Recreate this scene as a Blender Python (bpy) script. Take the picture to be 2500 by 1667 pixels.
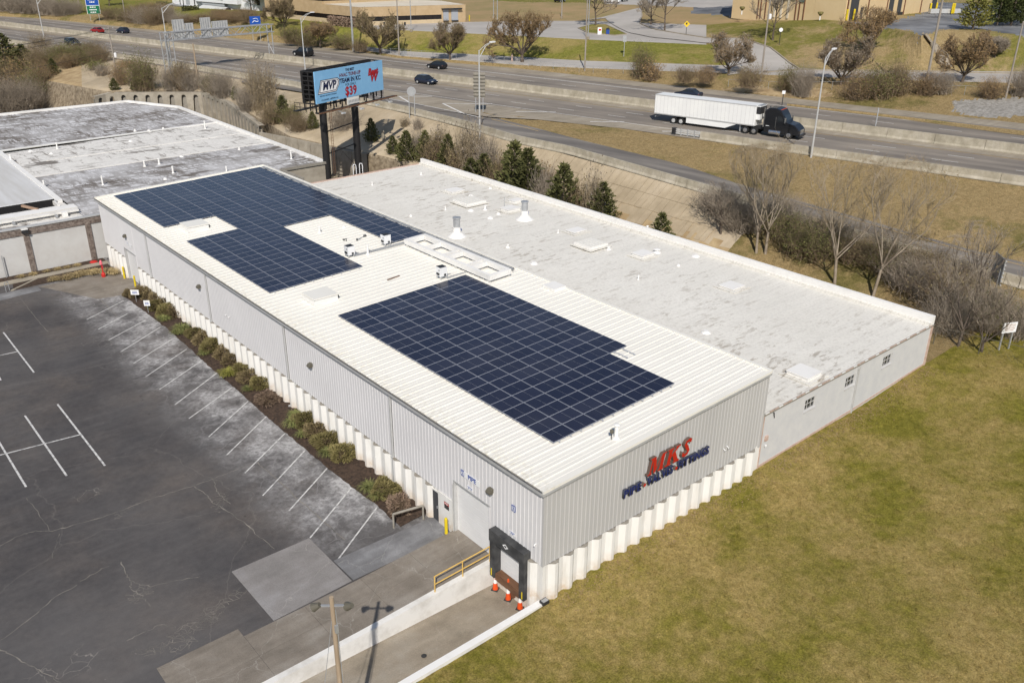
import bpy, math, random
import numpy as np
from mathutils import Vector, Matrix, Euler

# ------------------------------------------------------------------ clear
for o in list(bpy.data.objects):
    bpy.data.objects.remove(o)
scene = bpy.context.scene
COL = scene.collection
R = math.radians

# ------------------------------------------------------------------ camera
CAM = (-24.244, -25.989, 30.807)
YAW, PITCH, ROLL = 0.7053, -0.4278, 0.0072
cam_d = bpy.data.cameras.new('camera')
cam_o = bpy.data.objects.new('camera', cam_d)
COL.objects.link(cam_o)
_f = Vector((math.cos(PITCH)*math.sin(YAW), math.cos(PITCH)*math.cos(YAW), math.sin(PITCH)))
_r = Vector((math.cos(YAW), -math.sin(YAW), 0.0))
_u = _r.cross(_f)
_c, _s = math.cos(ROLL), math.sin(ROLL)
_r2 = _r*_c + _u*_s
_u2 = -_r*_s + _u*_c
m = Matrix((( _r2.x, _u2.x, -_f.x, CAM[0]), (_r2.y, _u2.y, -_f.y, CAM[1]), (_r2.z, _u2.z, -_f.z, CAM[2]), (0, 0, 0, 1)))
cam_o.matrix_world = m
cam_d.sensor_fit = 'HORIZONTAL'
cam_d.sensor_width = 36.0
cam_d.lens = 36.0*2152.26/2500.0
cam_d.clip_start = 0.5
cam_d.clip_end = 4000
scene.camera = cam_o

# ------------------------------------------------------------------ sky and sun
SUN_AZ, SUN_EL = R(40.3), R(41.8)      # direction the light travels (from +Y towards +X), height
world = bpy.data.worlds.new('World')
scene.world = world
world.use_nodes = True
wn = world.node_tree.nodes
sky = wn.new('ShaderNodeTexSky')
sky.sky_type = 'NISHITA'
sky.sun_disc = False
sky.sun_elevation = SUN_EL
sky.sun_rotation = SUN_AZ + math.pi
sky.altitude = 300
bg = wn['Background']
bg.inputs['Strength'].default_value = 0.085
world.node_tree.links.new(sky.outputs[0], bg.inputs[0])
sun_d = bpy.data.lights.new('sun', 'SUN')
sun_d.energy = 4.3
sun_d.angle = R(0.55)
sun_d.color = (1.0, 0.945, 0.87)
sun_o = bpy.data.objects.new('sun', sun_d)
COL.objects.link(sun_o)
sun_o.location = (-60, -70, 120)
_l = Vector((math.sin(SUN_AZ)*math.cos(SUN_EL), math.cos(SUN_AZ)*math.cos(SUN_EL), -math.sin(SUN_EL)))
sun_o.rotation_euler = _l.to_track_quat('-Z', 'Y').to_euler()

scene.render.engine = 'CYCLES'
scene.cycles.max_bounces = 4
scene.cycles.diffuse_bounces = 2
scene.cycles.glossy_bounces = 2
scene.cycles.use_light_tree = False
scene.view_settings.view_transform = 'Standard'
scene.view_settings.look = 'None'
scene.view_settings.gamma = 1.0
scene.view_settings.exposure = 0.0
scene.view_settings.use_curve_mapping = False

# ------------------------------------------------------------------ materials
MATS = {}
def mat(name, col, rough=0.7, var=None, scale=1.0, bump=0.0, bscale=None, metal=0.0, detail=6.0, lo=0.35, hi=0.65, stretch=None, spec=0.35):
    """Principled material; var = second colour mixed in by noise in world space."""
    if name in MATS: return MATS[name]
    m = bpy.data.materials.new(name); m.use_nodes = True
    nt = m.node_tree; N = nt.nodes; Lk = nt.links
    b = N['Principled BSDF']
    b.inputs['Roughness'].default_value = rough
    b.inputs['Metallic'].default_value = metal
    b.inputs['Specular IOR Level'].default_value = spec
    b.inputs['Base Color'].default_value = (*col, 1)
    if var is not None or bump:
        g = N.new('ShaderNodeNewGeometry')
        vec = g.outputs['Position']
        if stretch:
            mp = N.new('ShaderNodeMapping'); mp.inputs['Scale'].default_value = stretch
            Lk.new(vec, mp.inputs[0]); vec = mp.outputs[0]
    if var is not None:
        n = N.new('ShaderNodeTexNoise'); n.inputs['Scale'].default_value = scale; n.inputs['Detail'].default_value = min(detail, 4)
        n.inputs['Roughness'].default_value = 0.65
        Lk.new(vec, n.inputs['Vector'])
        r = N.new('ShaderNodeValToRGB'); r.color_ramp.elements[0].position = lo; r.color_ramp.elements[1].position = hi
        r.color_ramp.elements[0].color = (*col, 1); r.color_ramp.elements[1].color = (*var, 1)
        Lk.new(n.outputs['Fac'], r.inputs[0]); Lk.new(r.outputs[0], b.inputs['Base Color'])
    if bump:
        n2 = N.new('ShaderNodeTexNoise'); n2.inputs['Scale'].default_value = bscale or scale*6; n2.inputs['Detail'].default_value = 5
        Lk.new(vec, n2.inputs['Vector'])
        bp = N.new('ShaderNodeBump'); bp.inputs['Strength'].default_value = bump; bp.inputs['Distance'].default_value = 0.05
        Lk.new(n2.outputs['Fac'], bp.inputs['Height']); Lk.new(bp.outputs[0], b.inputs['Normal'])
    MATS[name] = m
    return m

class NT:
    """small helper to write node graphs"""
    def __init__(s, name, rough=0.8, spec=0.3):
        s.m = bpy.data.materials.new(name); s.m.use_nodes = True
        s.t = s.m.node_tree; s.N = s.t.nodes; s.b = s.N['Principled BSDF']
        s.b.inputs['Roughness'].default_value = rough; s.b.inputs['Specular IOR Level'].default_value = spec
        s.pos = s.N.new('ShaderNodeNewGeometry').outputs['Position']
        MATS[name] = s.m
    def lk(s, a, b): s.t.links.new(a, b)
    def mapv(s, scale=(1,1,1), rot=(0,0,0), loc=(0,0,0), src=None):
        n = s.N.new('ShaderNodeMapping'); n.inputs['Scale'].default_value = scale; n.inputs['Rotation'].default_value = rot; n.inputs['Location'].default_value = loc
        s.lk(src or s.pos, n.inputs[0]); return n.outputs[0]
    def noise(s, scale, detail=6, rough=0.6, vec=None, dist=0.0):
        n = s.N.new('ShaderNodeTexNoise'); n.inputs['Scale'].default_value = scale; n.inputs['Detail'].default_value = min(detail, 5)
        n.inputs['Roughness'].default_value = rough; n.inputs['Distortion'].default_value = dist
        s.lk(vec or s.pos, n.inputs['Vector']); return n.outputs['Fac']
    def voro(s, scale, feature='DISTANCE_TO_EDGE', vec=None):
        n = s.N.new('ShaderNodeTexVoronoi'); n.feature = feature; n.inputs['Scale'].default_value = scale
        s.lk(vec or s.pos, n.inputs['Vector']); return n.outputs['Distance']
    def ramp(s, v, stops):
        r = s.N.new('ShaderNodeValToRGB'); e = r.color_ramp.elements
        while len(e) < len(stops): e.new(0.5)
        for i, (p, c) in enumerate(stops):
            e[i].position = p; e[i].color = (c, c, c, 1) if not hasattr(c, '__len__') else (*c, 1)
        s.lk(v, r.inputs[0]); return r.outputs[0]
    def math(s, op, a, b=None, clamp=False):
        n = s.N.new('ShaderNodeMath'); n.operation = op; n.use_clamp = clamp
        for i, v in enumerate((a, b)):
            if v is None: continue
            if isinstance(v, (int, float)): n.inputs[i].default_value = v
            else: s.lk(v, n.inputs[i])
        return n.outputs[0]
    def mix(s, f, a, b, mode='MIX'):
        n = s.N.new('ShaderNodeMix'); n.data_type = 'RGBA'; n.blend_type = mode
        if isinstance(f, (int, float)): n.inputs[0].default_value = f
        else: s.lk(f, n.inputs[0])
        for i, v in ((6, a), (7, b)):
            if isinstance(v, tuple): n.inputs[i].default_value = (*v, 1)
            else: s.lk(v, n.inputs[i])
        return n.outputs[2]
    def sep(s):
        n = s.N.new('ShaderNodeSeparateXYZ'); s.lk(s.pos, n.inputs[0]); return n.outputs
    def sm(s, v, a, b):
        n = s.N.new('ShaderNodeMapRange'); n.interpolation_type = 'SMOOTHSTEP'
        n.inputs['From Min'].default_value = a; n.inputs['From Max'].default_value = b
        s.lk(v, n.inputs['Value']); return n.outputs[0]
    def warp(s, amt, scale):
        n = s.N.new('ShaderNodeTexNoise'); n.inputs['Scale'].default_value = scale; n.inputs['Detail'].default_value = 4; s.lk(s.pos, n.inputs['Vector'])
        v = s.N.new('ShaderNodeVectorMath'); v.operation = 'MULTIPLY_ADD'; s.lk(n.outputs['Color'], v.inputs[0])
        v.inputs[1].default_value = (amt, amt, amt); s.lk(s.pos, v.inputs[2]); return v.outputs[0]
    def bump(s, h, st=0.3, d=0.03):
        n = s.N.new('ShaderNodeBump'); n.inputs['Strength'].default_value = st; n.inputs['Distance'].default_value = d
        s.lk(h, n.inputs['Height']); s.lk(n.outputs[0], s.b.inputs['Normal'])
    def out(s, c):
        s.lk(c, s.b.inputs['Base Color']); return s.m

# ---- asphalt of the parking lot: sealed dark, dusty patches, salt stains by the bed, cracks
a = NT('asphalt_lot', 0.85, 0.25)
x, y, z = a.sep()
base = a.ramp(a.noise(0.16, 8, 0.62), [(0.30, (0.056, 0.054, 0.057)), (0.50, (0.078, 0.072, 0.071)), (0.70, (0.118, 0.102, 0.092))])
fine = a.mix(1.0, a.ramp(a.noise(26, 4, 0.8), [(0.3, (0.62, 0.62, 0.62)), (0.7, (1.38, 1.38, 1.38))]), a.ramp(a.noise(2.4, 5, 0.75), [(0.3, (0.80, 0.80, 0.80)), (0.7, (1.20, 1.19, 1.17))]), 'MULTIPLY')
c = a.mix(1.0, base, fine, 'MULTIPLY')
streak = a.ramp(a.noise(1.0, 7, 0.6, a.mapv((0.12, 1.1, 1), (0, 0, R(32)))), [(0.5, 0.0), (0.78, 0.35)])
worn = a.ramp(a.noise(0.075, 5, 0.62, a.mapv((1, 0.7, 1), loc=(5, 2, 0))), [(0.42, 0.0), (0.70, 0.55)])
c = a.mix(worn, c, (0.155, 0.148, 0.145))
c = a.mix(streak, c, (0.15, 0.14, 0.135))
spot = a.math('MULTIPLY', a.ramp(a.noise(0.9, 4, 0.6, a.mapv(loc=(2, 5, 0))), [(0.64, 0.0), (0.70, 0.75)]), a.sm(x, -12, -7))
c = a.mix(spot, c, (0.030, 0.028, 0.027))
spk = a.ramp(a.noise(5.5, 3, 0.6, a.mapv(loc=(9, 1, 0))), [(0.735, 0.0), (0.76, 0.8)])
c = a.mix(spk, c, (0.30, 0.28, 0.26))
# pale salt and sand washed out along the planting bed
band = a.math('MULTIPLY', a.sm(x, -8.5, -4.6), a.sm(y, 8.5, 12.0))
st = a.math('MULTIPLY', a.ramp(a.noise(0.42, 5, 0.70, a.warp(0.9, 0.5)), [(0.40, 0.10), (0.52, 0.55), (0.62, 1.0)]), a.ramp(a.noise(3.2, 5, 0.75), [(0.36, 0.25), (0.62, 1.0)]))
rings = a.ramp(a.voro(0.33, vec=a.warp(2.0, 0.6)), [(0.0, 0.8), (0.008, 0.55), (0.022, 0.0)])
edge = a.math('MULTIPLY', a.sm(x, -3.6, -2.1), 0.55)
msk = a.math('ADD', a.math('MULTIPLY', band, a.math('MAXIMUM', st, a.math('MULTIPLY', rings, 0.5))), a.math('MULTIPLY', edge, st), True)
c = a.mix(msk, c, (0.42, 0.41, 0.405))
# alligator cracking near the driveway slab and single long cracks
crk = a.ramp(a.voro(1.15, vec=a.warp(1.0, 1.3)), [(0.0, 1.0), (0.010, 0.75), (0.024, 0.0)])
zone = a.ramp(a.noise(0.14, 2, 0.5, a.mapv((1, 1, 1), (0, 0, 0), (3.4, 1.2, 0))), [(0.66, 0.0), (0.70, 0.5)])
c = a.mix(a.math('MULTIPLY', crk, zone), c, (0.36, 0.33, 0.29))
lng = a.ramp(a.voro(0.085, vec=a.warp(1.6, 0.5)), [(0.0, 0.8), (0.0018, 0.5), (0.0040, 0.0)])
c = a.mix(a.math('MULTIPLY', lng, 0.2), c, (0.30, 0.27, 0.24))
a.bump(a.noise(30, 4), 0.35, 0.02)
a.out(c)

# ---- weathered concrete of the drive strips
def concrete(name, c1, c2, c3, sc=0.5, ang=0.0, crack=0.5, amp=1.0):
    k = NT(name, 0.85, 0.25)
    base = k.ramp(k.noise(sc, 9, 0.65), [(0.28, c1), (0.5, c2), (0.74, c3)])
    stk = k.ramp(k.noise(1.0, 7, 0.62, k.mapv((0.16, 1.5, 1), (0, 0, ang))), [(0.42, (1-0.28*amp, 1-0.30*amp, 1-0.32*amp)), (0.66, (1.0+0.1*amp, 1.0+0.1*amp, 1.0+0.1*amp))])
    c = k.mix(1.0, base, stk, 'MULTIPLY')
    c = k.mix(1.0, c, k.ramp(k.noise(18, 4, 0.7), [(0.3, (0.85, 0.85, 0.85)), (0.7, (1.15, 1.15, 1.15))]), 'MULTIPLY')
    ck = k.ramp(k.voro(0.26, vec=k.warp(1.6, 0.8)), [(0.0, 0.9), (0.0018, 0.5), (0.0045, 0.0)])
    c = k.mix(k.math('MULTIPLY', ck, crack), c, (0.44, 0.42, 0.38))
    k.bump(k.noise(25, 4), 0.25, 0.02)
    return k.out(c)
concrete('concrete_drive', (0.165, 0.145, 0.12), (0.235, 0.205, 0.17), (0.30, 0.275, 0.24), 0.42, amp=0.45)
concrete('concrete_patch', (0.19, 0.18, 0.17), (0.25, 0.235, 0.225), (0.31, 0.30, 0.30), 0.38, amp=0.3)
concrete('concrete_dark', (0.13, 0.128, 0.13), (0.20, 0.20, 0.205), (0.31, 0.31, 0.315), 0.45, amp=0.45)
concrete('concrete_dock', (0.22, 0.19, 0.145), (0.31, 0.265, 0.205), (0.36, 0.325, 0.27), 0.45, crack=0.3, amp=0.4)
concrete('concrete_slope', (0.33, 0.265, 0.175), (0.43, 0.35, 0.24), (0.50, 0.42, 0.31), 0.16, crack=0.25, amp=0.3)
concrete('concrete_wall', (0.29, 0.26, 0.205), (0.38, 0.34, 0.275), (0.45, 0.41, 0.335), 0.5, crack=0.2, amp=0.5)
concrete('concrete_barrier', (0.30, 0.27, 0.205), (0.41, 0.37, 0.29), (0.48, 0.44, 0.365), 0.6, crack=0.1, amp=0.5)
concrete('concrete_shoulder', (0.27, 0.235, 0.18), (0.34, 0.295, 0.23), (0.40, 0.355, 0.29), 0.25, crack=0.2, amp=0.5)

# ---- highway asphalt: worn wheel tracks along the traffic direction
HD = (0.213, -0.977)                       # direction of the highway (to the right of the picture)
k = NT('highway_asphalt', 0.85, 0.25)
hv = k.mapv((1, 1, 1), (0, 0, R(90) + math.atan2(-0.977, 0.213)*-1 - R(90)))
lane = k.ramp(k.noise(1.0, 6, 0.55, k.mapv((0.02, 0.42, 1), src=hv)), [(0.33, (0.175, 0.155, 0.133)), (0.52, (0.235, 0.206, 0.175)), (0.70, (0.305, 0.268, 0.222))])
pat = k.ramp(k.noise(0.12, 7, 0.6), [(0.3, (0.82, 0.82, 0.83)), (0.7, (1.15, 1.14, 1.12))])
c = k.mix(1.0, lane, pat, 'MULTIPLY')
k.out(c)
k = NT('ramp_asphalt', 0.85, 0.25)
hv = k.mapv((1, 1, 1), (0, 0, R(66)))
lane = k.ramp(k.noise(1.0, 6, 0.55, k.mapv((0.03, 0.5, 1), src=hv)), [(0.33, (0.14, 0.128, 0.118)), (0.52, (0.195, 0.178, 0.160)), (0.70, (0.26, 0.236, 0.208))])
c = k.mix(1.0, lane, k.ramp(k.noise(0.15, 7, 0.6), [(0.3, (0.85, 0.85, 0.85)), (0.7, (1.15, 1.14, 1.12))]), 'MULTIPLY')
k.out(c)
mat('far_asphalt', (0.36, 0.335, 0.305), 0.9, (0.44, 0.41, 0.375), 0.10, detail=8)
mat('far_asphalt_dark', (0.09, 0.095, 0.105), 0.85, (0.24, 0.245, 0.255), 0.12, detail=8)
mat('road_paint', (0.72, 0.70, 0.66), 0.7, (0.42, 0.40, 0.37), 1.5, lo=0.5, hi=0.8)
mat('road_yellow', (0.55, 0.36, 0.12), 0.7, (0.40, 0.29, 0.14), 1.0)
mat('lot_paint', (0.62, 0.61, 0.59), 0.7, (0.22, 0.215, 0.21), 3.5, lo=0.46, hi=0.72)

# ---- grass and soils
def grass(name, g1, g2, t1, t2, big=0.12, mid=1.2, bias=0.0, edge=(0.40, 0.56)):
    k = NT(name, 0.95, 0.1)
    green = k.ramp(k.noise(mid*1.7, 6, 0.65), [(0.3, g1), (0.7, g2)])
    tan = k.ramp(k.noise(mid*2.3, 6, 0.65, k.mapv(loc=(7, 3, 1))), [(0.3, t1), (0.7, t2)])
    f1 = k.noise(big, 4, 0.55); f2 = k.noise(mid, 6, 0.7)
    f = k.math('ADD', k.math('MULTIPLY', f1, 1.15), k.math('MULTIPLY', f2, 0.55))
    f = k.math('SUBTRACT', f, 0.35 + bias)
    c = k.mix(k.ramp(f, [(edge[0], 0.0), (edge[1], 1.0)]), green, tan)
    c = k.mix(1.0, c, k.ramp(k.noise(11, 4, 0.8), [(0.28, (0.42, 0.42, 0.40)), (0.72, (1.50, 1.50, 1.48))]), 'MULTIPLY')
    c = k.mix(1.0, c, k.ramp(k.noise(3.1, 4, 0.7, k.mapv(loc=(4, 4, 4))), [(0.3, (0.80, 0.82, 0.78)), (0.7, (1.18, 1.17, 1.15))]), 'MULTIPLY')
    k.bump(k.noise(14, 5, 0.8), 0.8, 0.12)
    return k.out(c)
grass('lawn_grass', (0.150, 0.138, 0.022), (0.275, 0.238, 0.046), (0.300, 0.218, 0.074), (0.46, 0.345, 0.140), 0.16, 1.3, 0.02, (0.33, 0.64))
grass('bank_grass', (0.14, 0.145, 0.028), (0.25, 0.235, 0.055), (0.27, 0.215, 0.075), (0.34, 0.27, 0.11), 0.05, 0.6, 0.10)
grass('verge_grass', (0.13, 0.115, 0.04), (0.22, 0.18, 0.07), (0.26, 0.185, 0.09), (0.37, 0.275, 0.145), 0.09, 0.8, -0.10)
grass('hill_grass', (0.14, 0.14, 0.035), (0.24, 0.21, 0.06), (0.30, 0.22, 0.11), (0.40, 0.30, 0.165), 0.045, 0.5, 0.03)
mat('leaf_litter', (0.15, 0.115, 0.075), 0.95, (0.33, 0.27, 0.19), 1.6, bump=0.8, bscale=9, detail=9)
mat('dirt_bank', (0.30, 0.21, 0.11), 0.95, (0.46, 0.35, 0.20), 0.5, bump=0.5, bscale=4)
mat('gravel_grey', (0.21, 0.195, 0.17), 0.95, (0.36, 0.34, 0.31), 1.5, bump=0.9, bscale=6)
mat('mulch', (0.030, 0.020, 0.014), 0.95, (0.085, 0.055, 0.038), 5.0, bump=0.9, bscale=18)
mat('brown_field', (0.34, 0.235, 0.12), 0.95, (0.25, 0.20, 0.085), 0.12, bump=0.4, bscale=2)
mat('ground_base', (0.20, 0.17, 0.09), 0.95, (0.27, 0.22, 0.13), 0.1)

# ---- building skins
k = NT('roof_metal', 0.45, 0.4)
c = k.mix(k.ramp(k.noise(0.35, 6, 0.6), [(0.45, 0.0), (0.8, 0.35)]), (0.79, 0.765, 0.70), (0.68, 0.655, 0.59))
xx, yy, zz = k.sep()
dirt = k.math('MULTIPLY', k.math('SUBTRACT', 1.0, k.sm(xx, -0.1, 1.6)), k.ramp(k.noise(3.5, 6, 0.7), [(0.45, 0.0), (0.7, 0.5)]))
c = k.mix(dirt, c, (0.50, 0.44, 0.30))
k.out(c)
k = NT('roof_membrane', 0.8, 0.25)
base = k.ramp(k.noise(0.10, 6, 0.6), [(0.3, (0.78, 0.755, 0.695)), (0.7, (0.70, 0.675, 0.615))])
v = k.mapv((0.9, 2.6, 1))
sp = k.ramp(k.noise(0.75, 8, 0.72, v), [(0.545, 0.0), (0.585, 0.45), (0.66, 0.9)])
gate = k.ramp(k.noise(0.09, 4, 0.6, k.mapv(loc=(11, 5, 0))), [(0.38, 0.15), (0.62, 1.0)])
c = k.mix(k.math('MULTIPLY', sp, gate), base, (0.30, 0.255, 0.20))
xx, yy, zz = k.sep(); lap = k.math('MULTIPLY', k.math('LESS_THAN', k.math('MODULO', yy, 1.9), 0.06), 0.22)
seam = k.math('MAXIMUM', lap, k.ramp(k.noise(1.0, 5, 0.6, k.mapv((0.08, 3.2, 1))), [(0.48, 0.0), (0.7, 0.22)]))
c = k.mix(seam, c, (0.47, 0.455, 0.42))
c = k.mix(k.ramp(k.noise(5, 5, 0.7), [(0.46, 0.0), (0.74, 0.55)]), c, (0.47, 0.445, 0.40))
k.bump(k.noise(3, 4), 0.12, 0.03)
k.out(c)
def old_roof(name, clean, dark, amt, sc):
    k = NT(name, 0.85, 0.25)
    w_ = k.warp(0.8, 0.35)
    v1 = k.mapv((0.28, 1.9, 1), src=w_); v2 = k.mapv((1.7, 0.30, 1), src=w_)
    n = k.math('MAXIMUM', k.noise(sc*1.6, 8, 0.74, v1), k.noise(sc*1.5, 8, 0.74, v2))
    f = k.ramp(n, [(amt-0.02, 0.0), (amt+0.02, 0.65), (amt+0.10, 1.0)])
    big = k.ramp(k.noise(0.10, 4, 0.6), [(0.35, 0.35), (0.60, 1.0)])
    blot = k.ramp(k.noise(0.14, 6, 0.66, k.mapv((0.8, 1.7, 1), loc=(3, 9, 0))), [(0.585, 0.0), (0.64, 0.85)])
    c = k.mix(k.math('MULTIPLY', f, big), clean, dark)
    c = k.mix(blot, c, (0.115, 0.095, 0.078))
    c = k.mix(1.0, c, k.ramp(k.noise(3.0, 6, 0.7), [(0.3, (0.86, 0.86, 0.86)), (0.7, (1.12, 1.12, 1.12))]), 'MULTIPLY')
    return k.out(c)
old_roof('old_roof_grey', (0.62, 0.615, 0.62), (0.16, 0.14, 0.122), 0.485, 0.55)
old_roof('old_roof_cream', (0.70, 0.68, 0.64), (0.18, 0.152, 0.128), 0.575, 0.5)
mat('old_roof_white', (0.62, 0.62, 0.62), 0.8, (0.52, 0.51, 0.49), 0.5, stretch=(2.0, 0.15, 1))
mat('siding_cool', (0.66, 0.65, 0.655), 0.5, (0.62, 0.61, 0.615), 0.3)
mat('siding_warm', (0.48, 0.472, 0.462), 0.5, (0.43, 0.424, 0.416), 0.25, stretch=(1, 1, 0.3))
mat('white_paint', (0.80, 0.785, 0.755), 0.65, (0.70, 0.68, 0.64), 0.8, lo=0.5, hi=0.85)
k = NT('white_concrete', 0.75, 0.25)
xx, yy, zz = k.sep()
c = k.ramp(k.noise(1.1, 6, 0.70, k.mapv((1, 1, 0.22))), [(0.32, (0.77, 0.755, 0.725)), (0.55, (0.71, 0.695, 0.66)), (0.75, (0.60, 0.575, 0.53))])
splash = k.math('MULTIPLY', k.math('SUBTRACT', 1.0, k.sm(zz, 0.05, 1.1)), k.ramp(k.noise(2.2, 6, 0.7), [(0.36, 0.10), (0.64, 0.85)]))
c = k.mix(splash, c, (0.55, 0.43, 0.31))
k.out(c)
mat('stained_white', (0.74, 0.72, 0.68), 0.75, (0.50, 0.47, 0.42), 0.9, lo=0.45, hi=0.85)
mat('trim_grey', (0.42, 0.42, 0.42), 0.5, (0.36, 0.36, 0.35), 1.0)
mat('trim_dark', (0.10, 0.10, 0.10), 0.6)
mat('ledge_concrete', (0.24, 0.215, 0.18), 0.9, (0.30, 0.28, 0.24), 3)
mat('block_paint', (0.54, 0.54, 0.545), 0.8, (0.60, 0.595, 0.585), 1.2, bump=0.25, bscale=7)
mat('pebble_brown', (0.10, 0.075, 0.062), 0.9, (0.27, 0.225, 0.195), 4.0, bump=0.7, bscale=14, detail=9)
mat('panel_white', (0.55, 0.545, 0.53), 0.8, (0.49, 0.475, 0.455), 0.7)
mat('brick_pink', (0.44, 0.30, 0.24), 0.85, (0.56, 0.43, 0.36), 3)
mat('galv', (0.42, 0.43, 0.44), 0.45, (0.52, 0.53, 0.54), 2, metal=0.5)
mat('galv_pale', (0.52, 0.52, 0.51), 0.5, (0.60, 0.60, 0.59), 2, metal=0.3)
mat('alu', (0.62, 0.63, 0.66), 0.4, metal=0.4)
mat('black_steel', (0.018, 0.017, 0.017), 0.6)
mat('rubber', (0.028, 0.028, 0.029), 0.75, (0.055, 0.054, 0.052), 3)
mat('seal_black', (0.030, 0.031, 0.033), 0.75, (0.075, 0.075, 0.076), 1.8, detail=8)
mat('wood_brown', (0.115, 0.055, 0.03), 0.8, (0.19, 0.10, 0.055), 2.5, stretch=(1, 0.2, 1))
mat('wood_pale', (0.46, 0.32, 0.23), 0.8, (0.38, 0.25, 0.17), 3)
mat('pole_wood', (0.30, 0.225, 0.15), 0.9, (0.40, 0.31, 0.215), 2, stretch=(3, 3, 0.3))
mat('pole_grey', (0.25, 0.22, 0.185), 0.9, (0.34, 0.30, 0.26), 2, stretch=(3, 3, 0.3))
mat('door_dark', (0.055, 0.057, 0.062), 0.5)
mat('door_white', (0.74, 0.735, 0.73), 0.5, (0.68, 0.675, 0.67), 0.6)
mat('safety_yellow', (0.72, 0.55, 0.015), 0.5, (0.60, 0.45, 0.02), 2)
mat('rail_yellow', (0.66, 0.44, 0.13), 0.6, (0.58, 0.37, 0.10), 3)
mat('red_paint', (0.50, 0.022, 0.018), 0.5)
mat('pink_tape', (0.75, 0.16, 0.20), 0.6)
mat('sign_red', (0.44, 0.018, 0.010), 0.4)
mat('sign_blue', (0.010, 0.020, 0.115), 0.4)
mat('sign_return', (0.12, 0.085, 0.07), 0.5)
mat('sign_return_blue', (0.05, 0.055, 0.075), 0.5)
mat('sign_white', (0.80, 0.80, 0.80), 0.5)
mat('plate_blue', (0.02, 0.065, 0.30), 0.5)
mat('orange', (0.70, 0.085, 0.015), 0.55)
mat('reflect_white', (0.80, 0.80, 0.78), 0.4)
mat('glass_dark', (0.018, 0.022, 0.026), 0.08, spec=0.8)
mat('glass_band', (0.012, 0.010, 0.010), 0.12, spec=0.6)
mat('lamp_bronze', (0.12, 0.11, 0.085), 0.5)
mat('plastic_dark', (0.03, 0.03, 0.032), 0.5)

# ---- solar cells: dark blue half-cut cells, thin busbar lines in panel space
k = NT('solar_cell', 0.22, 0.5)
oc = k.N.new('ShaderNodeTexCoord').outputs['Object']
br = k.N.new('ShaderNodeTexBrick'); br.offset = 0.0
br.inputs['Scale'].default_value = 1.0; br.inputs['Mortar Size'].default_value = 0.004; br.inputs['Mortar Smooth'].default_value = 0.0
br.inputs['Brick Width'].default_value = 0.079; br.inputs['Row Height'].default_value = 0.168
k.lk(oc, br.inputs['Vector'])
info = k.N.new('ShaderNodeObjectInfo').outputs['Random']
br.inputs['Color1'].default_value = (0.010, 0.012, 0.028, 1); br.inputs['Color2'].default_value = (0.013, 0.015, 0.034, 1)
br.inputs['Mortar'].default_value = (0.030, 0.034, 0.060, 1)
c = k.mix(k.math('MULTIPLY', k.math('POWER', info, 2.0), 1.0), br.outputs['Color'], (0.026, 0.029, 0.052))
c = k.mix(k.ramp(k.noise(0.25, 5, 0.6), [(0.4, 0.0), (0.75, 0.30)]), c, (0.06, 0.06, 0.075))
k.out(c)
mat('solar_frame', (0.38, 0.40, 0.46), 0.4, metal=0.3)

# ---- foliage
def leafmat(name, c1, c2, tr=0.15):
    k = NT(name, 0.75, 0.2)
    oi = k.N.new('ShaderNodeObjectInfo').outputs['Random']
    c = k.ramp(k.noise(2.2, 4, 0.7), [(0.3, c1), (0.7, c2)])
    hs = k.N.new('ShaderNodeHueSaturation'); k.lk(c, hs.inputs['Color'])
    hs.inputs['Saturation'].default_value = 0.95
    k.lk(k.math('ADD', k.math('MULTIPLY', oi, 0.5), 0.75), hs.inputs['Value'])
    return k.out(hs.outputs[0])
leafmat('cedar', (0.055, 0.064, 0.020), (0.150, 0.145, 0.048))
leafmat('pine', (0.055, 0.075, 0.020), (0.12, 0.135, 0.04))
leafmat('young_olive', (0.12, 0.12, 0.022), (0.22, 0.205, 0.05))
leafmat('cedar_brown', (0.10, 0.085, 0.04), (0.18, 0.15, 0.07))
leafmat('shrub_leaf', (0.12, 0.09, 0.04), (0.27, 0.21, 0.105))
leafmat('shrub_olive', (0.115, 0.10, 0.03), (0.25, 0.21, 0.085))
leafmat('shrub_red', (0.15, 0.10, 0.07), (0.28, 0.20, 0.14))
leafmat('lily', (0.11, 0.13, 0.035), (0.26, 0.26, 0.09))
leafmat('lily_yellow', (0.20, 0.20, 0.03), (0.40, 0.38, 0.08))
leafmat('straw', (0.30, 0.22, 0.10), (0.48, 0.37, 0.18))
leafmat('bud', (0.22, 0.135, 0.055), (0.34, 0.23, 0.10))
leafmat('bud_olive', (0.15, 0.12, 0.055), (0.25, 0.20, 0.09))
leafmat('bud_grey', (0.17, 0.14, 0.105), (0.26, 0.22, 0.17))
leafmat('brush_green', (0.095, 0.105, 0.025), (0.19, 0.185, 0.06))
mat('bark', (0.085, 0.065, 0.05), 0.95, (0.15, 0.12, 0.095), 3)
mat('bark_pale', (0.36, 0.305, 0.23), 0.9, (0.25, 0.20, 0.15), 2)
mat('twig_pale', (0.40, 0.325, 0.215), 0.9, (0.31, 0.24, 0.155), 2)
mat('twig_grey', (0.27, 0.225, 0.175), 0.9, (0.38, 0.32, 0.25), 2)
mat('twig_brown', (0.20, 0.145, 0.09), 0.9, (0.29, 0.215, 0.14), 2)

def M(n): return MATS[n]

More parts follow.
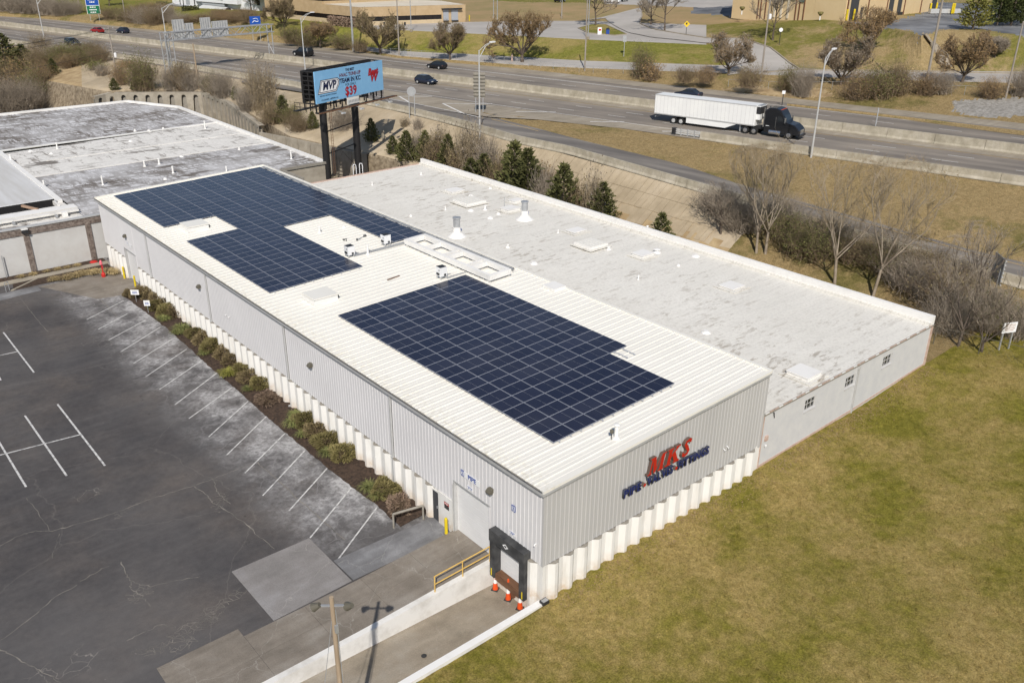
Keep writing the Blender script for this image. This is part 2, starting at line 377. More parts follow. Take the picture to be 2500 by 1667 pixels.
# ------------------------------------------------------------------ mesh helpers
class MB:
    def __init__(s): s.v = []; s.f = []; s.mi = []; s.mats = []
    def _m(s, mn):
        if mn not in s.mats: s.mats.append(mn)
        return s.mats.index(mn)
    def poly(s, pts, mn):
        i = len(s.v); s.v += [tuple(p) for p in pts]; s.f.append(tuple(range(i, i+len(pts)))); s.mi.append(s._m(mn))
    def box(s, c, d, mn, rz=0.0, top=None):
        """box centre c, size d, turned rz about z; top = other material for the top face"""
        cx, cy, cz = c; hx, hy, hz = d[0]/2, d[1]/2, d[2]/2; ca, sa = math.cos(rz), math.sin(rz)
        P = []
        for zz in (-hz, hz):
            for xx, yy in ((-hx, -hy), (hx, -hy), (hx, hy), (-hx, hy)):
                P.append((cx+xx*ca-yy*sa, cy+xx*sa+yy*ca, cz+zz))
        i = len(s.v); s.v += P
        for n, q in enumerate(((3, 2, 1, 0), (4, 5, 6, 7), (0, 1, 5, 4), (1, 2, 6, 5), (2, 3, 7, 6), (3, 0, 4, 7))):
            s.f.append(tuple(i+a for a in q)); s.mi.append(s._m(top if (top and n == 1) else mn))
    def prism(s, poly, z0, z1, mn, top=None, cap=True):
        """vertical prism over a counter-clockwise outline"""
        n = len(poly); i = len(s.v)
        s.v += [(p[0], p[1], z0) for p in poly] + [(p[0], p[1], z1) for p in poly]
        for a in range(n):
            b = (a+1) % n; s.f.append((i+a, i+b, i+n+b, i+n+a)); s.mi.append(s._m(mn))
        if cap:
            s.f.append(tuple(i+n+a for a in range(n))); s.mi.append(s._m(top or mn))
            s.f.append(tuple(i+a for a in reversed(range(n)))); s.mi.append(s._m(mn))
    def tube(s, p0, p1, r0, r1=None, n=8, mn='galv', cap=True):
        p0 = Vector(p0); p1 = Vector(p1); r1 = r0 if r1 is None else r1
        d = (p1-p0)
        if d.length < 1e-6: return
        d.normalize(); a = d.orthogonal().normalized(); b = d.cross(a)
        i = len(s.v)
        for p, r in ((p0, r0), (p1, r1)):
            for k in range(n):
                t = 2*math.pi*k/n; s.v.append(tuple(p+a*(r*math.cos(t))+b*(r*math.sin(t))))
        for k in range(n):
            k2 = (k+1) % n; s.f.append((i+k, i+k2, i+n+k2, i+n+k)); s.mi.append(s._m(mn))
        if cap:
            s.f.append(tuple(i+k for k in reversed(range(n)))); s.mi.append(s._m(mn))
            s.f.append(tuple(i+n+k for k in range(n))); s.mi.append(s._m(mn))
    def path(s, pts, r, n=6, mn='galv'):
        for a, b in zip(pts[:-1], pts[1:]): s.tube(a, b, r, r, n, mn)
    def lathe(s, c, prof, n=12, mn='galv'):
        """prof = [(radius, z)...] about a vertical axis at c"""
        i = len(s.v); m = len(prof)
        for r, z in prof:
            for k in range(n):
                t = 2*math.pi*k/n; s.v.append((c[0]+r*math.cos(t), c[1]+r*math.sin(t), c[2]+z))
        for j in range(m-1):
            for k in range(n):
                k2 = (k+1) % n
                s.f.append((i+j*n+k, i+j*n+k2, i+(j+1)*n+k2, i+(j+1)*n+k)); s.mi.append(s._m(mn))
        s.f.append(tuple(i+(m-1)*n+k for k in range(n))); s.mi.append(s._m(mn))
    def beam(s, p0, p1, w, h, mn, up=(0, 0, 1)):
        """rectangular bar between two points"""
        p0 = Vector(p0); p1 = Vector(p1); d = (p1-p0).normalized(); u = Vector(up)
        a = d.cross(u)
        if a.length < 1e-4: a = d.orthogonal()
        a.normalize(); b = a.cross(d)
        i = len(s.v)
        for p in (p0, p1):
            for q in ((-1, -1), (1, -1), (1, 1), (-1, 1)): s.v.append(tuple(p+a*(q[0]*w/2)+b*(q[1]*h/2)))
        for q in ((3, 2, 1, 0), (4, 5, 6, 7), (0, 1, 5, 4), (1, 2, 6, 5), (2, 3, 7, 6), (3, 0, 4, 7)):
            s.f.append(tuple(i+x for x in q)); s.mi.append(s._m(mn))
    def strip(s, A, B, mn):
        """quads between two polylines of equal length"""
        i = len(s.v); n = len(A); s.v += [tuple(p) for p in A] + [tuple(p) for p in B]
        for k in range(n-1):
            s.f.append((i+k, i+k+1, i+n+k+1, i+n+k)); s.mi.append(s._m(mn))
    def mesh(s, name, smooth=False):
        me = bpy.data.meshes.new(name); me.from_pydata(s.v, [], s.f)
        for mn in s.mats: me.materials.append(M(mn))
        me.polygons.foreach_set('material_index', s.mi)
        if smooth: me.polygons.foreach_set('use_smooth', [True]*len(me.polygons))
        me.update(); return me
    def build(s, name, parent=None, smooth=False, loc=None, rz=0.0, **kw):
        return link(name, s.mesh(name, smooth), parent, loc, rz, **kw)

def tag(o, label=None, category=None, group=None, kind=None):
    if label: o['label'] = label
    if category: o['category'] = category
    if group: o['group'] = group
    if kind: o['kind'] = kind
    return o
def link(name, me, parent=None, loc=None, rz=0.0, **kw):
    o = bpy.data.objects.new(name, me); COL.objects.link(o)
    if parent is not None: o.parent = parent
    if loc is not None: o.location = loc
    if rz: o.rotation_euler = (0, 0, rz)
    return tag(o, **kw)
def empty(name, loc=(0, 0, 0), rz=0.0, **kw):
    return link(name, None, None, loc, rz, **kw)
def copy_tree(o, parent=None):
    c = o.copy(); COL.objects.link(c); c.parent = parent
    for ch in o.children: copy_tree(ch, c)
    return c
def fast_mesh(name, V, F, mn, smooth=False):
    """numpy arrays to mesh; F is (n,3) or (n,4)"""
    me = bpy.data.meshes.new(name); V = np.asarray(V, dtype=np.float32); F = np.asarray(F, dtype=np.int32)
    k = F.shape[1]; me.vertices.add(len(V)); me.vertices.foreach_set('co', V.ravel())
    me.loops.add(F.size); me.loops.foreach_set('vertex_index', F.ravel())
    me.polygons.add(len(F)); me.polygons.foreach_set('loop_start', np.arange(0, F.size, k, dtype=np.int32))
    me.materials.append(M(mn))
    if smooth: me.polygons.foreach_set('use_smooth', np.ones(len(F), dtype=bool))
    me.update(calc_edges=True); return me
def ordn(i): return ['first', 'second', 'third', 'fourth', 'fifth', 'sixth', 'seventh', 'eighth', 'ninth', 'tenth', 'eleventh', 'twelfth', 'thirteenth', 'fourteenth', 'fifteenth', 'sixteenth', 'seventeenth', 'eighteenth', 'nineteenth', 'twentieth', 'twenty-first', 'twenty-second', 'twenty-third', 'twenty-fourth', 'twenty-fifth', 'twenty-sixth', 'twenty-seventh', 'twenty-eighth', 'twenty-ninth', 'thirtieth'][i]
def text_mesh(body, size, extrude=0.0, offset=0.0, shear=0.0, align='CENTER', mn='sign_white', spacing=1.0, name='lettering', bevel=0.0):
    cu = bpy.data.curves.new('t', 'FONT'); cu.body = body; cu.size = size; cu.extrude = extrude; cu.offset = offset
    cu.shear = shear; cu.align_x = align; cu.align_y = 'CENTER'; cu.space_character = spacing; cu.resolution_u = 2
    o = bpy.data.objects.new('t', cu); COL.objects.link(o)
    dg = bpy.context.evaluated_depsgraph_get()
    me = bpy.data.meshes.new_from_object(o.evaluated_get(dg)); me.name = name
    bpy.data.objects.remove(o); bpy.data.curves.remove(cu)
    me.materials.clear(); me.materials.append(M(mn)); return me
def facing(o, right, up):
    """orient an object's local X to 'right' and local Y to 'up' (world vectors), keep its location"""
    r = Vector(right).normalized(); u = Vector(up).normalized(); n = r.cross(u).normalized(); u = n.cross(r)
    mm = Matrix(((r.x, u.x, n.x), (r.y, u.y, n.y), (r.z, u.z, n.z))).to_4x4()
    o.rotation_euler = mm.to_euler()
    return o
WX_R, WX_U = (0, -1, 0), (0, 0, 1)        # reading direction on the long wall (faces -X)
WY_R, WY_U = (1, 0, 0), (0, 0, 1)         # reading direction on the sign wall (faces -Y)
rng = np.random.default_rng(7)
random.seed(11)

# ================================================================== SETTING: terrain, roads, pavements
HU = Vector((0.2130, -0.9771, 0)).normalized(); HN = Vector((-HU.y, HU.x, 0))
def hw(u, v, z=7.0):
    p = HU*u + HN*v; return (p.x, p.y, z)

def grid_rows(rows, nx, ny):
    """rows: list of polylines (same number of points); returns a dense grid by linear interpolation"""
    A = np.array(rows, dtype=float)                     # (r, c, 3)
    r, c, _ = A.shape
    tc = np.linspace(0, c-1, nx); i = np.minimum(tc.astype(int), c-2); f = (tc-i)[None, :, None]
    B = A[:, i]*(1-f) + A[:, i+1]*f
    out = []
    for k in range(r-1):
        n = ny[k]
        for j in range(n):
            t = j/n; out.append(B[k]*(1-t)+B[k+1]*t)
    out.append(B[-1])
    return np.array(out)
def grid_mesh(name, G, mats_by_row, noise=0.0, smooth=True, keep=()):
    ny, nx, _ = G.shape; G = G.copy()
    if noise:
        dz = rng.normal(0, noise, (ny, nx)); dz[0] = 0; dz[-1] = 0
        for k in keep: dz[k] = 0
        G[:, :, 2] += dz
    idx = np.arange(ny*nx).reshape(ny, nx)
    F = np.stack([idx[:-1, :-1], idx[:-1, 1:], idx[1:, 1:], idx[1:, :-1]], -1).reshape(-1, 4)
    names = []
    for n in mats_by_row:
        if n not in names: names.append(n)
    me = fast_mesh(name, G.reshape(-1, 3), F, names[0], smooth)
    for n in names[1:]: me.materials.append(M(n))
    mi = np.repeat([names.index(n) for n in mats_by_row], nx-1).astype(np.int32)
    me.polygons.foreach_set('material_index', mi); me.update()
    return me

# base sheet under everything, out to the horizon
b = MB(); b.poly([(-2500, -2500, -2.4), (2500, -2500, -2.4), (2500, 2500, -2.4), (-2500, 2500, -2.4)], 'ground_base')
b.build('ground', kind='structure')

def lerp3(a, b, t): return tuple(a[i]+(b[i]-a[i])*t for i in range(3))
def along(line, t):
    k = max(0, min(int(t), len(line)-2)); return lerp3(line[k], line[k+1], t-k)
# ---- exit ramp running down to the right
RW = [(45.49,130.96,7),(50.23,106.33,7),(50.77,97.69,7),(51.76,87.65,7),(52.18,73.04,6.85)]+[(51.64,61.43,6.7),(53.22,53.41,6.5),(54.41,37.71,5.7),(55.78,29.54,5)]+[(56.66,19.82,4.2),(57.7,7.79,3.4),(58.48,0.69,3),(59.58,-8.93,2.5)]
RY = [(50.72,142.23,7),(55.55,115.53,7),(55.34,105.05,7),(56.51,91.78,7),(58.09,75.77,6.85)]+[(58.12,66.74,6.7),(58.17,58.56,6.5),(60.38,42.75,5.7),(60.43,33.98,5)]+[(60.95,15.69,4.2),(62.52,7.21,3.4),(63.89,2.86,3),(65.77,-7.11,2.5)]
def shift(line, d):
    out = []
    for i in range(len(line)):
        a = Vector(line[max(i-1, 0)]); c = Vector(line[min(i+1, len(line)-1)]); t = (c-a); t.z = 0; t.normalize()
        n = Vector((-t.y, t.x, 0)); p = Vector(line[i])+n*d; out.append(tuple(p))
    return out
def dens(line, n):
    return [along(line, k*(len(line)-1)/(n-1)) for k in range(n)]
RWo = shift(RW, -0.9); RYi = shift(RY, 1.1)
# ---- land between the buildings and the ramp barrier
_far = [(-1.05,305.86,7),(14.51,261.91,7),(28.39,216.38,7),(36.53,182.48,7),(42.64,156.2,7),(45.56,135.44,7),(48.69,117.59,7)]
_r = dens(shift(RW[2:], -1.25), 14)
T3 = _far + [(p[0], p[1], p[2]-0.03) for p in _r]
_n = len(T3)
T2 = [(-4.78,273.84,3.5),(9.01,231.53,3.5),(21.24,189,3.8),(24.55,145.07,5.3),(35.71,137.4,5.4),(38.27,122.24,5.3),(34.77,102.75,4.5)]
WL = [(38.09, 133.59, 5.50), (37.82, 122.35, 5.30), (35.88, 111.82, 5.00), (34.21, 102.56, 4.70), (33.9, 99.5, 4.2), (34.70, 96.40, 4.00), (37.38, 85.91, 3.70), (39.84, 80.84, 3.40), (42.4, 71.0, 2.6)][::-1]   # line of the retaining wall, from its low end
T2[5:] = []
for p in T3[5:]:                                         # behind the wall, then the toe of the slope behind the flat-roofed building
    yy = p[1]-1.5
    if yy > 71: T2.append((np.interp(yy, [q[1] for q in WL], [q[0] for q in WL])+1.1, yy, np.interp(yy, [q[1] for q in WL], [q[2] for q in WL])-0.05))
    else: T2.append((np.interp(yy, [-40, 0, 10, 30, 60, 71], [54, 51.5, 49.5, 44.5, 43.2, 43.5]), yy, np.interp(yy, [-40, 0, 20, 45, 60, 71], [1.6, 1.4, 1.1, 0.9, 1.6, 2.5])))
T1 = []
for k_, (a_, b_) in enumerate(zip(T2, T3)):
    if 3 <= k_ and a_[1] > 70: T1.append((a_[0]-0.02, a_[1]-0.05, -0.2))
    elif k_ < 3: T1.append((a_[0]-3, a_[1]-9, 0.1))
    else: T1.append((a_[0]-2.5, a_[1]-0.5, max(0.2, a_[2]-0.7)))
for k_ in range(3, 5):
    for T_ in (T1, T2):
        q = T_[k_]; T_[k_] = (q[0]+1.0, q[1]+1.8, q[2])
T0 = [(p[0]-14, p[1]-8, -0.6) for p in T1]
G_ = grid_rows([T0, T1, T2, T3], 240, [4, 6, 10])
nm_ = ['leaf_litter']*10 + ['concrete_slope']*10
me = grid_mesh('embankment', G_, nm_, 0.05, keep=(4, 10))
MI = np.zeros((20, 239), dtype=np.int32); MI[10:] = 1
for r_ in range(20):
    for c_ in range(239):
        t_ = c_/239*(_n-1)
        if r_ >= 10 and t_ < 2.7: MI[r_, c_] = 2
        if r_ >= 10 and t_ > 15.2: MI[r_, c_] = 3
        if 10 <= r_ < 14 and 11.5 < t_ <= 15.2 and random.random() < 0.75: MI[r_, c_] = 2
me.materials.append(M('dirt_bank')); me.materials.append(M('verge_grass'))
me.polygons.foreach_set('material_index', MI.ravel()); me.update()
EMB = link('embankment', me, kind='structure')

# cast slabs of the slope paving, laid a little proud of the bank
slope = empty('slope_paving', kind='structure')
for i_ in range(46):
    t0, t1 = 10.4+i_*0.098, 10.4+i_*0.098+0.094
    for j_, (a_, b_) in enumerate(((0.30, 0.52), (0.53, 0.75), (0.76, 0.985))):
        if j_ == 0 and i_ > 8 and random.random() < 0.45: continue
        q = [lerp3(along(T2, t), along(T3, t), s) for t, s in ((t0, a_), (t1, a_), (t1, b_), (t0, b_))]
        s_ = MB(); dz = 0.10 + random.uniform(-0.02, 0.02)
        s_.poly([(p[0], p[1], p[2]+dz) for p in q], 'concrete_slope')
        for k in range(4):
            p, p2 = q[k], q[(k+1) % 4]
            s_.poly([(p[0], p[1], p[2]-0.1), (p2[0], p2[1], p2[2]-0.1), (p2[0], p2[1], p2[2]+dz), (p[0], p[1], p[2]+dz)], 'concrete_slope')
        s_.build('slab', slope)

b = MB(); b.strip(dens([lift for lift in RWo], 60), dens(RYi, 60), 'ramp_asphalt')
b.v = [(p[0], p[1], p[2]+0.008) for p in b.v]; ramp = b.build('exit_ramp', kind='structure')
def zup(line, d): return [(p[0], p[1], p[2]+d) for p in line]
def stripe(line, w, mn, name, parent, dz=0.024, n=60, loc=None):
    A = zup(dens(shift(line, -w/2), n), dz); B = zup(dens(shift(line, w/2), n), dz)
    s = MB(); s.strip(A, B, mn); return s.build(name, parent)
stripe(RW[3:], 0.16, 'road_paint', 'edge_line', ramp)
stripe(RY[4:], 0.16, 'road_yellow', 'edge_line', ramp)

# ---- highway: two carriageways at one level
hwy = empty('highway', kind='structure')
U0, U1 = -900, 260
def hstrip(name, v0, v1, mn, dz=0.0, u0=U0, u1=U1, n=60):
    s = MB(); A = [hw(u0+(u1-u0)*k/n, v0, 7+dz) for k in range(n+1)]; B = [hw(u0+(u1-u0)*k/n, v1, 7+dz) for k in range(n+1)]
    s.strip(A, B, mn); return s.build(name, hwy)
s = MB()
nearL = [(-1.05,305.86,7),(14.51,261.91,7),(28.39,216.38,7),(36.53,182.48,7),(42.64,156.2,7),(45.56,135.44,7),(48.69,117.59,7),(49.87,96.23,7)]
inn = [hw(u, v) for u, v in ((-72, 72.0), (-62, 75.5), (-52, 78.3), (-20, 78.3), (20, 78.3), (80, 78.3), (260, 78.3))]
edge = sorted([hw(-900, 66)] + nearL + inn, key=lambda p: Vector(p).dot(HU))
far_ = [hw((Vector(p)).dot(HU), 95.2) for p in edge]
s.strip(edge, far_, 'highway_asphalt'); s.build('carriageway', hwy)
hstrip('carriageway', 96.0, 118.6, 'highway_asphalt')
hstrip('shoulder', 92.7, 95.2, 'concrete_shoulder', 0.012)
hstrip('shoulder', 96.0, 98.0, 'concrete_shoulder', 0.012)
hstrip('shoulder', 113.6, 118.6, 'concrete_shoulder', 0.012)
hstrip('shoulder', 78.4, 81.7, 'concrete_shoulder', 0.012, u0=-47, u1=260)
s = MB()
gore = [(59.93,107.49,7),(61.04,101.32,7),(63.36,90.13,7),(66.49,78.62,7),(70.39,63.77,7)]
gorb = [(55.93,101.26,7),(56.43,94.52,7),(57.27,81.59,7),(58.36,76.58,7),(60.32,71.47,7)]
s.strip(gore[:3]+[gore[3]], gorb[:3]+[gorb[3]], 'concrete_shoulder')
s.v = [(p[0], p[1], p[2]+0.012) for p in s.v]; s.build('gore_area', hwy)
s = MB(); q = [(58.3,76.51,7.02),(66.31,78.41,7.02),(70.21,63.6,7.02),(74.08,50.83,7.02),(72.79,49.79,7.02),(66.61,60.12,7.02),(62.53,70.63,7.02)]; s.poly(q[::-1], 'concrete_shoulder'); s.build('gore_area', hwy)
# painted lines
def hline(v, mn, u0=U0, u1=U1, w=0.16): return hstrip('edge_line', v-w/2, v+w/2, mn, 0.024, u0, u1)
hline(82.2, 'road_paint'); hline(92.2, 'road_yellow'); hline(98.2, 'road_yellow'); hline(110.4, 'road_paint', w=0.2)
hline(110.75, 'road_paint', -130, -35, w=0.14)
s = MB(); s.strip([hw(0, -0.08, 7.024), hw(3.0, -0.08, 7.024)], [hw(0, 0.08, 7.024), hw(3.0, 0.08, 7.024)], 'road_paint')
s.v = [(p[0], p[1], p[2]) for p in s.v]
dash_me = s.mesh('lane_dash')
du = Vector((69.43,84.67,7)).dot(HU)
for v, ph in ((85.8, 0.0), (89.35, 1.0), (102.2, 3.0), (106.3, 5.0)):
    for k in range(-25, 12):
        p = hw(du+ph+k*9.15, v, 0.0)
        link('lane_dash', dash_me, hwy, (p[0], p[1], 0.0))
# gore chevrons
for P_ in ([(58.24,100.19,7.03),(62.52,96.88,7.03)], [(58.24,100.19,7.03),(56.39,94.6,7.03)], [(59.84,90.2,7.03),(65.83,85.06,7.03)], [(59.84,90.2,7.03),(56.86,80.43,7.03)], [(64.27,77.47,7.03),(68.76,73.41,7.03)], [(67.42,64.72,7.03),(71.21,61.55,7.03)], [(70.21,53.55,7.03),(71.21,52.67,7.03)]):
    stripe(P_, 0.32, 'road_paint', 'chevron', hwy, 0.0, 2)
stripe([(54.05,164.43,7.02),(55.55,105.4,7.02),(57.09,81.37,7.02),(56.97,77.01,7.02)], 0.2, 'road_paint', 'edge_line', hwy, 0.0, 30) if False else None
stripe([(55.51,100.6,7.03),(56.38,92.17,7.03),(57.07,81.34,7.03),(56.95,76.98,7.03)], 0.2, 'road_paint', 'edge_line', hwy, 0.0, 30)
stripe([(47.1,175.17,7.03),(48.64,157.9,7.03),(51.42,145.12,7.03),(52.47,131.58,7.03),(53.43,124.64,7.03),(55.52,104.7,7.03),(55.57,100.69,7.03)], 0.16, 'road_paint', 'edge_line', hwy, 0.0, 30)
# right-hand part of the far side: slip lane and grass strip
s = MB(); q0 = [hw(u, 110.9+0.0*u, 7.03) for u in (-32, -18, 0, 40, 120, 260)]
q1 = [hw(u, v, 7.25) for u, v in ((-32, 111.2), (-18, 112.0), (0, 112.4), (40, 113.2), (120, 115), (260, 118))]
q0 = [hw(u, v, 7.03) for u, v in ((-32, 111.0), (-18, 111.0), (0, 108.8), (40, 108.2), (120, 108), (260, 108))]
qm = [tuple((a+b)/2+(0.18 if i == 2 else 0) for i, (a, b) in enumerate(zip(p, r))) for p, r in zip(q0, q1)]
s.strip(q0, qm, 'verge_grass'); s.strip(qm, [(p[0], p[1], 7.03) for p in q1], 'verge_grass'); s.build('grass_strip', kind='structure')

# ---- grass wedge between ramp and highway
A = dens(shift(RY[4:], 1.0), 40)
Bq = []
for p in A:
    u = Vector(p).dot(HU); Bq.append(hw(max(u+3, -58), 78.5, 6.99))
tip = (59.74,79.77,7); A[0] = tip; Bq[0] = (tip[0]+0.2, tip[1]+0.2, 7.0)
for k in range(1, 4):
    f = k/4; Bq[k] = tuple(Bq[0][i]*(1-f)+Bq[4][i]*f for i in range(3))
G_ = grid_rows([A, Bq], 90, [14])
link('grass_wedge', grid_mesh('grass_wedge', G_, ['verge_grass']*14, 0.06), kind='structure')

# ---- land beyond the highway
cols = [-420, -200, 100, 400, 700, 860, 975, 1275, 1425, 1725, 2012, 2162, 2487, 2800, 3100]
F1 = [(6.11,382.4,8.5),(27.86,346.64,8.3),(53.71,297.46,7.6),(69.42,234.54,8),(81.34,184.94,7.6),(86.87,163.07,7.3),(87.24,143.83,7.4),(97.33,114.33,7.6),(102.01,101.39,8),(112.48,79.73,8.6),(122.09,61.37,9),(126.17,52.07,9.2),(129.59,47.34,9.3),(132.19,43.71,9.35),(138.49,35.21,9.5),(149.31,19.79,9.8),(159.53,5.93,10)]
F2 = [(6.74,388.12,9),(29.4,355.83,8.8),(56.13,306.44,8.2),(72.71,243.01,8.8),(82.66,187.36,8.3),(89.48,167.38,7.6),(91.91,150.85,7.5),(105.13,123.36,7.8),(108.93,108.46,8.2),(120.15,85.83,8.8),(130.68,66.73,9.1),(137.17,58.1,9.3),(141.32,53.29,9.4),(144.6,49.63,9.45),(152.7,41.01,9.6),(165.35,24.56,9.9),(177.43,9.66,10.1)]
F3 = [(10.8,432.58,9.5),(34.13,385.46,9.5),(59.85,320.24,9.2),(75.81,251.03,9.5),(85.08,191.61,10.5),(92.07,171.31,10.8),(98.28,160.15,11),(112.4,131.83,11),(118.59,118.47,11),(132.67,96.02,10.9),(160,86,15),(156.05,69.54,15),(146.62,57.1,14.9),(160.78,58.51,15),(160.7,45.53,15),(172.19,27.95,15),(189.38,13.56,15)]
F4 = [(21.64,552.25,10.5),(50.28,489.14,10.3),(70.69,361.91,10.2),(86.09,278.15,10.5),(90.78,202.67,10.8),(98.45,181.95,11),(107.82,174.52,11.05),(137.99,161.45,11.1),(150.52,151.03,11.2),(155.88,114.61,12.4),(172.17,93.62,15.2),(179.73,82.53,15.2),(177.8,72.93,15.2),(183.12,69.17,15.2),(186.11,55.89,15.1),(198.1,35.64,15.1),(214,18.68,15.1)]
F5 = [(49.31,863.74,11),(87.35,728.73,11),(115.24,535.57,11.3),(133.97,405.99,11.5),(158.51,334.56,12),(167.63,297.53,12.5),(155.25,245.76,13),(165.68,193.55,13.2),(176.59,177.73,13.4),(179.86,133.87,14.3),(230.29,129.86,15.5),(246.58,119.15,15.5),(252.22,110.61,15.5),(253.56,102.69,15.5),(251.33,82.52,15.5),(263.29,55.05,15.5),(282.44,32.95,15.5)]
F0 = []
for p in F1:
    u = Vector(p).dot(HU); F0.append(hw(u, min(118.6, Vector(p).dot(HN)-0.7), 6.99))
F6 = [(CAM[0]+(p[0]-CAM[0])*7, CAM[1]+(p[1]-CAM[1])*7, 16.0) for p in F5]
G_ = grid_rows([F0, F1, F2, F3, F4, F5, F6], 840, [20, 4, 24, 10, 10, 4])
rowm = ['verge_grass']*20 + ['far_asphalt']*4 + ['bank_grass']*24 + ['far_asphalt']*10 + ['brown_field']*10 + ['hill_grass']*4
me = grid_mesh('far_land', G_, rowm, 0.0)
nx = 839; names = ['verge_grass', 'far_asphalt', 'bank_grass', 'brown_field', 'hill_grass']
me.materials.append(M('dirt_bank')); me.materials.append(M('gravel_grey')); me.materials.append(M('far_asphalt_dark'))
MI = np.zeros((72, nx), dtype=np.int32)
for r_ in range(72):
    for c_ in range(nx):
        t_ = c_/nx*16                                  # position along the columns table
        n = names.index(rowm[r_])
        if 20 <= r_ < 24 and t_ < 5.1: n = 0            # no frontage road further left
        if 24 <= r_ < 48 and t_ > 9.35: n = 4
        if 24 <= r_ < 48 and t_ < 3.8: n = 4
        if 48 <= r_ < 58:
            if t_ < 5.2: n = 2
            elif t_ > 9.0: n = 4
        if 58 <= r_ < 68 and t_ < 5.4: n = 2
        if 58 <= r_ < 68 and t_ > 9.6: n = 4
        MI[r_, c_] = n
def inside(px, py, poly):
    r = np.zeros(px.shape, dtype=bool); n = len(poly)
    for i in range(n):
        xa, ya = poly[i][:2]; xb, yb = poly[(i+1) % n][:2]
        c = ((ya > py) != (yb > py)) & (px < (xb-xa)*(py-ya)/((yb-ya) if abs(yb-ya) > 1e-9 else 1e-9)+xa); r ^= c
    return r
FCX = (G_[:-1, :-1, 0]+G_[1:, 1:, 0])/2 + rng.normal(0, 0.25, (72, nx)); FCY = (G_[:-1, :-1, 1]+G_[1:, 1:, 1])/2 + rng.normal(0, 0.25, (72, nx))
MI[inside(FCX, FCY, [(105.98,72.02,7.9),(110.66,69.18,7.9),(112.44,64.08,7.9),(116.39,57,7.9),(112.07,54.45,7.5),(108.34,60.01,7.5),(107.57,66.86,7.5)])] = 5
MI[inside(FCX, FCY, [(121.41,38.17,8),(130.62,30.41,8),(121.08,25.73,7.4),(115.68,29.95,7.4),(116.09,34.91,7.5)])] = 6
MI[inside(FCX, FCY, [(112.03,62.82,8),(114.24,54.77,8),(112.86,53.84,7.5),(108.65,60.45,7.5)])] = 5
MI[inside(FCX, FCY, [(161.25,81.57,15.1),(167.05,75.52,15.1),(180.79,77.89,15.1),(199.18,83.04,15.1),(239.39,99.96,15.1),(236.67,75.12,15.1),(234.88,58.22,15.1),(157.88,32.01,15.1),(161,44.72,15.1),(163.2,49.09,15.1),(167.96,55.22,15.1),(160.98,60.24,15.1),(146.25,56.92,15.1),(154.2,63.5,15.1),(155.82,70.74,15.1)])] = 7
MI[inside(FCX, FCY, [(171.25,199.02,13.7),(175.26,177.28,13.7),(180.85,169.03,13.7),(186.05,157.52,14),(182.68,139.65,14.3),(168.67,116.78,14.9),(192.4,131.85,15),(378.02,268.97,15),(298.52,345.72,14)])] = 1
MI[inside(FCX, FCY, [(170.51,131.18,14.6),(171.15,118.59,14.6),(191.43,132.51,15),(182.88,139.85,14.6)])] = 7
me.polygons.foreach_set('material_index', MI.ravel()); me.update()
V_ = G_.copy(); dz = rng.normal(0, 0.05, V_.shape[:2]); dz[:1] = 0; dz[20:25] = 0; dz[48:59] = 0; V_[:, :, 2] += dz
me.vertices.foreach_set('co', V_.reshape(-1, 3).astype(np.float32).ravel()); me.update()
FARL = link('far_land', me, kind='structure')
from mathutils.bvhtree import BVHTree
def bvh(objs):
    VV, FF = [], []
    for o in objs:
        k = len(VV); VV += [v.co.copy() for v in o.data.vertices]; FF += [tuple(k+i for i in p.vertices) for p in o.data.polygons]
    return BVHTree.FromPolygons(VV, FF)
TER = bvh([EMB, FARL])
def snap(p, dz=0.0):
    """the point of the ground straight below or above p"""
    h = TER.ray_cast(Vector((p[0], p[1], 80)), Vector((0, 0, -1)))[0]
    return (p[0], p[1], (h.z if h else p[2])+dz)
# exposed yellow soil and grey riprap in the cut beside the highway
def patch(name, pts, mn, dz=0.10, kind='structure'):
    s = MB(); s.poly([(p[0], p[1], p[2]+dz) for p in pts], mn); return s.build(name, kind=kind)
def blob(pts, n=5, amt=0.35):
    out = []
    for i in range(len(pts)):
        a, c = pts[i], pts[(i+1) % len(pts)]
        for k in range(n):
            p = lerp3(a, c, k/n); out.append((p[0]+random.uniform(-amt, amt), p[1]+random.uniform(-amt, amt), p[2]))
    return out
# driveway climbing to the office lot, with its kerb line
DL = [(151.92,143.66,11.15),(161,148.75,11.5),(168.45,151.11,12),(174.83,150.41,12.6),(178.25,149.74,13)]
drv0 = [(150.46,151.02,11.2),(156.57,149.11,11.2),(151.27,142.57,11.1),(142.39,131.01,11),(135.35,120.72,11),(132.29,110.71,11),(133.24,103.62,10.6),(133.66,97.07,10.1),(135.14,93.85,9.4),(128.48,87.12,9),(113.4,75.36,8.8)]
drv1 = [(155.36,147.98,11.8),(164.8,150.98,12),(173.75,151.76,12.4),(161.69,140.36,12),(150.94,131.66,11.7),(143.16,120.37,11.3),(140.28,109.54,10.9),(138.57,98.97,10.4),(139.19,91.43,9.6),(136.5,82.6,9.1),(126.88,69.56,9)]
s = MB(); dA, dB = dens(drv0, 50), dens(drv1, 50); rowsd = [[snap(lerp3(a, c, j/5), 0.14) for a, c in zip(dA, dB)] for j in range(6)]
for a_, b_ in zip(rowsd[:-1], rowsd[1:]): s.strip(a_, b_, 'far_asphalt')
s.build('driveway', kind='structure')
drv1 = [snap(p) for p in dens(drv1, 30)]
s = MB()
for a_, b_ in zip(drv1[8:-1], drv1[9:]): s.beam((a_[0], a_[1], a_[2]+0.2), (b_[0], b_[1], b_[2]+0.2), 0.3, 0.25, 'concrete_shoulder')
s.build('kerb', kind='structure')
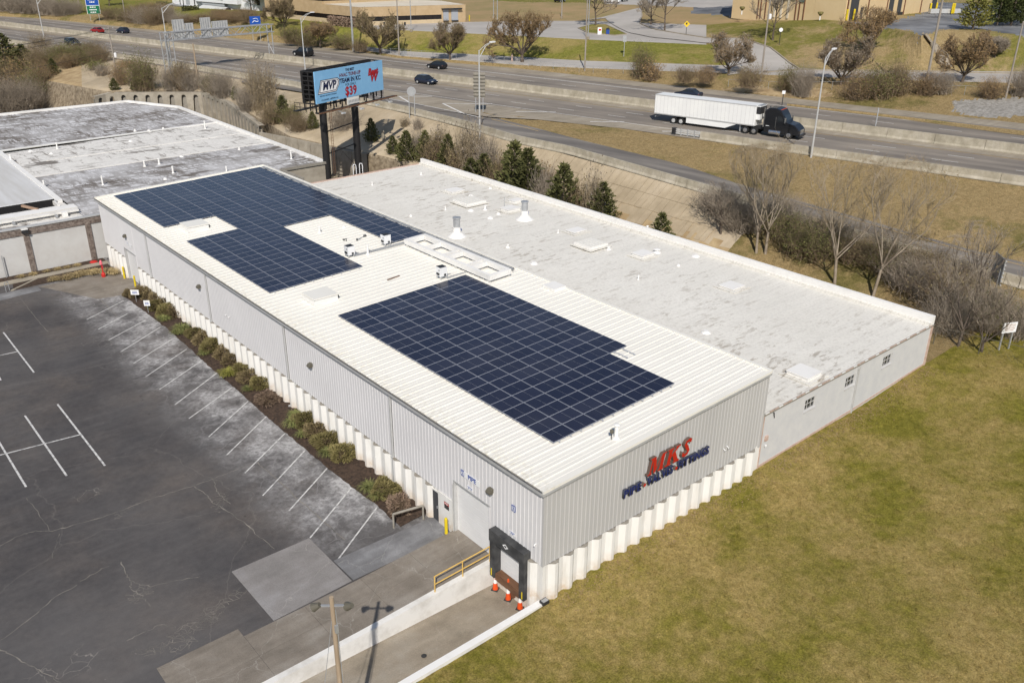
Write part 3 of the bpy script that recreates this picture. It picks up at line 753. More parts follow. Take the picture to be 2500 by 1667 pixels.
s = MB(); e_ = [snap(p) for p in dens([(119.78,71.75,9),(126.9,69.84,9.15),(129.67,65.03,9.25),(134.52,57.83,9.35),(141.73,49.73,9.45),(150.42,39.19,9.65)], 20)]
for a_, b_ in zip(e_[:-1], e_[1:]): s.beam((a_[0], a_[1], a_[2]+0.05), (b_[0], b_[1], b_[2]+0.05), 0.5, 0.25, 'concrete_shoulder')
s.build('kerb', kind='structure')
# dark yard beside the beige warehouse and the concrete drain chute on the hill
s = MB(); ch = [snap(p) for p in dens([(147.52,57.16,14.9),(148.83,55.8,12.8),(148.45,53.55,11),(145.38,50.69,9.5)], 12)]
for a_, b_ in zip(ch[:-1], ch[1:]): s.beam((a_[0], a_[1], a_[2]+0.2), (b_[0], b_[1], b_[2]+0.2), 1.7, 0.25, 'concrete_shoulder')
for d_ in (-0.95, 0.95):
    c2_ = shift(ch, d_)
    for a_, b_ in zip(c2_[:-1], c2_[1:]): s.beam((a_[0], a_[1], a_[2]+0.35), (b_[0], b_[1], b_[2]+0.35), 0.2, 0.35, 'concrete_shoulder')
s.build('drain_chute', label='sloping concrete drain chute running down the grass hill to the frontage road', category='chute')
# small traffic island with grass in front of the driveway
isl = [snap(p) for p in [(134.93,136.93,11.25),(143.88,141.14,11.25),(145.45,137.83,11.25),(132.98,119.12,11.25),(129.27,119.32,11.25),(128.59,127.07,11.25)]]
patch('grass_island', isl, 'bank_grass', 0.12)
s = MB()
for i in range(len(isl)):
    a_, b_ = isl[i], isl[(i+1) % len(isl)]; s.beam((a_[0], a_[1], a_[2]+0.08), (b_[0], b_[1], b_[2]+0.08), 0.25, 0.2, 'concrete_shoulder')
s.build('kerb', kind='structure')
# upper lot at the top of the picture

# ---- near ground: parking lot with the dock cut out, strips of concrete, lawn
lot = MB()
def rect(b, x0, y0, x1, y1, z, mn): b.poly([(x0, y0, z), (x1, y0, z), (x1, y1, z), (x0, y1, z)], mn)
for x0 in range(-70, -2, 4):
    for y0 in range(4, 70, 4):
        rect(lot, x0, y0, min(x0+4, 0.2), min(y0+4, 69.2), 0.0, 'asphalt_lot')
rect(lot, -2, 4, 0.2, 69.2, 0.0, 'asphalt_lot')
rect(lot, -70, -45, -14, 4, 0.0, 'asphalt_lot')
lot.build('parking_lot', kind='structure')
def slab(name, poly, z, mn, th=0.05):
    s = MB(); s.prism(poly, z-th, z, mn); return s.build(name, kind='structure')
def sloped(name, pts, mn, th=0.2):
    s = MB(); s.poly(pts, mn)
    n = len(pts)
    for k in range(n):
        p, q = pts[k], pts[(k+1) % n]; s.poly([(p[0], p[1], p[2]-th), (q[0], q[1], q[2]-th), q, p], mn)
    return s.build(name, kind='structure')
# drive strip up to the overhead door: separate cast bays with open joints between them
drive = empty('concrete_drive', kind='structure')
def dz_(x): return 0.012 if x < -8 else 0.012 + (x+8)/8*0.24
xs = [-22.0, -16.72, -12.72, -9.45, -6.2, -3.1, 0.22]
for i_, (x0, x1) in enumerate(zip(xs[:-1], xs[1:])):
    for j_, (y0, y1) in enumerate(((4.10, 5.75), (5.765, 8.08 if x1 < -12 else 7.44))):
        if i_ == 0: continue
        s = MB(); g = 0.007
        P_ = [(x0+g, y0, dz_(x0)), (x1-g, y0, dz_(x1)), (x1-g, y1, dz_(x1)), (x0+g, y1, dz_(x0))]
        s.poly(P_, 'concrete_drive')
        for k in range(4):
            p, q = P_[k], P_[(k+1) % 4]; s.poly([(p[0], p[1], -0.2), (q[0], q[1], -0.2), q, p], 'concrete_drive')
        s.build('slab', drive)
slab('concrete_patch', [(-11.12, 7.50), (-6.60, 7.62), (-6.56, 12.32), (-11.14, 12.36)], 0.014, 'concrete_patch')
slab('concrete_apron', [(-6.5, 7.62), (-0.02, 7.55), (-0.02, 9.5), (-6.5, 9.7)], 0.010, 'concrete_dark')
slab('concrete_apron', [(-2.9, 57.0), (0.0, 57.0), (0.0, 64.0), (-7.5, 64.2), (-4.2, 57.4)], 0.012, 'concrete_drive')
slab('concrete_apron', [(-12.0, 62.5), (-7.6, 63.0), (-7.6, 64.3), (-14.0, 64.6)], 0.010, 'concrete_dark')
# recessed truck dock
sloped('dock_floor', [(0.2, 0.15, -1.22), (0.2, 4.0, -1.22), (-9.5, 4.0, -0.86), (-26, 4.0, -0.25), (-26, 0.15, -0.25), (-9.5, 0.15, -0.86)], 'concrete_dock')
# ---- parking lines
lines = empty('parking_lines', kind='structure')
def pline(a, c, w=0.09):
    s = MB(); a = Vector(a); c = Vector(c); d = (c-a); d.z = 0; d.normalize(); n = Vector((-d.y, d.x, 0))*w/2
    n_ = 5
    A = [tuple(a.lerp(c, k/n_)-n+Vector((0, 0, 0.007))) for k in range(n_+1)]; B = [tuple(a.lerp(c, k/n_)+n+Vector((0, 0, 0.007))) for k in range(n_+1)]; zo = (1 if w > 0.12 and abs(d.x) > abs(d.y) else 0)*0.004; A = zup(A, zo); B = zup(B, zo)
    s.strip(A, B, 'lot_paint'); s.build('painted_line', lines)
for a_, b_ in (((-6.47,52.87,0), (-2.43,55.38,0)), ((-6.38,50.02,0), (-3.29,51.94,0)), ((-6.43,47.15,0), (-2.52,49.47,0)), ((-6.42,44.16,0), (-2.07,47.15,0)), ((-6.41,41.29,0), (-2.16,44.04,0)), ((-6.46,38.37,0), (-2.08,41.29,0)), ((-6.42,35.6,0), (-2.1,38.34,0)), ((-6.44,32.53,0), (-2.01,35.49,0)), ((-6.44,29.92,0), (-2.12,32.46,0)), ((-6.4,26.62,0), (-2.12,29.67,0)), ((-6.43,23.65,0), (-2.12,26.74,0)), ((-6.44,20.89,0), (-2.22,23.75,0)), ((-6.7,17.86,0), (-2.23,20.9,0)), ((-6.2,15.43,0), (-2.17,18.07,0)), ((-6.51,12.31,0), (-2.1,15.19,0)), ((-6.39,9.55,0), (-2.02,12.41,0))):
    pline(a_, b_)
for a_, b_ in (((-12.79,54.46,0), (-12.84,44.57,0)), ((-14.14,49.62,0), (-12.91,49.52,0)), ((-15.01,49.55,0), (-15.13,44.75,0)), ((-12.92,37.99,0), (-12.94,27.39,0)), ((-15.16,37.68,0), (-15.16,27.71,0)), ((-17.42,37.21,0), (-17.43,27.99,0)), ((-18.8,33.15,0), (-13,32.45,0))):
    pline(a_, b_, 0.121)
# mulch bed along the long wall with an uneven edge
bedL = [(-2.02, 9.9), (-2.02, 10.73), (-1.92, 12.53), (-2.06, 15.2), (-2.14, 18), (-2.14, 21.07), (-2.13, 23.8), (-2.12, 26.7), (-2.03, 29.8), (-2.0, 32.7), (-2.0, 35.1), (-1.97, 37.4), (-1.85, 41.3), (-1.75, 45.5), (-1.87, 51.1), (-2.06, 56.4)]
lo_, hi_ = [], []
for k in range(140):
    yv = 9.9+46.5*k/139
    xe = np.interp(yv, [p[1] for p in bedL], [p[0] for p in bedL]) + random.uniform(-0.05, 0.05)
    lo_.append((xe, yv, 0.006)); hi_.append((0.1, yv, 0.13))
md_ = [((a[0]*0.55+c[0]*0.45), a[1], 0.11+random.uniform(-0.03, 0.03)) for a, c in zip(lo_, hi_)]
s = MB(); s.strip(lo_, md_, 'mulch'); s.strip(md_, hi_, 'mulch'); s.build('mulch_bed', kind='structure')
# ---- lawn
def lawn_z(x, y):
    z = np.interp(x, [-30, 0, 2, 5, 8, 12, 18, 29, 39, 50, 90], [-0.15, -0.06, 0.05, 0.25, 0.34, 0.42, 0.52, 0.76, 1.2, 1.5, 1.8])
    return z - 0.006*max(0, -y) + 0.05*math.sin(x*0.35+y*0.21) + 0.04*math.sin(x*0.13-y*0.33)
xs = np.concatenate([np.linspace(-26, 0, 60), np.linspace(0.06, 50, 130), np.linspace(51, 95, 40)])
ys = np.concatenate([np.linspace(-48, -12, 60), np.linspace(-11.6, -0.4, 46), [-0.2, 0.0]])
G_ = np.zeros((len(ys), len(xs), 3))
for j_, yv in enumerate(ys):
    for i_, xv in enumerate(xs):
        y2 = yv if xv > 0.03 else min(yv, -0.22)
        G_[j_, i_] = (xv, y2, lawn_z(xv, y2) + random.uniform(-0.02, 0.02))
link('lawn', grid_mesh('lawn', G_, ['lawn_grass']*(len(ys)-1), 0.0), kind='structure')
xs = np.linspace(39.75, 95, 70); ys = np.linspace(-0.05, 18, 30)
G_ = np.zeros((30, 70, 3))
for j_, yv in enumerate(ys):
    for i_, xv in enumerate(xs): G_[j_, i_] = (xv, yv, lawn_z(xv, 0) + random.uniform(-0.03, 0.03) - 0.02*yv)
link('rough_grass', grid_mesh('rough_grass', G_, ['verge_grass']*29, 0.0), kind='structure')

# ================================================================== MAIN WAREHOUSE
W, LEN, HE, SL, HC = 18.04, 67.1, 6.80, 0.035, 2.23     # width, length, eave height, roof slope, foot of the metal siding
def rz_(x): return HE + SL*x
wh = empty('warehouse', (0, 0, 0), label='long white warehouse with ribbed metal siding and two rooftop solar arrays', category='warehouse')
# core walls just inside the skin (closed, so nothing shows through)
def siding(name, horiz, s0, s1, zt, mn, cuts, out):
    """ribbed sheet: ribs every 0.3 m. horiz 'y' = long wall (faces -x), 'x' = sign wall (faces -y)"""
    b = MB(); br = [s0, s1]
    n = int((s1-s0)/0.30)
    prof = [(s0, 0.0)]
    p = (s1-s0)/n
    for k in range(n):
        a = s0+k*p
        rd = 0.020 if horiz == 'y' else 0.030; prof += [(a+p*0.62, 0.0), (a+p*0.70, rd), (a+p*0.90, rd), (a+p*0.98, 0.0)]
    prof.append((s1, 0.0))
    for c0, c1, _ in cuts:
        for c in (c0, c1):
            if s0 < c < s1: prof += [(c-0.0005, 0.0), (c+0.0005, 0.0)]
    prof.sort()
    for (a, d0), (c, d1) in zip(prof[:-1], prof[1:]):
        mid = (a+c)/2; zb = HC
        for c0, c1, zc in cuts:
            if c0 <= mid <= c1: zb = zc
        if horiz == 'y':
            b.poly([(-d1, c, zb), (-d0, a, zb), (-d0, a, zt(a)), (-d1, c, zt(c))], mn)
        else:
            b.poly([(a, -d0, zb), (c, -d1, zb), (c, -d1, zt(c)), (a, -d0, zt(a))], mn)
    return b.build(name, wh)
DOOR2 = (4.15, 7.42, 3.62); DOOR1 = (57.62, 60.92, 3.25)
bays = [0.0, 13.42, 26.84, 40.26, 53.68, 67.1]
for a_, b_ in zip(bays[:-1], bays[1:]):
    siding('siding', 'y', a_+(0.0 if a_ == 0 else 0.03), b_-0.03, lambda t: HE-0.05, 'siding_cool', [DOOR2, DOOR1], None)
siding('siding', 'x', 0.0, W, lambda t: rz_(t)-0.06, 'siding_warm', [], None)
# back wall and far end
b = MB()
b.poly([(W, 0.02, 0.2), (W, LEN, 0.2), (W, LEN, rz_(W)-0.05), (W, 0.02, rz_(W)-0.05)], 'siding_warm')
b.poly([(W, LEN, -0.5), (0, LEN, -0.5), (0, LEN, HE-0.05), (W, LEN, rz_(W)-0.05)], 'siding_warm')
b.build('back_wall', wh)
# corner trim, foot flashing
b = MB(); b.box((-0.02, -0.02, (HC+HE)/2), (0.10, 0.10, HE-HC-0.1), 'siding_warm'); b.build('corner_trim', wh)
b = MB(); b.box((W, -0.03, (HC+rz_(W))/2-0.05), (0.12, 0.12, rz_(W)-HC-0.1), 'siding_warm'); b.build('corner_trim', wh)
# ---- roof: standing seam sheets laid from eave to back
s = MB(); pw = LEN/110.0; x0, x1 = -0.16, W+0.10
def rp(x, y, d): return (x, y, rz_(x)+d)
prof = [(0.0, 0.0), (0.015, 0.055), (0.055, 0.055), (0.07, 0.0), (0.30*pw/0.61, 0.0), (0.315, 0.016), (0.355, 0.016), (0.37, 0.0), (pw, 0.0)]
for (a, d0), (c, d1) in zip(prof[:-1], prof[1:]):
    s.poly([rp(x0, a, d0), rp(x1, a, d0), rp(x1, c, d1), rp(x0, c, d1)], 'roof_metal')
s.poly([rp(x0, 0, -0.05), rp(x0, 0, 0), rp(x0, pw, 0), rp(x0, pw, -0.05)], 'roof_metal')
for (a, d0), (c, d1) in zip(prof[:3], prof[1:4]):
    pass
s.poly([rp(x0, prof[0][0], 0.0), rp(x0, prof[1][0], 0.055), rp(x0, prof[2][0], 0.055), rp(x0, prof[3][0], 0.0)], 'roof_metal')
rpm = s.mesh('roof_sheet')
for k in range(110): link('roof_sheet', rpm, wh, (0, k*pw, 0))
# eave gutter (long side), rake trim (short sides), ridge flashing
b = MB()
b.box((-0.235, LEN/2, HE-0.10), (0.14, LEN+0.2, 0.15), 'trim_grey'); b.box((-0.235, LEN/2, HE-0.012), (0.10, LEN+0.18, 0.02), 'trim_dark')
b.build('gutter', wh)
b = MB()
for k in range(56): b.box((-0.20, 0.6+k*1.19, HE+0.008), (0.055, 0.9, 0.03), 'ledge_concrete')
b.build('eave_closure', wh, kind='stuff')
b = MB(); b.beam((-0.20, -0.10, rz_(-0.2)+0.00), (W+0.12, -0.10, rz_(W+0.12)+0.00), 0.16, 0.16, 'roof_metal'); b.beam((-0.24, -0.145, rz_(-0.2)-0.14), (W+0.12, -0.145, rz_(W+0.12)-0.14), 0.08, 0.15, 'trim_grey'); b.build('rake_trim', wh)
b = MB(); b.beam((-0.20, LEN+0.10, HE+0.03), (W+0.12, LEN+0.10, rz_(W)+0.03), 0.20, 0.22, 'roof_metal'); b.build('rake_trim', wh)
b = MB(); b.beam((W+0.16, -0.1, rz_(W)+0.01), (W+0.16, LEN+0.1, rz_(W)+0.01), 0.22, 0.16, 'roof_metal'); b.build('back_trim', wh)
# downspouts at the bay joints
for yv in bays[1:-1]:
    b = MB(); b.box((-0.10, yv, (HE+0.15)/2), (0.10, 0.11, HE-0.25), 'galv_pale'); b.box((-0.13, yv, HC+0.05), (0.16, 0.18, 0.05), 'galv_pale'); b.box((-0.20, yv, 0.16), (0.26, 0.11, 0.1), 'galv_pale'); b.build('downspout', wh)
# ---- base: white precast tee panels, stems outwards
def tee(pitch, z0):
    s = MB(); h = pitch/2
    pr = [(-h+0.004, 0.0), (-0.38, 0.0), (-0.10, -0.23), (0.10, -0.23), (0.38, 0.0), (h-0.004, 0.0)]
    for (a, d0), (c, d1) in zip(pr[:-1], pr[1:]):
        s.poly([(a, d0, z0), (c, d1, z0), (c, d1, HC-0.02), (a, d0, HC-0.02)], 'white_concrete')
    s.poly([(-0.38, 0.0, HC-0.02), (-0.10, -0.23, HC-0.02), (0.10, -0.23, HC-0.02), (0.38, 0.0, HC-0.02)], 'ledge_concrete')
    s.poly([(-h+0.004, 0.0, z0), (-h+0.004, 0.0, HC-0.02), (-h+0.004, 0.12, HC-0.02), (-h+0.004, 0.12, z0)], 'white_concrete')
    return s.mesh('base_panel')
PX, PY = 1.035, 1.124
tx, ty = tee(PX, -0.5), tee(PY, -1.3)
k = 0
while 0.77+k*PX < W-0.2:
    link('base_panel', tx, wh, (0.77+k*PX, 0.0, 0.0)); k += 1
k = 0
while 0.77+k*PY < LEN-0.2:
    yv = 0.77+k*PY; k += 1
    if 1.25 < yv < 3.7 or 4.0 < yv < 9.2 or 57.4 < yv < 61.1: continue
    link('base_panel', ty, wh, (0.0, yv, 0.0), -math.pi/2)
b = MB()                                                     # plain painted returns beside the openings and behind the panels
b.box((0.12, 0.22, 0.40), (0.20, 0.44, 3.60), 'white_concrete'); b.box((0.10, 3.92, 0.45), (0.24, 0.52, 3.5), 'white_concrete'); b.box((0.30, LEN/2, 0.45), (0.2, LEN-0.1, 3.4), 'white_concrete') if False else None
b.build('base_return', wh)
b = MB(); b.box((0.06, 8.15, 0.86), (0.26, 1.36, 2.70), 'white_concrete'); b.build('base_return', wh)
b = MB(); b.box((0.10, 9.4, 2.13), (0.2, 1.3, 0.17), 'white_concrete'); b.build('base_return', wh)
b = MB(); b.box((W-0.05, 0.10, 1.0), (0.62, 0.22, 2.6), 'white_concrete'); b.build('base_return', wh)
# ---- overhead door 2 (at the drive strip)
def overhead(y0, y1, z0, z1, jamb):
    d = MB(); n = 7; h = (z1-z0)/n
    for k in range(n):
        d.box((0.21, (y0+y1)/2, z0+h*(k+0.5)), (0.05, y1-y0, h-0.012), 'door_white')
    o = d.build('overhead_door', wh)
    f = MB()
    f.box((0.08, y1+0.045, (z0+z1)/2), (0.26, 0.09, z1-z0), jamb); f.box((0.08, y0-0.045, (z0+z1)/2), (0.26, 0.09, z1-z0), 'siding_cool')
    f.box((0.09, (y0+y1)/2, z1+0.045), (0.26, y1-y0+0.18, 0.09), 'trim_grey')
    f.build('door_frame', o); return o
o = overhead(4.25, 7.30, 0.26, 3.57, 'galv_pale')
s = MB(); s.tube((-0.10, 7.36, 0.26), (-0.10, 7.36, 3.4), 0.03, 0.03, 8, 'galv_pale'); s.build('door_seal', o)
o = overhead(57.72, 60.82, 0.03, 3.20, 'trim_grey')
# ---- personnel door
d = MB(); d.box((0.0, 9.21, 0.98), (0.06, 0.72, 2.02), 'door_dark'); o = d.build('door', wh)
f = MB(); f.box((0.0, 9.60, 1.02), (0.10, 0.06, 2.12), 'white_concrete'); f.box((0.0, 8.82, 1.02), (0.10, 0.06, 2.12), 'white_concrete'); f.box((0.0, 9.21, 2.05), (0.10, 0.84, 0.08), 'white_concrete'); f.build('door_frame', o)
f = MB(); f.box((-0.05, 8.97, 1.0), (0.06, 0.05, 0.16), 'galv'); f.build('handle', o)
f = MB(); f.poly([(-0.02, 9.30, 1.15), (-0.02, 9.02, 1.0), (-0.02, 8.93, 1.25), (-0.02, 9.10, 1.5), (-0.02, 9.26, 1.42)], 'sign_white'); f.poly([(-0.02, 9.26, 0.95), (-0.02, 9.0, 0.75), (-0.02, 8.92, 0.88), (-0.02, 9.18, 1.06)], 'sign_white'); f.build('notice', o)
# ---- dock door with black foam seal
ds = empty('dock_seal', (0, 0, 0), label='black foam dock seal framing the recessed loading dock door', category='dock seal')
def pad(pts, xo, mn, name, par):
    s = MB(); n = len(pts)
    A = [(0.02, p[0], p[1]) for p in pts]; B = [(xo, p[0]*1.0, p[1]) for p in pts]
    s.poly(list(reversed(B)), mn)
    for k in range(n):
        q = (k+1) % n; s.poly([A[k], A[q], B[q], B[k]], mn)
    return s.build(name, par)
s = MB(); s.box((-0.20, 3.50, 0.80), (0.44, 0.40, 2.30), 'seal_black'); s.build('side_pad', ds)
s = MB(); s.box((-0.20, 1.12, 0.80), (0.44, 0.40, 2.30), 'seal_black'); s.build('side_pad', ds)
s = MB(); s.box((-0.22, 2.31, 2.30), (0.48, 2.82, 0.70), 'seal_black'); s.build('head_pad', ds)
for yv in (3.56, 1.06):
    s = MB(); s.box((-0.43, yv, -0.05), (0.02, 0.07, 0.45), 'safety_yellow'); s.build('guide_stripe', ds)
s = MB(); s.poly([(-0.465, 2.60, 2.30), (-0.465, 2.36, 2.15), (-0.465, 2.12, 2.30), (-0.465, 2.36, 2.45)][::-1], 'sign_white'); s.build('maker_badge', ds)
s = MB(); s.poly([(-0.468, 2.49, 2.30), (-0.468, 2.36, 2.22), (-0.468, 2.23, 2.30), (-0.468, 2.36, 2.38)][::-1], 'plastic_dark'); s.build('maker_badge', ds)
d = MB()
for k in range(5): d.box((0.06, 2.31, 0.20+0.38*k), (0.05, 2.20, 0.368), 'door_white')
o = d.build('dock_door', wh)
f = MB(); f.box((-0.02, 3.36, 0.95), (0.12, 0.08, 2.1), 'white_paint'); f.build('door_frame', o)
f = MB(); f.box((-0.02, 1.27, 0.95), (0.12, 0.08, 2.1), 'white_paint'); f.build('door_frame', o)
f = MB(); f.box((-0.14, 2.31, -0.06), (0.46, 1.96, 0.08), 'wood_brown'); f.box((-0.34, 2.31, -0.27), (0.10, 1.96, 0.34), 'wood_brown'); f.build('dock_sill', wh)
f = MB(); f.box((0.08, 2.2, -0.65), (0.2, 3.4, 1.25), 'white_concrete'); f.build('dock_wall', wh)
f = MB(); f.box((-0.12, 2.15, -0.75), (0.16, 0.30, 0.5), 'wood_brown'); f.build('bumper_block', wh)

# ================================================================== LOW FLAT-ROOFED BUILDING BESIDE IT
ax = empty('flat_roof_building', (W, 0, 0), label='low flat-roofed pale building attached behind the warehouse, white membrane roof', category='building')
AX1, AY1, AZ = 39.55, 67.0, 4.45
def child(b, name, par, **k):
    px = par.location; b.v = [(p[0]-px[0], p[1]-px[1], p[2]-px[2]) for p in b.v]; return b.build(name, par, **k)
b = MB()
wins = [(22.85, 24.12, 2.98, 3.80), (27.70, 28.98, 3.02, 3.84), (32.62, 33.90, 3.10, 3.92)]
xs = [W+0.1] + [v for w_ in wins for v in w_[:2]] + [AX1]
ztop = lambda x: AZ-0.02
for i_, (a_, c_) in enumerate(zip(xs[:-1], xs[1:])):
    if i_ % 2 == 0: b.poly([(a_, 0, -0.4), (c_, 0, -0.4), (c_, 0, AZ-0.02), (a_, 0, AZ-0.02)], 'block_paint')
    else:
        w_ = wins[i_//2]
        b.poly([(a_, 0, -0.4), (c_, 0, -0.4), (c_, 0, w_[2]), (a_, 0, w_[2])], 'block_paint'); b.poly([(a_, 0, w_[3]), (c_, 0, w_[3]), (c_, 0, AZ-0.02), (a_, 0, AZ-0.02)], 'block_paint')
        for p, q in (((a_, w_[2]), (a_, w_[3])), ((c_, w_[3]), (c_, w_[2])), ((a_, w_[3]), (c_, w_[3])), ((c_, w_[2]), (a_, w_[2]))):
            b.poly([(p[0], 0, p[1]), (q[0], 0, q[1]), (q[0], 0.18, q[1]), (p[0], 0.18, p[1])], 'block_paint')
b.poly([(AX1, 0, -0.4), (AX1, AY1, -0.4), (AX1, AY1, 5.0), (AX1, 0, 5.0)], 'block_paint')
b.poly([(AX1, AY1, -0.4), (W, AY1, -0.4), (W, AY1, AZ), (AX1, AY1, AZ)], 'block_paint')
child(b, 'wall', ax)
for w_ in wins:
    f = MB(); xm = (w_[0]+w_[1])/2; zm = (w_[2]+w_[3])/2
    for zz in (w_[2]+0.02, w_[3]-0.02): f.box((xm, 0.10, zz), (w_[1]-w_[0], 0.06, 0.04), 'panel_white')
    for xx in (w_[0]+0.02, w_[1]-0.02): f.box((xx, 0.10, zm), (0.04, 0.06, w_[3]-w_[2]-0.08), 'panel_white')
    for k in (1, 2): f.box((w_[0]+(w_[1]-w_[0])*k/3, 0.105, zm), (0.03, 0.03, w_[3]-w_[2]-0.08), 'panel_white')
    f.box((xm, 0.107, zm), (w_[1]-w_[0]-0.08, 0.03, 0.03), 'panel_white')
    wo = child(f, 'window', ax)
    g = MB(); cw = (w_[1]-w_[0]-0.08)/3
    for k in range(3):
        for j in range(2):
            g2 = MB(); z0 = w_[2]+0.04+j*(w_[3]-w_[2]-0.08)/2; x0 = w_[0]+0.04+k*cw
            g2.poly([(x0, 0.13, z0), (x0+cw, 0.13, z0), (x0+cw, 0.13, z0+(w_[3]-w_[2]-0.08)/2), (x0, 0.13, z0+(w_[3]-w_[2]-0.08)/2)], 'glass_dark')
            g2.v = [(p[0]-ax.location[0], p[1], p[2]) for p in g2.v]; g2.build('pane', wo)
    g = MB(); g.box((xm, -0.035, w_[2]-0.05), (w_[1]-w_[0]+0.08, 0.09, 0.05), 'panel_white'); g.v = [(p[0]-ax.location[0], p[1], p[2]) for p in g.v]; g.build('sill', wo)
# roof membrane, gently uneven
xs = np.linspace(W+0.2, AX1-0.28, 30); ys = np.linspace(-0.02, AY1, 70)
G_ = np.zeros((70, 30, 3))
for j_, yv in enumerate(ys):
    for i_, xv in enumerate(xs): G_[j_, i_] = (xv-W, yv, AZ+0.02+(xv-W)*0.006+random.uniform(-0.012, 0.012))
link('roof', grid_mesh('roof', G_, ['roof_membrane']*69, 0.0), ax)
b = MB(); b.beam((AX1-0.05, -0.04, 4.86), (AX1-0.05, AY1, 4.86), 0.34, 0.84, 'white_paint'); child(b, 'parapet', ax)
b = MB(); b.beam((AX1-0.30, -0.02, 4.66), (AX1-0.30, AY1-0.01, 4.66), 0.30, 0.26, 'roof_membrane'); child(b, 'cant_strip', ax)
b = MB(); b.beam((W+0.1, -0.05, AZ-0.02), (AX1, -0.05, AZ+0.10), 0.12, 0.12, 'ledge_concrete')
child(b, 'roof_edge', ax)
for k in range(44):
    b = MB(); xx = W+0.35+k*0.48; b.box((xx, -0.10, AZ+0.065+(xx-W)*0.0055), (0.40, 0.05, 0.055), 'brick_pink' if k % 3 else 'white_paint'); child(b, 'edge_clip', ax)
b = MB(); b.beam((W+0.1, AY1+0.03, AZ+0.05), (AX1, AY1+0.03, AZ+0.17), 0.2, 0.16, 'brick_pink'); child(b, 'roof_edge', ax)
b = MB(); b.box((29.15, -0.06, 2.5), (0.10, 0.09, 3.9), 'galv_pale'); b.box((29.15, -0.07, 4.2), (0.18, 0.12, 0.2), 'galv_pale'); child(b, 'downspout', ax)
b = MB(); b.box((AX1-0.05, -0.03, 2.6), (0.22, 0.09, 3.9), 'brick_pink'); child(b, 'corner_strip', ax)
b = MB(); b.box((W+0.20, -0.02, 2.2), (0.09, 0.06, 4.4), 'brick_pink'); child(b, 'corner_strip', ax)
b = MB(); b.beam((W+0.3, -0.015, 0.66), (29.0, -0.015, 0.86), 0.03, 0.16, 'brick_pink'); b.beam((29.0, -0.015, 0.86), (AX1, -0.015, 1.30), 0.03, 0.14, 'brick_pink'); child(b, 'base_course', ax)
b = MB(); b.tube((19.19,-0.06,4.26), (19.33,-0.06,3.84), 0.04, 0.02, 6, 'plastic_dark'); child(b, 'wall_bracket', ax)

# ================================================================== OLD FLAT-ROOFED BUILDING AT THE LEFT
ob = empty('old_flat_building', (-5, 69, 0), label='old building at far left with stained grey flat roof and brown pebble pilasters', category='building')
OZ = 4.5
out = [(-40, 69.0), (23.8, 69.0), (23.8, 74.8), (30.25, 74.9), (31.0, 126.2), (26.3, 137.4), (-40, 135.5)]
b = MB()
for (xa, ya), (xb, yb) in zip(out, out[1:]+out[:1]):
    if ya == 69.0 and yb == 69.0: continue
    b.poly([(xa, ya, -0.3), (xb, yb, -0.3), (xb, yb, OZ), (xa, ya, OZ)], 'concrete_wall')
child(b, 'wall', ob)
def roofpiece(name, poly, z, mn):
    s = MB(); s.poly([(p[0], p[1], z) for p in poly], mn); return child(s, name, ob)
roofpiece('roof', [(-40, 106.3), (30.7, 109.7), (31.0, 126.2), (26.3, 137.4), (-40, 135.5)], OZ, 'old_roof_grey')
roofpiece('roof', [(-0.6, 90.5), (30.4, 91.2), (30.7, 109.7), (-0.6, 106.6)], OZ, 'old_roof_cream')
roofpiece('roof', [(-0.9, 69.1), (23.8, 69.1), (23.8, 74.8), (30.25, 74.9), (30.4, 91.2), (-0.6, 90.5)], OZ, 'old_roof_grey')
roofpiece('roof', [(-40, 76.6), (-1.3, 76.6), (-0.6, 106.6), (-40, 104.6)], OZ+0.25, 'old_roof_white')
roofpiece('roof', [(-40, 69.1), (-0.9, 69.1), (-0.95, 76.6), (-40, 76.6)], OZ-0.02, 'old_roof_cream')
def curb(pts, w, h, mn='white_paint', z=OZ, name='parapet'):
    s = MB()
    for a_, b_ in zip(pts[:-1], pts[1:]): s.beam((a_[0], a_[1], z+h/2), (b_[0], b_[1], z+h/2), w, h, mn)
    return child(s, name, ob)
curb([(-40, 135.5), (26.3, 137.4), (31.0, 126.2), (30.25, 74.9)], 0.42, 0.32)
curb([(-40, 106.3), (30.7, 109.7)], 0.5, 0.14, name='roof_seam')
curb([(-0.6, 90.5), (30.4, 91.2)], 0.4, 0.08, 'stained_white', name='roof_seam')
curb([(3.0, 98.6), (30.5, 99.6)], 0.25, 0.06, 'stained_white', name='roof_seam')
curb([(-1.3, 76.6), (-0.6, 106.6)], 0.5, 0.36, name='parapet')
curb([(23.8, 69.0), (23.8, 74.8), (30.25, 74.9)], 0.3, 0.30, 'ledge_concrete', name='parapet')
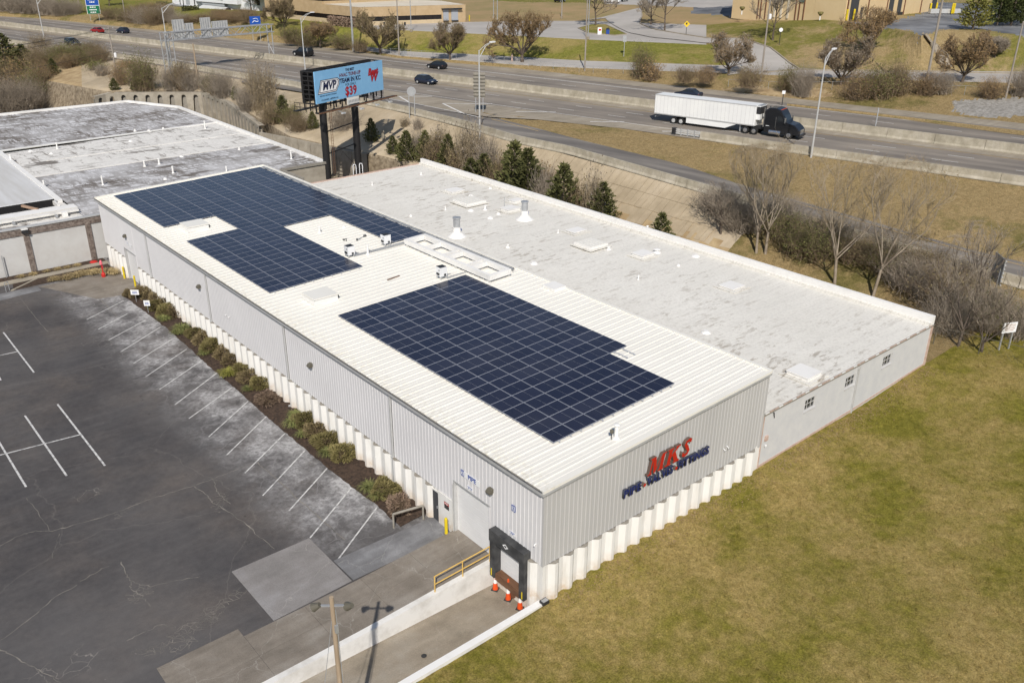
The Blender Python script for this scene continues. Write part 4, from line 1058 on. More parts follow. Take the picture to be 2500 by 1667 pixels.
# front wall: pale panels between pebble pilasters, pebble band above, metal coping
pil = [-26.0, -19.6, -13.2, -6.72, -0.90]
for a_, b_ in zip(pil[:-1], pil[1:]):
    s = MB(); s.box(((a_+b_)/2, 69.06, 1.9), (b_-a_-0.50, 0.10, 4.0), 'panel_white'); child(s, 'wall_panel', ob)
s = MB(); s.box((0.9, 69.06, 1.9), (3.1, 0.10, 4.0), 'panel_white'); child(s, 'wall_panel', ob)
for a_ in pil:
    s = MB(); s.box((a_, 69.0, 1.75), (0.52, 0.20, 4.3), 'pebble_brown'); child(s, 'pilaster', ob)
s = MB(); s.box((-19, 69.02, 4.22), (44, 0.20, 0.72), 'pebble_brown'); child(s, 'band', ob)
s = MB(); s.box((-19, 69.05, 4.63), (44, 0.42, 0.12), 'galv_pale'); child(s, 'coping', ob)
s = MB(); s.box((-6.8, 68.72, 4.30), (0.55, 0.36, 0.36), 'plastic_dark'); s.box((-6.8, 68.72, 4.52), (0.6, 0.42, 0.06), 'white_paint'); child(s, 'scupper', ob)
s = MB(); s.tube((-9.3, 68.75, 0), (-9.3, 68.75, 2.3), 0.05, 0.05, 6, 'galv'); child(s, 'conduit', ob)
# trough in the roof behind the front wall: its shade painted as a flat black sheet, timber beams, white fascia boards
s = MB(); s.box((-15.2, 75.3, OZ+0.02), (26.2, 1.9, 0.02), 'black_steel'); child(s, 'roof_slot_shade', ob)
s = MB(); s.box((-15.2, 76.42, OZ+0.32), (26.6, 0.28, 0.62), 'black_steel', top='white_paint'); s.box((-2.0, 75.4, OZ+0.22), (0.25, 2.0, 0.45), 'stained_white'); child(s, 'slot_wall', ob)  # black sides carry the painted shade inside the trough
for xx in (-4.6, -8.8, -13.0, -17.2):
    s = MB(); s.beam((xx+0.5, 74.2, OZ+0.30), (xx-0.5, 76.3, OZ+0.42), 0.26, 0.2, 'wood_pale'); child(s, 'beam', ob)
s = MB(); s.box((-15.2, 74.15, OZ+0.16), (26.6, 0.55, 0.32), 'wood_pale', top='stained_white'); child(s, 'sill_board', ob)
s = MB(); s.box((-14.6, 72.7, OZ+0.26), (27.6, 1.5, 0.50), 'stained_white', top='white_paint'); s.beam((-28, 71.4, OZ+0.35), (-0.9, 71.4, OZ+0.35), 0.5, 0.2, 'stained_white'); child(s, 'fascia', ob)
for xx in (-3.2, -7.2, -11.2):
    s = MB(); s.box((xx, 71.1, OZ+0.2), (0.22, 0.7, 0.28), 'galv'); child(s, 'bracket', ob)
b = MB(); b.box((-2.4, 70.9, OZ+0.25), (0.5, 0.5, 0.5), 'white_paint'); child(b, 'vent_box', ob)

# ================================================================== SOLAR ARRAYS
PWX, PWY = 1.598, 1.050
s = MB(); hx, hy = 0.782, 0.511; f = 0.017
s.box((0, 0, -0.018), (2*hx, 2*hy, 0.034), 'solar_frame')
for xa, xb in ((-hx+f, -0.006), (0.006, hx-f)):
    s.poly([(xa, -hy+f, 0.003), (xb, -hy+f, 0.003), (xb, hy-f, 0.003), (xa, hy-f, 0.003)], 'solar_cell')
panel_me = s.mesh('solar_panel')
tilt = math.atan(SL)
def array(name, x0, y0, cells, **kw):
    root = empty(name, (x0, y0, rz_(x0)), **kw)
    for c, r in cells:
        o = link('solar_panel', panel_me, root, ((c+0.5)*PWX, -(r+0.5)*PWY, 0.165+(c+0.5)*PWX*SL)); o.rotation_euler = (0, -tilt, 0)
    cols = {}
    for c, r in cells: cols.setdefault(c, []).append(r)
    for c, rr in cols.items():                      # two aluminium rails under every column, run by run
        rr.sort(); run = [rr[0]]; runs = []
        for q in rr[1:]:
            if q != run[-1]+1: runs.append(run); run = []
            run.append(q)
        runs.append(run)
        for run in runs:
            for fx in (0.24, 0.76):
                xx = (c+fx)*PWX; b = MB(); b.beam((xx, -run[0]*PWY+0.08, 0.105+xx*SL), (xx, -(run[-1]+1)*PWY-0.10, 0.105+xx*SL), 0.05, 0.05, 'alu'); b.build('rail', root)
    return root
cells = [(c, r) for c in range(6) for r in range(21)] + [(6, r) for r in range(16)]
ar = array('solar_array', 3.0, 24.68, cells, label='right-hand block of dark blue solar panels nearest the sign wall', category='solar array')
for fx in (0.3, 0.72):
    b = MB(); xx = (6+fx)*PWX; b.beam((xx, -16*PWY, 0.1+xx*SL), (xx, -17.05*PWY, 0.1+xx*SL), 0.045, 0.045, 'alu'); b.build('rail', ar)
cells = [(c, r) for c in range(3) for r in range(13)] + [(c, r) for c in range(3) for r in range(18, 33)] + [(c, r) for c in (3, 4) for r in range(33)] + [(c, r) for c in (5, 6, 7) for r in range(20)] + [(c, r) for c in (8, 9) for r in range(30)]
ar2 = array('solar_array', 1.38, 66.35, cells, label='larger stepped block of dark blue solar panels at the far roof end', category='solar array')

# ================================================================== THINGS ON THE METAL ROOF
def onr(p): return (p[0], p[1], rz_(p[0]))
# roof curbs (big low white boxes)
def roof_curb(p, dx, dy, h, label, rz=0.0):
    t = empty('roof_hatch', onr(p), label=label, category='roof hatch')
    b = MB(); b.box((0, 0, h/2), (dx, dy, h), 'white_paint'); b.build('curb', t)
    b = MB(); b.box((0, 0, h+0.05), (dx+0.10, dy+0.10, 0.10), 'roof_metal'); b.build('lid', t)
    b = MB(); b.box((dx/2+0.10, -dy/2+0.2, 0.22), (0.10, 0.14, 0.22), 'plastic_dark'); b.build('switch_box', t)
    return t
roof_curb((3.7,28.31,7.13), 1.9, 1.75, 0.42, 'low white roof hatch box between the two solar arrays')
roof_curb((3.49,50.75,7.12), 1.9, 1.75, 0.42, 'low white roof hatch box in the notch of the far solar array')
# power boxes with black tops on legs, with conduit
def inverter(p, label):
    t = empty('inverter_cabinet', onr(p), label=label, category='cabinet', group='inverter cabinets on the metal roof')
    b = MB(); b.box((0, 0, 0.62), (0.62, 0.62, 0.72), 'sign_white', top='plastic_dark'); b.build('cabinet', t)
    for sx in (-1, 1):
        for sy in (-1, 1):
            b = MB(); b.box((sx*0.24, sy*0.24, 0.13), (0.08, 0.08, 0.26), 'galv_pale'); b.build('leg', t)
    b = MB(); b.box((-0.33, 0.0, 0.45), (0.06, 0.34, 0.16), 'plastic_dark'); b.build('vent_slot', t)
    b = MB(); b.box((0.10, -0.33, 0.38), (0.16, 0.05, 0.14), 'plastic_dark'); b.build('vent_slot', t)
    b = MB(); b.box((-0.34, -0.16, 0.78), (0.05, 0.12, 0.08), 'galv'); b.build('latch', t)
    b = MB(); b.tube((0.34, 0.05, 0.35), (0.9, 0.05, 0.12), 0.035, 0.035, 6, 'galv'); b.build('conduit', t)
    return t
inverter((9.9,34.59,7.15), 'white power cabinet with black top at the middle solar panel corner')
inverter((13.59,34.91,7.28), 'white power cabinet with black top at the far end of the roof rack')
inverter((12.59,25.61,7.24), 'white power cabinet with black top beside the right solar array')
# pipe vents
def pipe_vent(p, h, r, label, cap=True, mn='white_paint', base='onr', cone=False, group=None):
    q = onr(p) if base == 'onr' else (p[0], p[1], base)
    t = empty('vent_pipe', q, label=label, category='vent pipe')
    if group: t['group'] = group
    b = MB(); b.tube((0, 0, -0.02), (0, 0, max(h, 0.16)), r, r, 10, mn); b.build('pipe', t)
    if cap: b = MB(); b.lathe((0, 0, h-0.02), [(r*1.0, 0), (r*1.5, 0.03), (r*1.4, 0.07), (r*0.5, 0.11)], 10, mn); b.build('cap', t)
    b = MB(); b.lathe((0, 0, -0.02), [(r*1.9, 0.0), (r*1.7, 0.04), (r*1.1, 0.12)], 10, 'white_paint'); b.build('flashing', t)
    return t
v_ = pipe_vent((5.91,0.93,7.01), 0.78, 0.12, 'short white vent pipe with cap near the sign wall roof edge')
b = MB(); b.lathe((-0.28, 0.08, 0.35), [(0.05, 0), (0.10, 0.05), (0.11, 0.2), (0.03, 0.26)], 8, 'lamp_bronze'); b.tube((-0.28, 0.08, 0.0), (-0.28, 0.08, 0.36), 0.02, 0.02, 6, 'plastic_dark'); b.build('side_cap', v_)
pipe_vent((11.3,34.09,7.2), 0.75, 0.10, 'white vent pipe standing between the two far power cabinets')
pipe_vent((11.16,41.84,7.19), 0.45, 0.09, 'short white vent pipe inside the far array opening')
pipe_vent((13.41,41.53,7.27), 0.16, 0.12, 'stubby white vent cap beyond the short pipe in the array opening', cap=False)
b = MB(); b.tube((0, 0, 0.10), (0.95, 0.35, 0.12), 0.035, 0.035, 6, 'galv'); b.box((0.95, 0.35, 0.14), (0.22, 0.2, 0.18), 'trim_dark'); b.box((-0.05, 0, 0.10), (0.12, 0.12, 0.16), 'trim_dark')
b.build('junction_box', loc=onr((12.49,37.66,7.24)), label='small dark junction box with pipe on the roof in the array opening', category='junction box')
b = MB(); b.box((0, 0, 0.08), (0.16, 0.12, 0.14), 'trim_dark'); b.box((0.3, 0.15, 0.05), (0.2, 0.05, 0.05), 'trim_dark'); b.box((0.1, -0.25, 0.06), (0.08, 0.08, 0.1), 'trim_dark')
b.build('pipe_clamp', loc=onr((11.62,38.49,7.21)), label='loose dark pipe clamps lying on the roof left of the junction box', category='clamp')
b = MB(); b.beam((0, 0, 0.09), (1.15, 0.06, 0.13), 0.10, 0.05, 'wood_brown'); b.build('offcut', loc=onr((9.27,28.05,7.12)), label='thin brown batten lying on the metal roof left of a cabinet', category='batten')
# conduit runs beside the cabinets and along the back edge
b = MB()
for dx, dy in ((0, 0), (0.0, 0.14)):
    b.path([(8.7, 30.95+dy, rz_(8.7)+0.16), (12.2, 32.9+dy, rz_(12.2)+0.16)], 0.03, 6, 'galv')
pA, pB = onr((10.13,34.16,7.25)), onr((14.95,34.04,7.42))
b = MB()
for dd in (0, 0.16, 0.3): b.path([(pA[0], pA[1]+dd, pA[2]+0.13), (pB[0], pB[1]+dd, pB[2]+0.13)], 0.028, 6, 'galv')
b.build('conduit_run', label='bundle of grey conduits linking the two far power cabinets', category='conduit')
pA, pB = onr((12.79,25.22,7.35)), onr((14.56,25.16,7.41))
b = MB()
for dd in (0, 0.12): b.path([(pA[0], pA[1]+dd, pA[2]+0.11), (pB[0], pB[1]+dd, pB[2]+0.11)], 0.025, 6, 'galv')
b.build('conduit_run', label='pair of grey conduits running from the near cabinet to the roof frame', category='conduit')
b = MB()
for k, xx in enumerate((17.42, 17.56, 17.70)): b.path([(xx, 22.8+k*0.2, rz_(xx)+0.20), (xx, 66.2, rz_(xx)+0.20)], 0.035, 6, 'galv')
for k in range(22): b.box((17.56, 23.2+k*2.0, rz_(17.5)+0.11), (0.45, 0.10, 0.12), 'plastic_dark')
b.build('conduit_run', label='long row of grey conduits along the high back edge of the metal roof', category='conduit')
# raised white roof frame (old equipment rack): deep ladder-shaped kerb
fr = empty('roof_frame', (14.1, 21.0, rz_(14.1)), label='long white ladder-shaped equipment frame on the metal roof', category='roof frame')
fx0, fx1, fy0, fy1 = 14.78, 16.62, 22.3, 33.7
def fbeam(p, q, w=0.28, h=0.40, name='side_beam', dz=0.40):
    b = MB(); b.beam((p[0], p[1], rz_(p[0])+dz), (q[0], q[1], rz_(q[0])+dz), w, h, 'white_paint'); return child(b, name, fr)
fbeam((fx0, fy0), (fx0, fy1)); fbeam((fx1, fy0), (fx1, fy1))
fbeam((fx0+0.16, fy0+0.15), (fx1-0.16, fy0+0.15), 0.30, 0.40, 'cross_beam'); fbeam((fx0+0.16, fy1-0.15), (fx1-0.16, fy1-0.15), 0.30, 0.40, 'cross_beam')
for yy in (24.9, 25.5, 28.0, 28.6, 31.0):
    fbeam((fx0+0.16, yy), (fx1-0.16, yy), 0.14, 0.36, 'cross_beam')
for xx in (fx0, fx1):
    for yy in (fy0+0.3, 26.7, 29.8, fy1-0.3):
        b = MB(); b.box((xx, yy, rz_(xx)+0.13), (0.2, 0.3, 0.26), 'galv_pale'); child(b, 'foot', fr)
b = MB(); b.box((17.6, 18.4, rz_(17.6)+0.10), (1.2, 1.3, 0.2), 'white_paint'); child(b, 'end_plate', fr)

# ================================================================== THINGS ON THE FLAT ROOF
FZ = AZ+0.05
def onf(p): return (p[0], p[1], FZ+(p[0]-W)*0.006)
def stack(p, label):
    t = empty('exhaust_stack', onf(p), label=label, category='exhaust stack')
    b = MB(); b.lathe((0, 0, -0.03), [(0.95, 0.0), (0.80, 0.10), (0.42, 0.42), (0.36, 0.95)], 16, 'white_paint'); b.build('cone_base', t, smooth=False)
    b = MB(); b.lathe((0, 0, 0.9), [(0.33, 0), (0.33, 0.85), (0.40, 0.87), (0.40, 0.98), (0.30, 1.0)], 16, 'galv'); b.build('stack', t)
    b = MB(); b.box((0.35, -0.12, 0.62), (0.10, 0.12, 0.28), 'plate_blue'); b.build('control_box', t)
    return t
stack((24.91,40.11,4.55), 'galvanised exhaust stack on white cone, nearer of the two')
stack((33.64,40.14,4.6), 'galvanised exhaust stack on white cone, farther of the two')
def skylight(p, dx, dy, label, bars=True):
    t = empty('skylight', onf(p), label=label, category='skylight')
    b = MB(); b.box((0, 0, 0.12), (dx+0.5, dy+0.5, 0.10), 'roof_membrane'); b.box((0, 0, 0.2), (dx, dy, 0.26), 'white_paint'); b.build('curb', t)
    n = 5
    for k in range(n):
        b = MB(); w = (dx-0.1)/n; b.box((-dx/2+0.05+w*(k+0.5), 0, 0.35), (w-0.09 if bars else w-0.02, dy-0.08, 0.05), 'roof_metal'); b.build('pane', t)
    return t
skylight((32.92,48.51,4.7), 2.6, 2.6, 'barred white skylight on the flat roof near the stacks')
skylight((32.7,29.55,4.7), 2.3, 2.2, 'barred white skylight in the middle of the flat roof')
def low_box(p, dx, dy, h, label):
    t = empty('roof_hatch', onf(p), label=label, category='roof hatch')
    b = MB(); b.box((0, 0, 0.03), (dx+0.7, dy+0.7, 0.07), 'roof_membrane'); b.build('skirt', t)
    b = MB(); b.box((0, 0, h/2), (dx, dy, h), 'white_paint'); b.build('curb', t)
    b = MB(); b.box((0, 0, h+0.03), (dx+0.08, dy+0.08, 0.07), 'white_paint'); b.build('lid', t); return t
low_box((34.58,53.44,4.6), 1.7, 1.5, 0.16, 'flat white roof patch box beyond the barred skylight')
low_box((34.56,43.53,4.6), 1.6, 1.3, 0.25, 'white roof hatch with thin mast beside the farther stack')
low_box((37.11,45.6,4.6), 1.2, 0.9, 0.22, 'small white roof box behind the farther stack')
low_box((34.47,24.63,4.6), 1.5, 1.3, 0.22, 'white roof hatch right of the middle skylight')
low_box((34.83,33.75,4.6), 1.6, 1.2, 0.12, 'thin white roof box behind the middle skylight')
low_box((34.21,14.5,4.7), 1.5, 1.4, 0.12, 'sunken white drain box on the right half of the flat roof')
low_box((24.66,1.45,4.6), 1.6, 1.6, 0.24, 'white roof hatch near the gutter edge above the lawn')
b = MB(); b.tube((0, 0, 0), (0, 0, 1.3), 0.03, 0.03, 6, 'galv'); b.build('mast', loc=onf((34.45,44.37,4.6)), label='thin grey mast on the flat roof beside a hatch', category='mast')
for p, h, r, l in (((36.11,24.38,4.6), 0.28, 0.22, 'round white vent cap right of the roof hatch'), ((33.27,27.78,4.6), 0.22, 0.13, 'small white vent cap beside the middle skylight'),
        ((29.54,20.69,4.6), 0.32, 0.06, 'thin white vent pipe alone on the middle of the flat roof'), ((25.4,29.39,4.6), 0.10, 0.20, 'flat white vent cap in front of the roof frame'),
        ((26.47,34.25,4.6), 0.24, 0.07, 'thin white vent pipe close to the raised roof frame'), ((33.11,34.52,4.6), 0.24, 0.06, 'thin white vent pipe beyond the middle skylight'),
        ((25.22,48.47,4.6), 0.18, 0.10, 'low white vent cap left of the nearer stack'), ((29.44,48.16,4.6), 0.30, 0.06, 'thin white vent pipe in front of the far skylight'),
        ((31.23,46.07,4.6), 0.16, 0.20, 'broad white vent cap in front of the far skylight'), ((32.61,45.36,4.6), 0.42, 0.13, 'white vent pipe with flared cap right of the far skylight'),
        ((32.73,43.28,4.6), 0.16, 0.14, 'low white vent cap left of the farther stack'), ((31.13,42.66,4.6), 0.18, 0.18, 'broad white vent cap in front of the farther stack'),
        ((34.82,50.7,4.6), 0.18, 0.18, 'low white vent cap behind the far skylight'), ((36.09,62.21,4.6), 0.22, 0.10, 'small white vent near the far edge of the flat roof'),
        ((28.9,61.84,4.6), 0.30, 0.07, 'thin white vent pipe at the far left of the flat roof'), ((38.49,51.76,4.6), 0.14, 0.12, 'low white vent cap near the long white parapet'),
        ((38,21.39,4.7), 0.12, 0.22, 'flat white drain cap near the parapet at the right'), ((39.4,14.33,4.7), 0.10, 0.20, 'flat white drain cap beside the long parapet'),
        ((25.17,10.01,4.6), 0.10, 0.20, 'flat white drain cap behind the metal roof edge'), ((34.81,20.73,4.6), 0.16, 0.10, 'small white vent cap far right of the hatch'), ((26.52,34.36,4.6), 0.20, 0.12, 'low white vent cap right of the nearer stack')):
    pipe_vent(p, h, r, l, cap=(h > 0.2), base=FZ+(p[0]-W)*0.006)
pipe_vent((39.7,28.79,4.9), 0.75, 0.09, 'white vent pipe standing against the long parapet', base=4.6)
pipe_vent((18.54,15.16,7.55), 0.60, 0.07, 'thin white vent pipe at the back edge of the metal roof', base=rz_(18)-1.2)
for k, p in enumerate(((23.68,6.91,4.6), (23.79,6.35,4.6))):
    b = MB(); b.tube((0, 0, -0.4), (0, 0, 1.9), 0.03, 0.03, 6, 'pole_grey'); b.build('ladder_rail', loc=(W+0.45+k*0.0, p[1], 5.2), label=('left' if k == 0 else 'right') + ' thin upright rail of the roof ladder behind the metal roof', category='ladder rail')
# hooped ladder grab rails at the far corner
lad = empty('roof_ladder', (30.54,67.7,4.5), label='white hooped roof ladder rails beside the billboard posts', category='ladder')
for dx in (-0.45, 0.45):
    b = MB(); b.path([(dx-0.2, 0, -0.4), (dx-0.2, 0, 1.1), (dx-0.1, 0, 1.25), (dx+0.15, 0, 1.2), (dx+0.22, 0, 1.0), (dx+0.22, 0, -0.4)], 0.045, 6, 'sign_white'); b.build('grab_rail', lad)
# vents on the old roof
for i_, (p, h, r) in enumerate((((6.16,105.32,4.5), 0.75, 0.09), ((27.33,106.35,4.5), 1.1, 0.09), ((11.7,87.73,4.5), 0.7, 0.12), ((13.55,87.79,4.5), 0.65, 0.12), ((13.16,82.11,4.5), 0.8, 0.11), ((4.7,81.56,4.5), 1.0, 0.09), ((-0.75,84.9,4.5), 0.7, 0.10), ((18.54,78.78,4.5), 0.6, 0.08), ((27.96,80.04,4.5), 1.0, 0.10), ((11.27,79.69,4.5), 0.2, 0.15), ((-0.61,100.58,4.7), 0.7, 0.12), ((19.98,109.27,4.5), 0.3, 0.22), ((18.44,110.77,4.5), 0.35, 0.15), ((25.07,89.49,4.5), 0.35, 0.12), ((22.21,109.65,4.5), 0.3, 0.15), ((17.37,90.11,4.5), 0.14, 0.17), ((15.52,104.07,4.5), 0.14, 0.2), ((4.65,102.46,4.5), 0.2, 0.16), ((2.95,105.86,4.5), 0.2, 0.2))):
    pipe_vent(p, h, r, ordn(i_)+' white vent on the old stained roof, counted outward from its middle seam' if False else ['white vent pipe at the left of the cream roof strip', 'tall white vent pipe at the far right of the cream strip', 'white vent pipe on the lower seam, left of a pair', 'white vent pipe on the lower seam, right of a pair', 'capped white vent pipe alone on the lower grey strip', 'tall thin white vent pipe at left of the lower grey strip', 'white vent pipe near the raised white roof block', 'white vent pipe just behind the solar panels', 'grey-topped vent pipe near the right parapet of the old roof', 'flat white roof cap on the lower grey strip', 'vent pipe at the corner of the raised white roof block', 'broad white vent on the upper seam of the old roof', 'white vent on the upper seam, leftmost of three', 'white vent near the right end of the lower seam', 'white vent on the upper seam, rightmost of three', 'low white drain mound in the middle of the cream strip', 'wide low white drain mound at the centre left of the cream strip', 'low white mound near the left end of the cream strip', 'wide white mound at the far left of the cream strip'][i_], cap=(h > 0.4), base=p[2])

# ================================================================== SIGNS AND FITTINGS ON THE WALLS
sg = empty('channel_letter_sign', (9.1, -0.12, 4.6), label='large red and blue channel-letter company sign on the end wall', category='sign')
def letter(me_face, me_body, p, name='letter'):
    o = link(name, me_body, sg); o.location = (p[0]-sg.location[0], p[1]-sg.location[1], p[2]-sg.location[2]); facing(o, WY_R, WY_U)
    f = link('letter_face', me_face, o); f.location = (0, 0, 0.092)
    return o
def poly_letter(polys, depth, mn_face, mn_side):
    body = MB(); face = MB()
    for P_ in polys:
        n = len(P_); A = [(x, y, -0.09) for x, y in P_]; B = [(x, y, 0.09) for x, y in P_]
        body.poly(B, mn_side)
        for k in range(n): body.poly([A[k], A[(k+1) % n], B[(k+1) % n], B[k]], mn_side)
        face.poly([(x, y, 0.0) for x, y in P_], mn_face)
    return face.mesh('letter_face'), body.mesh('letter')
SH = 0.24
def sk(pts, sx=1.0): return [((x*sx)+SH*y, y) for x, y in pts]
# serif italic M and K drawn as outlines (height 1.0), S from the built-in font made heavy
Mp = [sk([(0.0, 0.0), (0.34, 0.0), (0.34, 0.09), (0.24, 0.09), (0.24, 0.80), (0.50, 0.0), (0.60, 0.0), (0.93, 0.82), (0.93, 0.09), (0.83, 0.09), (0.83, 0.0), (1.30, 0.0), (1.30, 0.09), (1.20, 0.09), (1.20, 0.91), (1.30, 0.91), (1.30, 1.0), (0.95, 1.0), (0.66, 0.28), (0.42, 1.0), (0.02, 1.0), (0.02, 0.91), (0.13, 0.91), (0.13, 0.09), (0.0, 0.09)])]
Kp = [sk([(0.0, 0.0), (0.50, 0.0), (0.50, 0.09), (0.40, 0.09), (0.40, 0.42), (0.50, 0.52), (0.76, 0.09), (0.70, 0.09), (0.70, 0.0), (1.20, 0.0), (1.20, 0.09), (1.10, 0.09), (0.70, 0.68), (0.95, 0.91), (1.06, 0.91), (1.06, 1.0), (0.66, 1.0), (0.66, 0.91), (0.74, 0.91), (0.40, 0.56), (0.40, 0.91), (0.50, 0.91), (0.50, 1.0), (0.0, 1.0), (0.0, 0.91), (0.12, 0.91), (0.12, 0.09), (0.0, 0.09)])]
for P_, xx, sc in ((Mp, 7.26, 0.98), (Kp, 8.66, 0.98)):
    fm, bm = poly_letter([[(x*sc, y) for x, y in q] for q in P_], 0.18, 'sign_red', 'sign_return')
    letter(fm, bm, (xx, -0.16, 4.66))
bm = text_mesh('S', 1.42, 0.09, 0.035, 0.26, 'CENTER', 'sign_return', name='letter'); fm = text_mesh('S', 1.42, 0.0, 0.032, 0.26, 'CENTER', 'sign_red', name='letter_face')
letter(fm, bm, (10.36, -0.16, 5.16))
def word(t, x0, x1, size):
    """one mesh per letter, spread over x0..x1"""
    parts = []
    for ch in t:
        bm = text_mesh(ch, size, 0.07, 0.020, 0.0, 'LEFT', 'sign_return_blue', name='letter'); fm = text_mesh(ch, size, 0.0, 0.018, 0.0, 'LEFT', 'sign_blue', name='letter_face')
        xs_ = [v.co.x for v in bm.vertices]; lo = min(xs_); w = max(xs_)-lo
        for me_ in (bm, fm):
            for v in me_.vertices: v.co.x -= lo
        parts.append((bm, fm, w))
    gap = 0.055; sc = (x1-x0-gap*(len(t)-1))/sum(q[2] for q in parts); x = x0
    for bm, fm, w in parts:
        for me_ in (bm, fm):
            for v in me_.vertices: v.co.x *= sc
        o = letter(fm, bm, (x, -0.14, 4.19)); o.children[0].location.z = 0.072; x += w*sc+gap
def dot(x):
    fm, bm = poly_letter([[(0.13*math.cos(t), 0.13*math.sin(t)) for t in np.linspace(0, 2*math.pi, 4, endpoint=False)]], 0.14, 'sign_red', 'sign_return'); letter(fm, bm, (x, -0.15, 4.18), 'diamond')
word('PIPE', 5.55, 6.90, 0.70); dot(7.13); word('VALVES', 7.36, 9.50, 0.70); dot(9.72); word('FITTINGS', 9.95, 12.66, 0.70)
b = MB(); b.box((0, 0, 0), (5.6, 0.03, 0.10), 'siding_warm'); b.build('raceway', sg, loc=(0.0, 0.05, -0.42))

def wall_plate(name, y, z, w, h, mn, label, texts=(), category='sign', x=-0.045, th=0.02, border=None):
    t = empty(name, (x, y, z), label=label, category=category)
    b = MB(); b.box((0, 0, 0), (th, w, h), mn); b.build('plate', t)
    for body, size, dy, dz_, mn2, off in texts:
        o = link('lettering', text_mesh(body, size, 0.002, off, mn=mn2), t, (-th/2-0.004, dy, dz_)); facing(o, WX_R, WX_U)
    return t
t = wall_plate('number_sign', 6.48, 4.55, 0.30, 0.36, 'plate_blue', 'small blue door number sign with white 2 beside the word PIPE', [])
b = MB(); b.box((-0.012, 0, 0), (0.01, 0.21, 0.27), 'sign_white'); b.build('field', t)
o = link('lettering', text_mesh('2', 0.32, 0.002, 0.008, mn='plate_blue'), t, (-0.022, 0, 0)); facing(o, WX_R, WX_U)
wall_plate('door_sign', 5.65, 4.55, 1.36, 0.38, 'sign_white', 'white sign reading PIPE in blue above the overhead door', [('PIPE', 0.40, 0.0, 0.0, 'plate_blue', 0.012)])
wall_plate('clearance_sign', 5.83, 3.90, 0.50, 0.20, 'sign_white', 'small white clearance sign under the PIPE sign', [('CLEARANCE', 0.075, 0, 0.055, 'plate_blue', 0.0), ("10'  11'", 0.12, 0, -0.035, 'plate_blue', 0.003)])
t = wall_plate('number_sign', 2.23, 4.56, 0.30, 0.36, 'plate_blue', 'small blue door number sign with white 3 above the dock', [])
b = MB(); b.box((-0.012, 0, 0), (0.01, 0.21, 0.27), 'sign_white'); b.build('field', t)
o = link('lettering', text_mesh('3', 0.32, 0.002, 0.008, mn='plate_blue'), t, (-0.022, 0, 0)); facing(o, WX_R, WX_U)
wall_plate('clearance_sign', 2.30, 2.98, 0.46, 0.22, 'sign_white', 'small white clearance sign just above the dock seal', [('CLEARANCE', 0.07, 0, 0.06, 'plate_blue', 0.0), ("8'-5\"", 0.13, 0, -0.035, 'plate_blue', 0.004)])
wall_plate('number_sign', 59.45, 4.06, 0.30, 0.36, 'sign_white', 'pale number sign over the far overhead door', [('1', 0.32, 0, 0, 'plate_blue', 0.008)])
wall_plate('door_sign', 58.75, 3.98, 0.85, 0.34, 'sign_white', 'faded white sign above the far overhead door', [('DOCK', 0.26, 0, 0, 'trim_grey', 0.0)] if False else [('- -', 0.3, 0, 0, 'trim_grey', 0.0)])
t = wall_plate('warning_sign', 8.02, 1.60, 0.44, 0.46, 'sign_white', 'white notice with red heading beside the yellow bollard', [], x=-0.06)
b = MB(); b.box((-0.014, 0, 0.13), (0.01, 0.42, 0.16), 'sign_red'); b.build('heading', t)
o = link('lettering', text_mesh('STOP', 0.13, 0.002, 0.004, mn='sign_white'), t, (-0.024, 0, 0.13)); facing(o, WX_R, WX_U)
for k in range(4):
    b = MB(); b.box((-0.014, 0, 0.0-0.05*k), (0.01, 0.34-0.05*(k % 2), 0.018), 'trim_dark'); b.build('text_line', t)
def wall_lamp(y, z, label):
    t = empty('wall_lamp', (-0.05, y, z), label=label, category='wall lamp', group='lamps on the long wall'); t.scale = (0.7, 0.7, 0.7)
    b = MB(); b.box((0.0, 0, 0.02), (0.10, 0.42, 0.34), 'lamp_bronze'); b.build('back_box', t)
    b = MB()
    pr = [(-0.05, 0.20), (-0.22, 0.16), (-0.42, -0.04), (-0.36, -0.20), (-0.05, -0.22)]
    for s0, s1 in ((-0.24, 0.24),):
        A = [(x, s0, z_) for x, z_ in pr]; B = [(x, s1, z_) for x, z_ in pr]
        b.poly(A, 'lamp_bronze'); b.poly(list(reversed(B)), 'lamp_bronze')
        for k in range(len(pr)):
            q = (k+1) % len(pr); b.poly([A[q], A[k], B[k], B[q]], 'galv' if k == 3 else 'lamp_bronze')
    b.build('hood', t); return t
wall_lamp(4.0, 4.75, 'bronze wall lamp right of the PIPE sign'); wall_lamp(23.19, 4.76, 'bronze wall lamp on the middle bay of the long wall')
wall_lamp(41.83, 4.86, 'bronze wall lamp on the second bay from the far end'); wall_lamp(59.57, 4.76, 'bronze wall lamp over the far overhead door')
def wallcam(loc, axis, label):
    t = empty('security_camera', loc, label=label, category='camera'); t.scale = (0.6, 0.6, 0.6)
    d = Vector((-1, 0, 0)) if axis == 'x' else Vector((0, -1, 0))
    b = MB(); b.tube((0, 0, 0), d*0.12, 0.05, 0.05, 8, 'sign_white'); b.build('mount', t)
    b = MB(); b.tube(d*0.10+Vector((0.03, 0.06, -0.04)), d*0.26+Vector((-0.03, -0.06, -0.10)), 0.05, 0.05, 8, 'sign_white'); b.build('housing', t)
    b = MB(); b.tube(d*0.26+Vector((-0.03, -0.06, -0.10)), d*0.28+Vector((-0.035, -0.065, -0.105)), 0.045, 0.045, 8, 'plastic_dark'); b.build('lens', t)
wallcam((-0.02, 0.5, 3.37), 'x', 'white security camera near the warehouse corner above the dock')
wallcam((14.30, -0.03, 3.55), 'y', 'white security camera right of the company sign, left of a pair'); wallcam((14.62, -0.03, 3.60), 'y', 'white security camera right of the company sign, right of a pair')
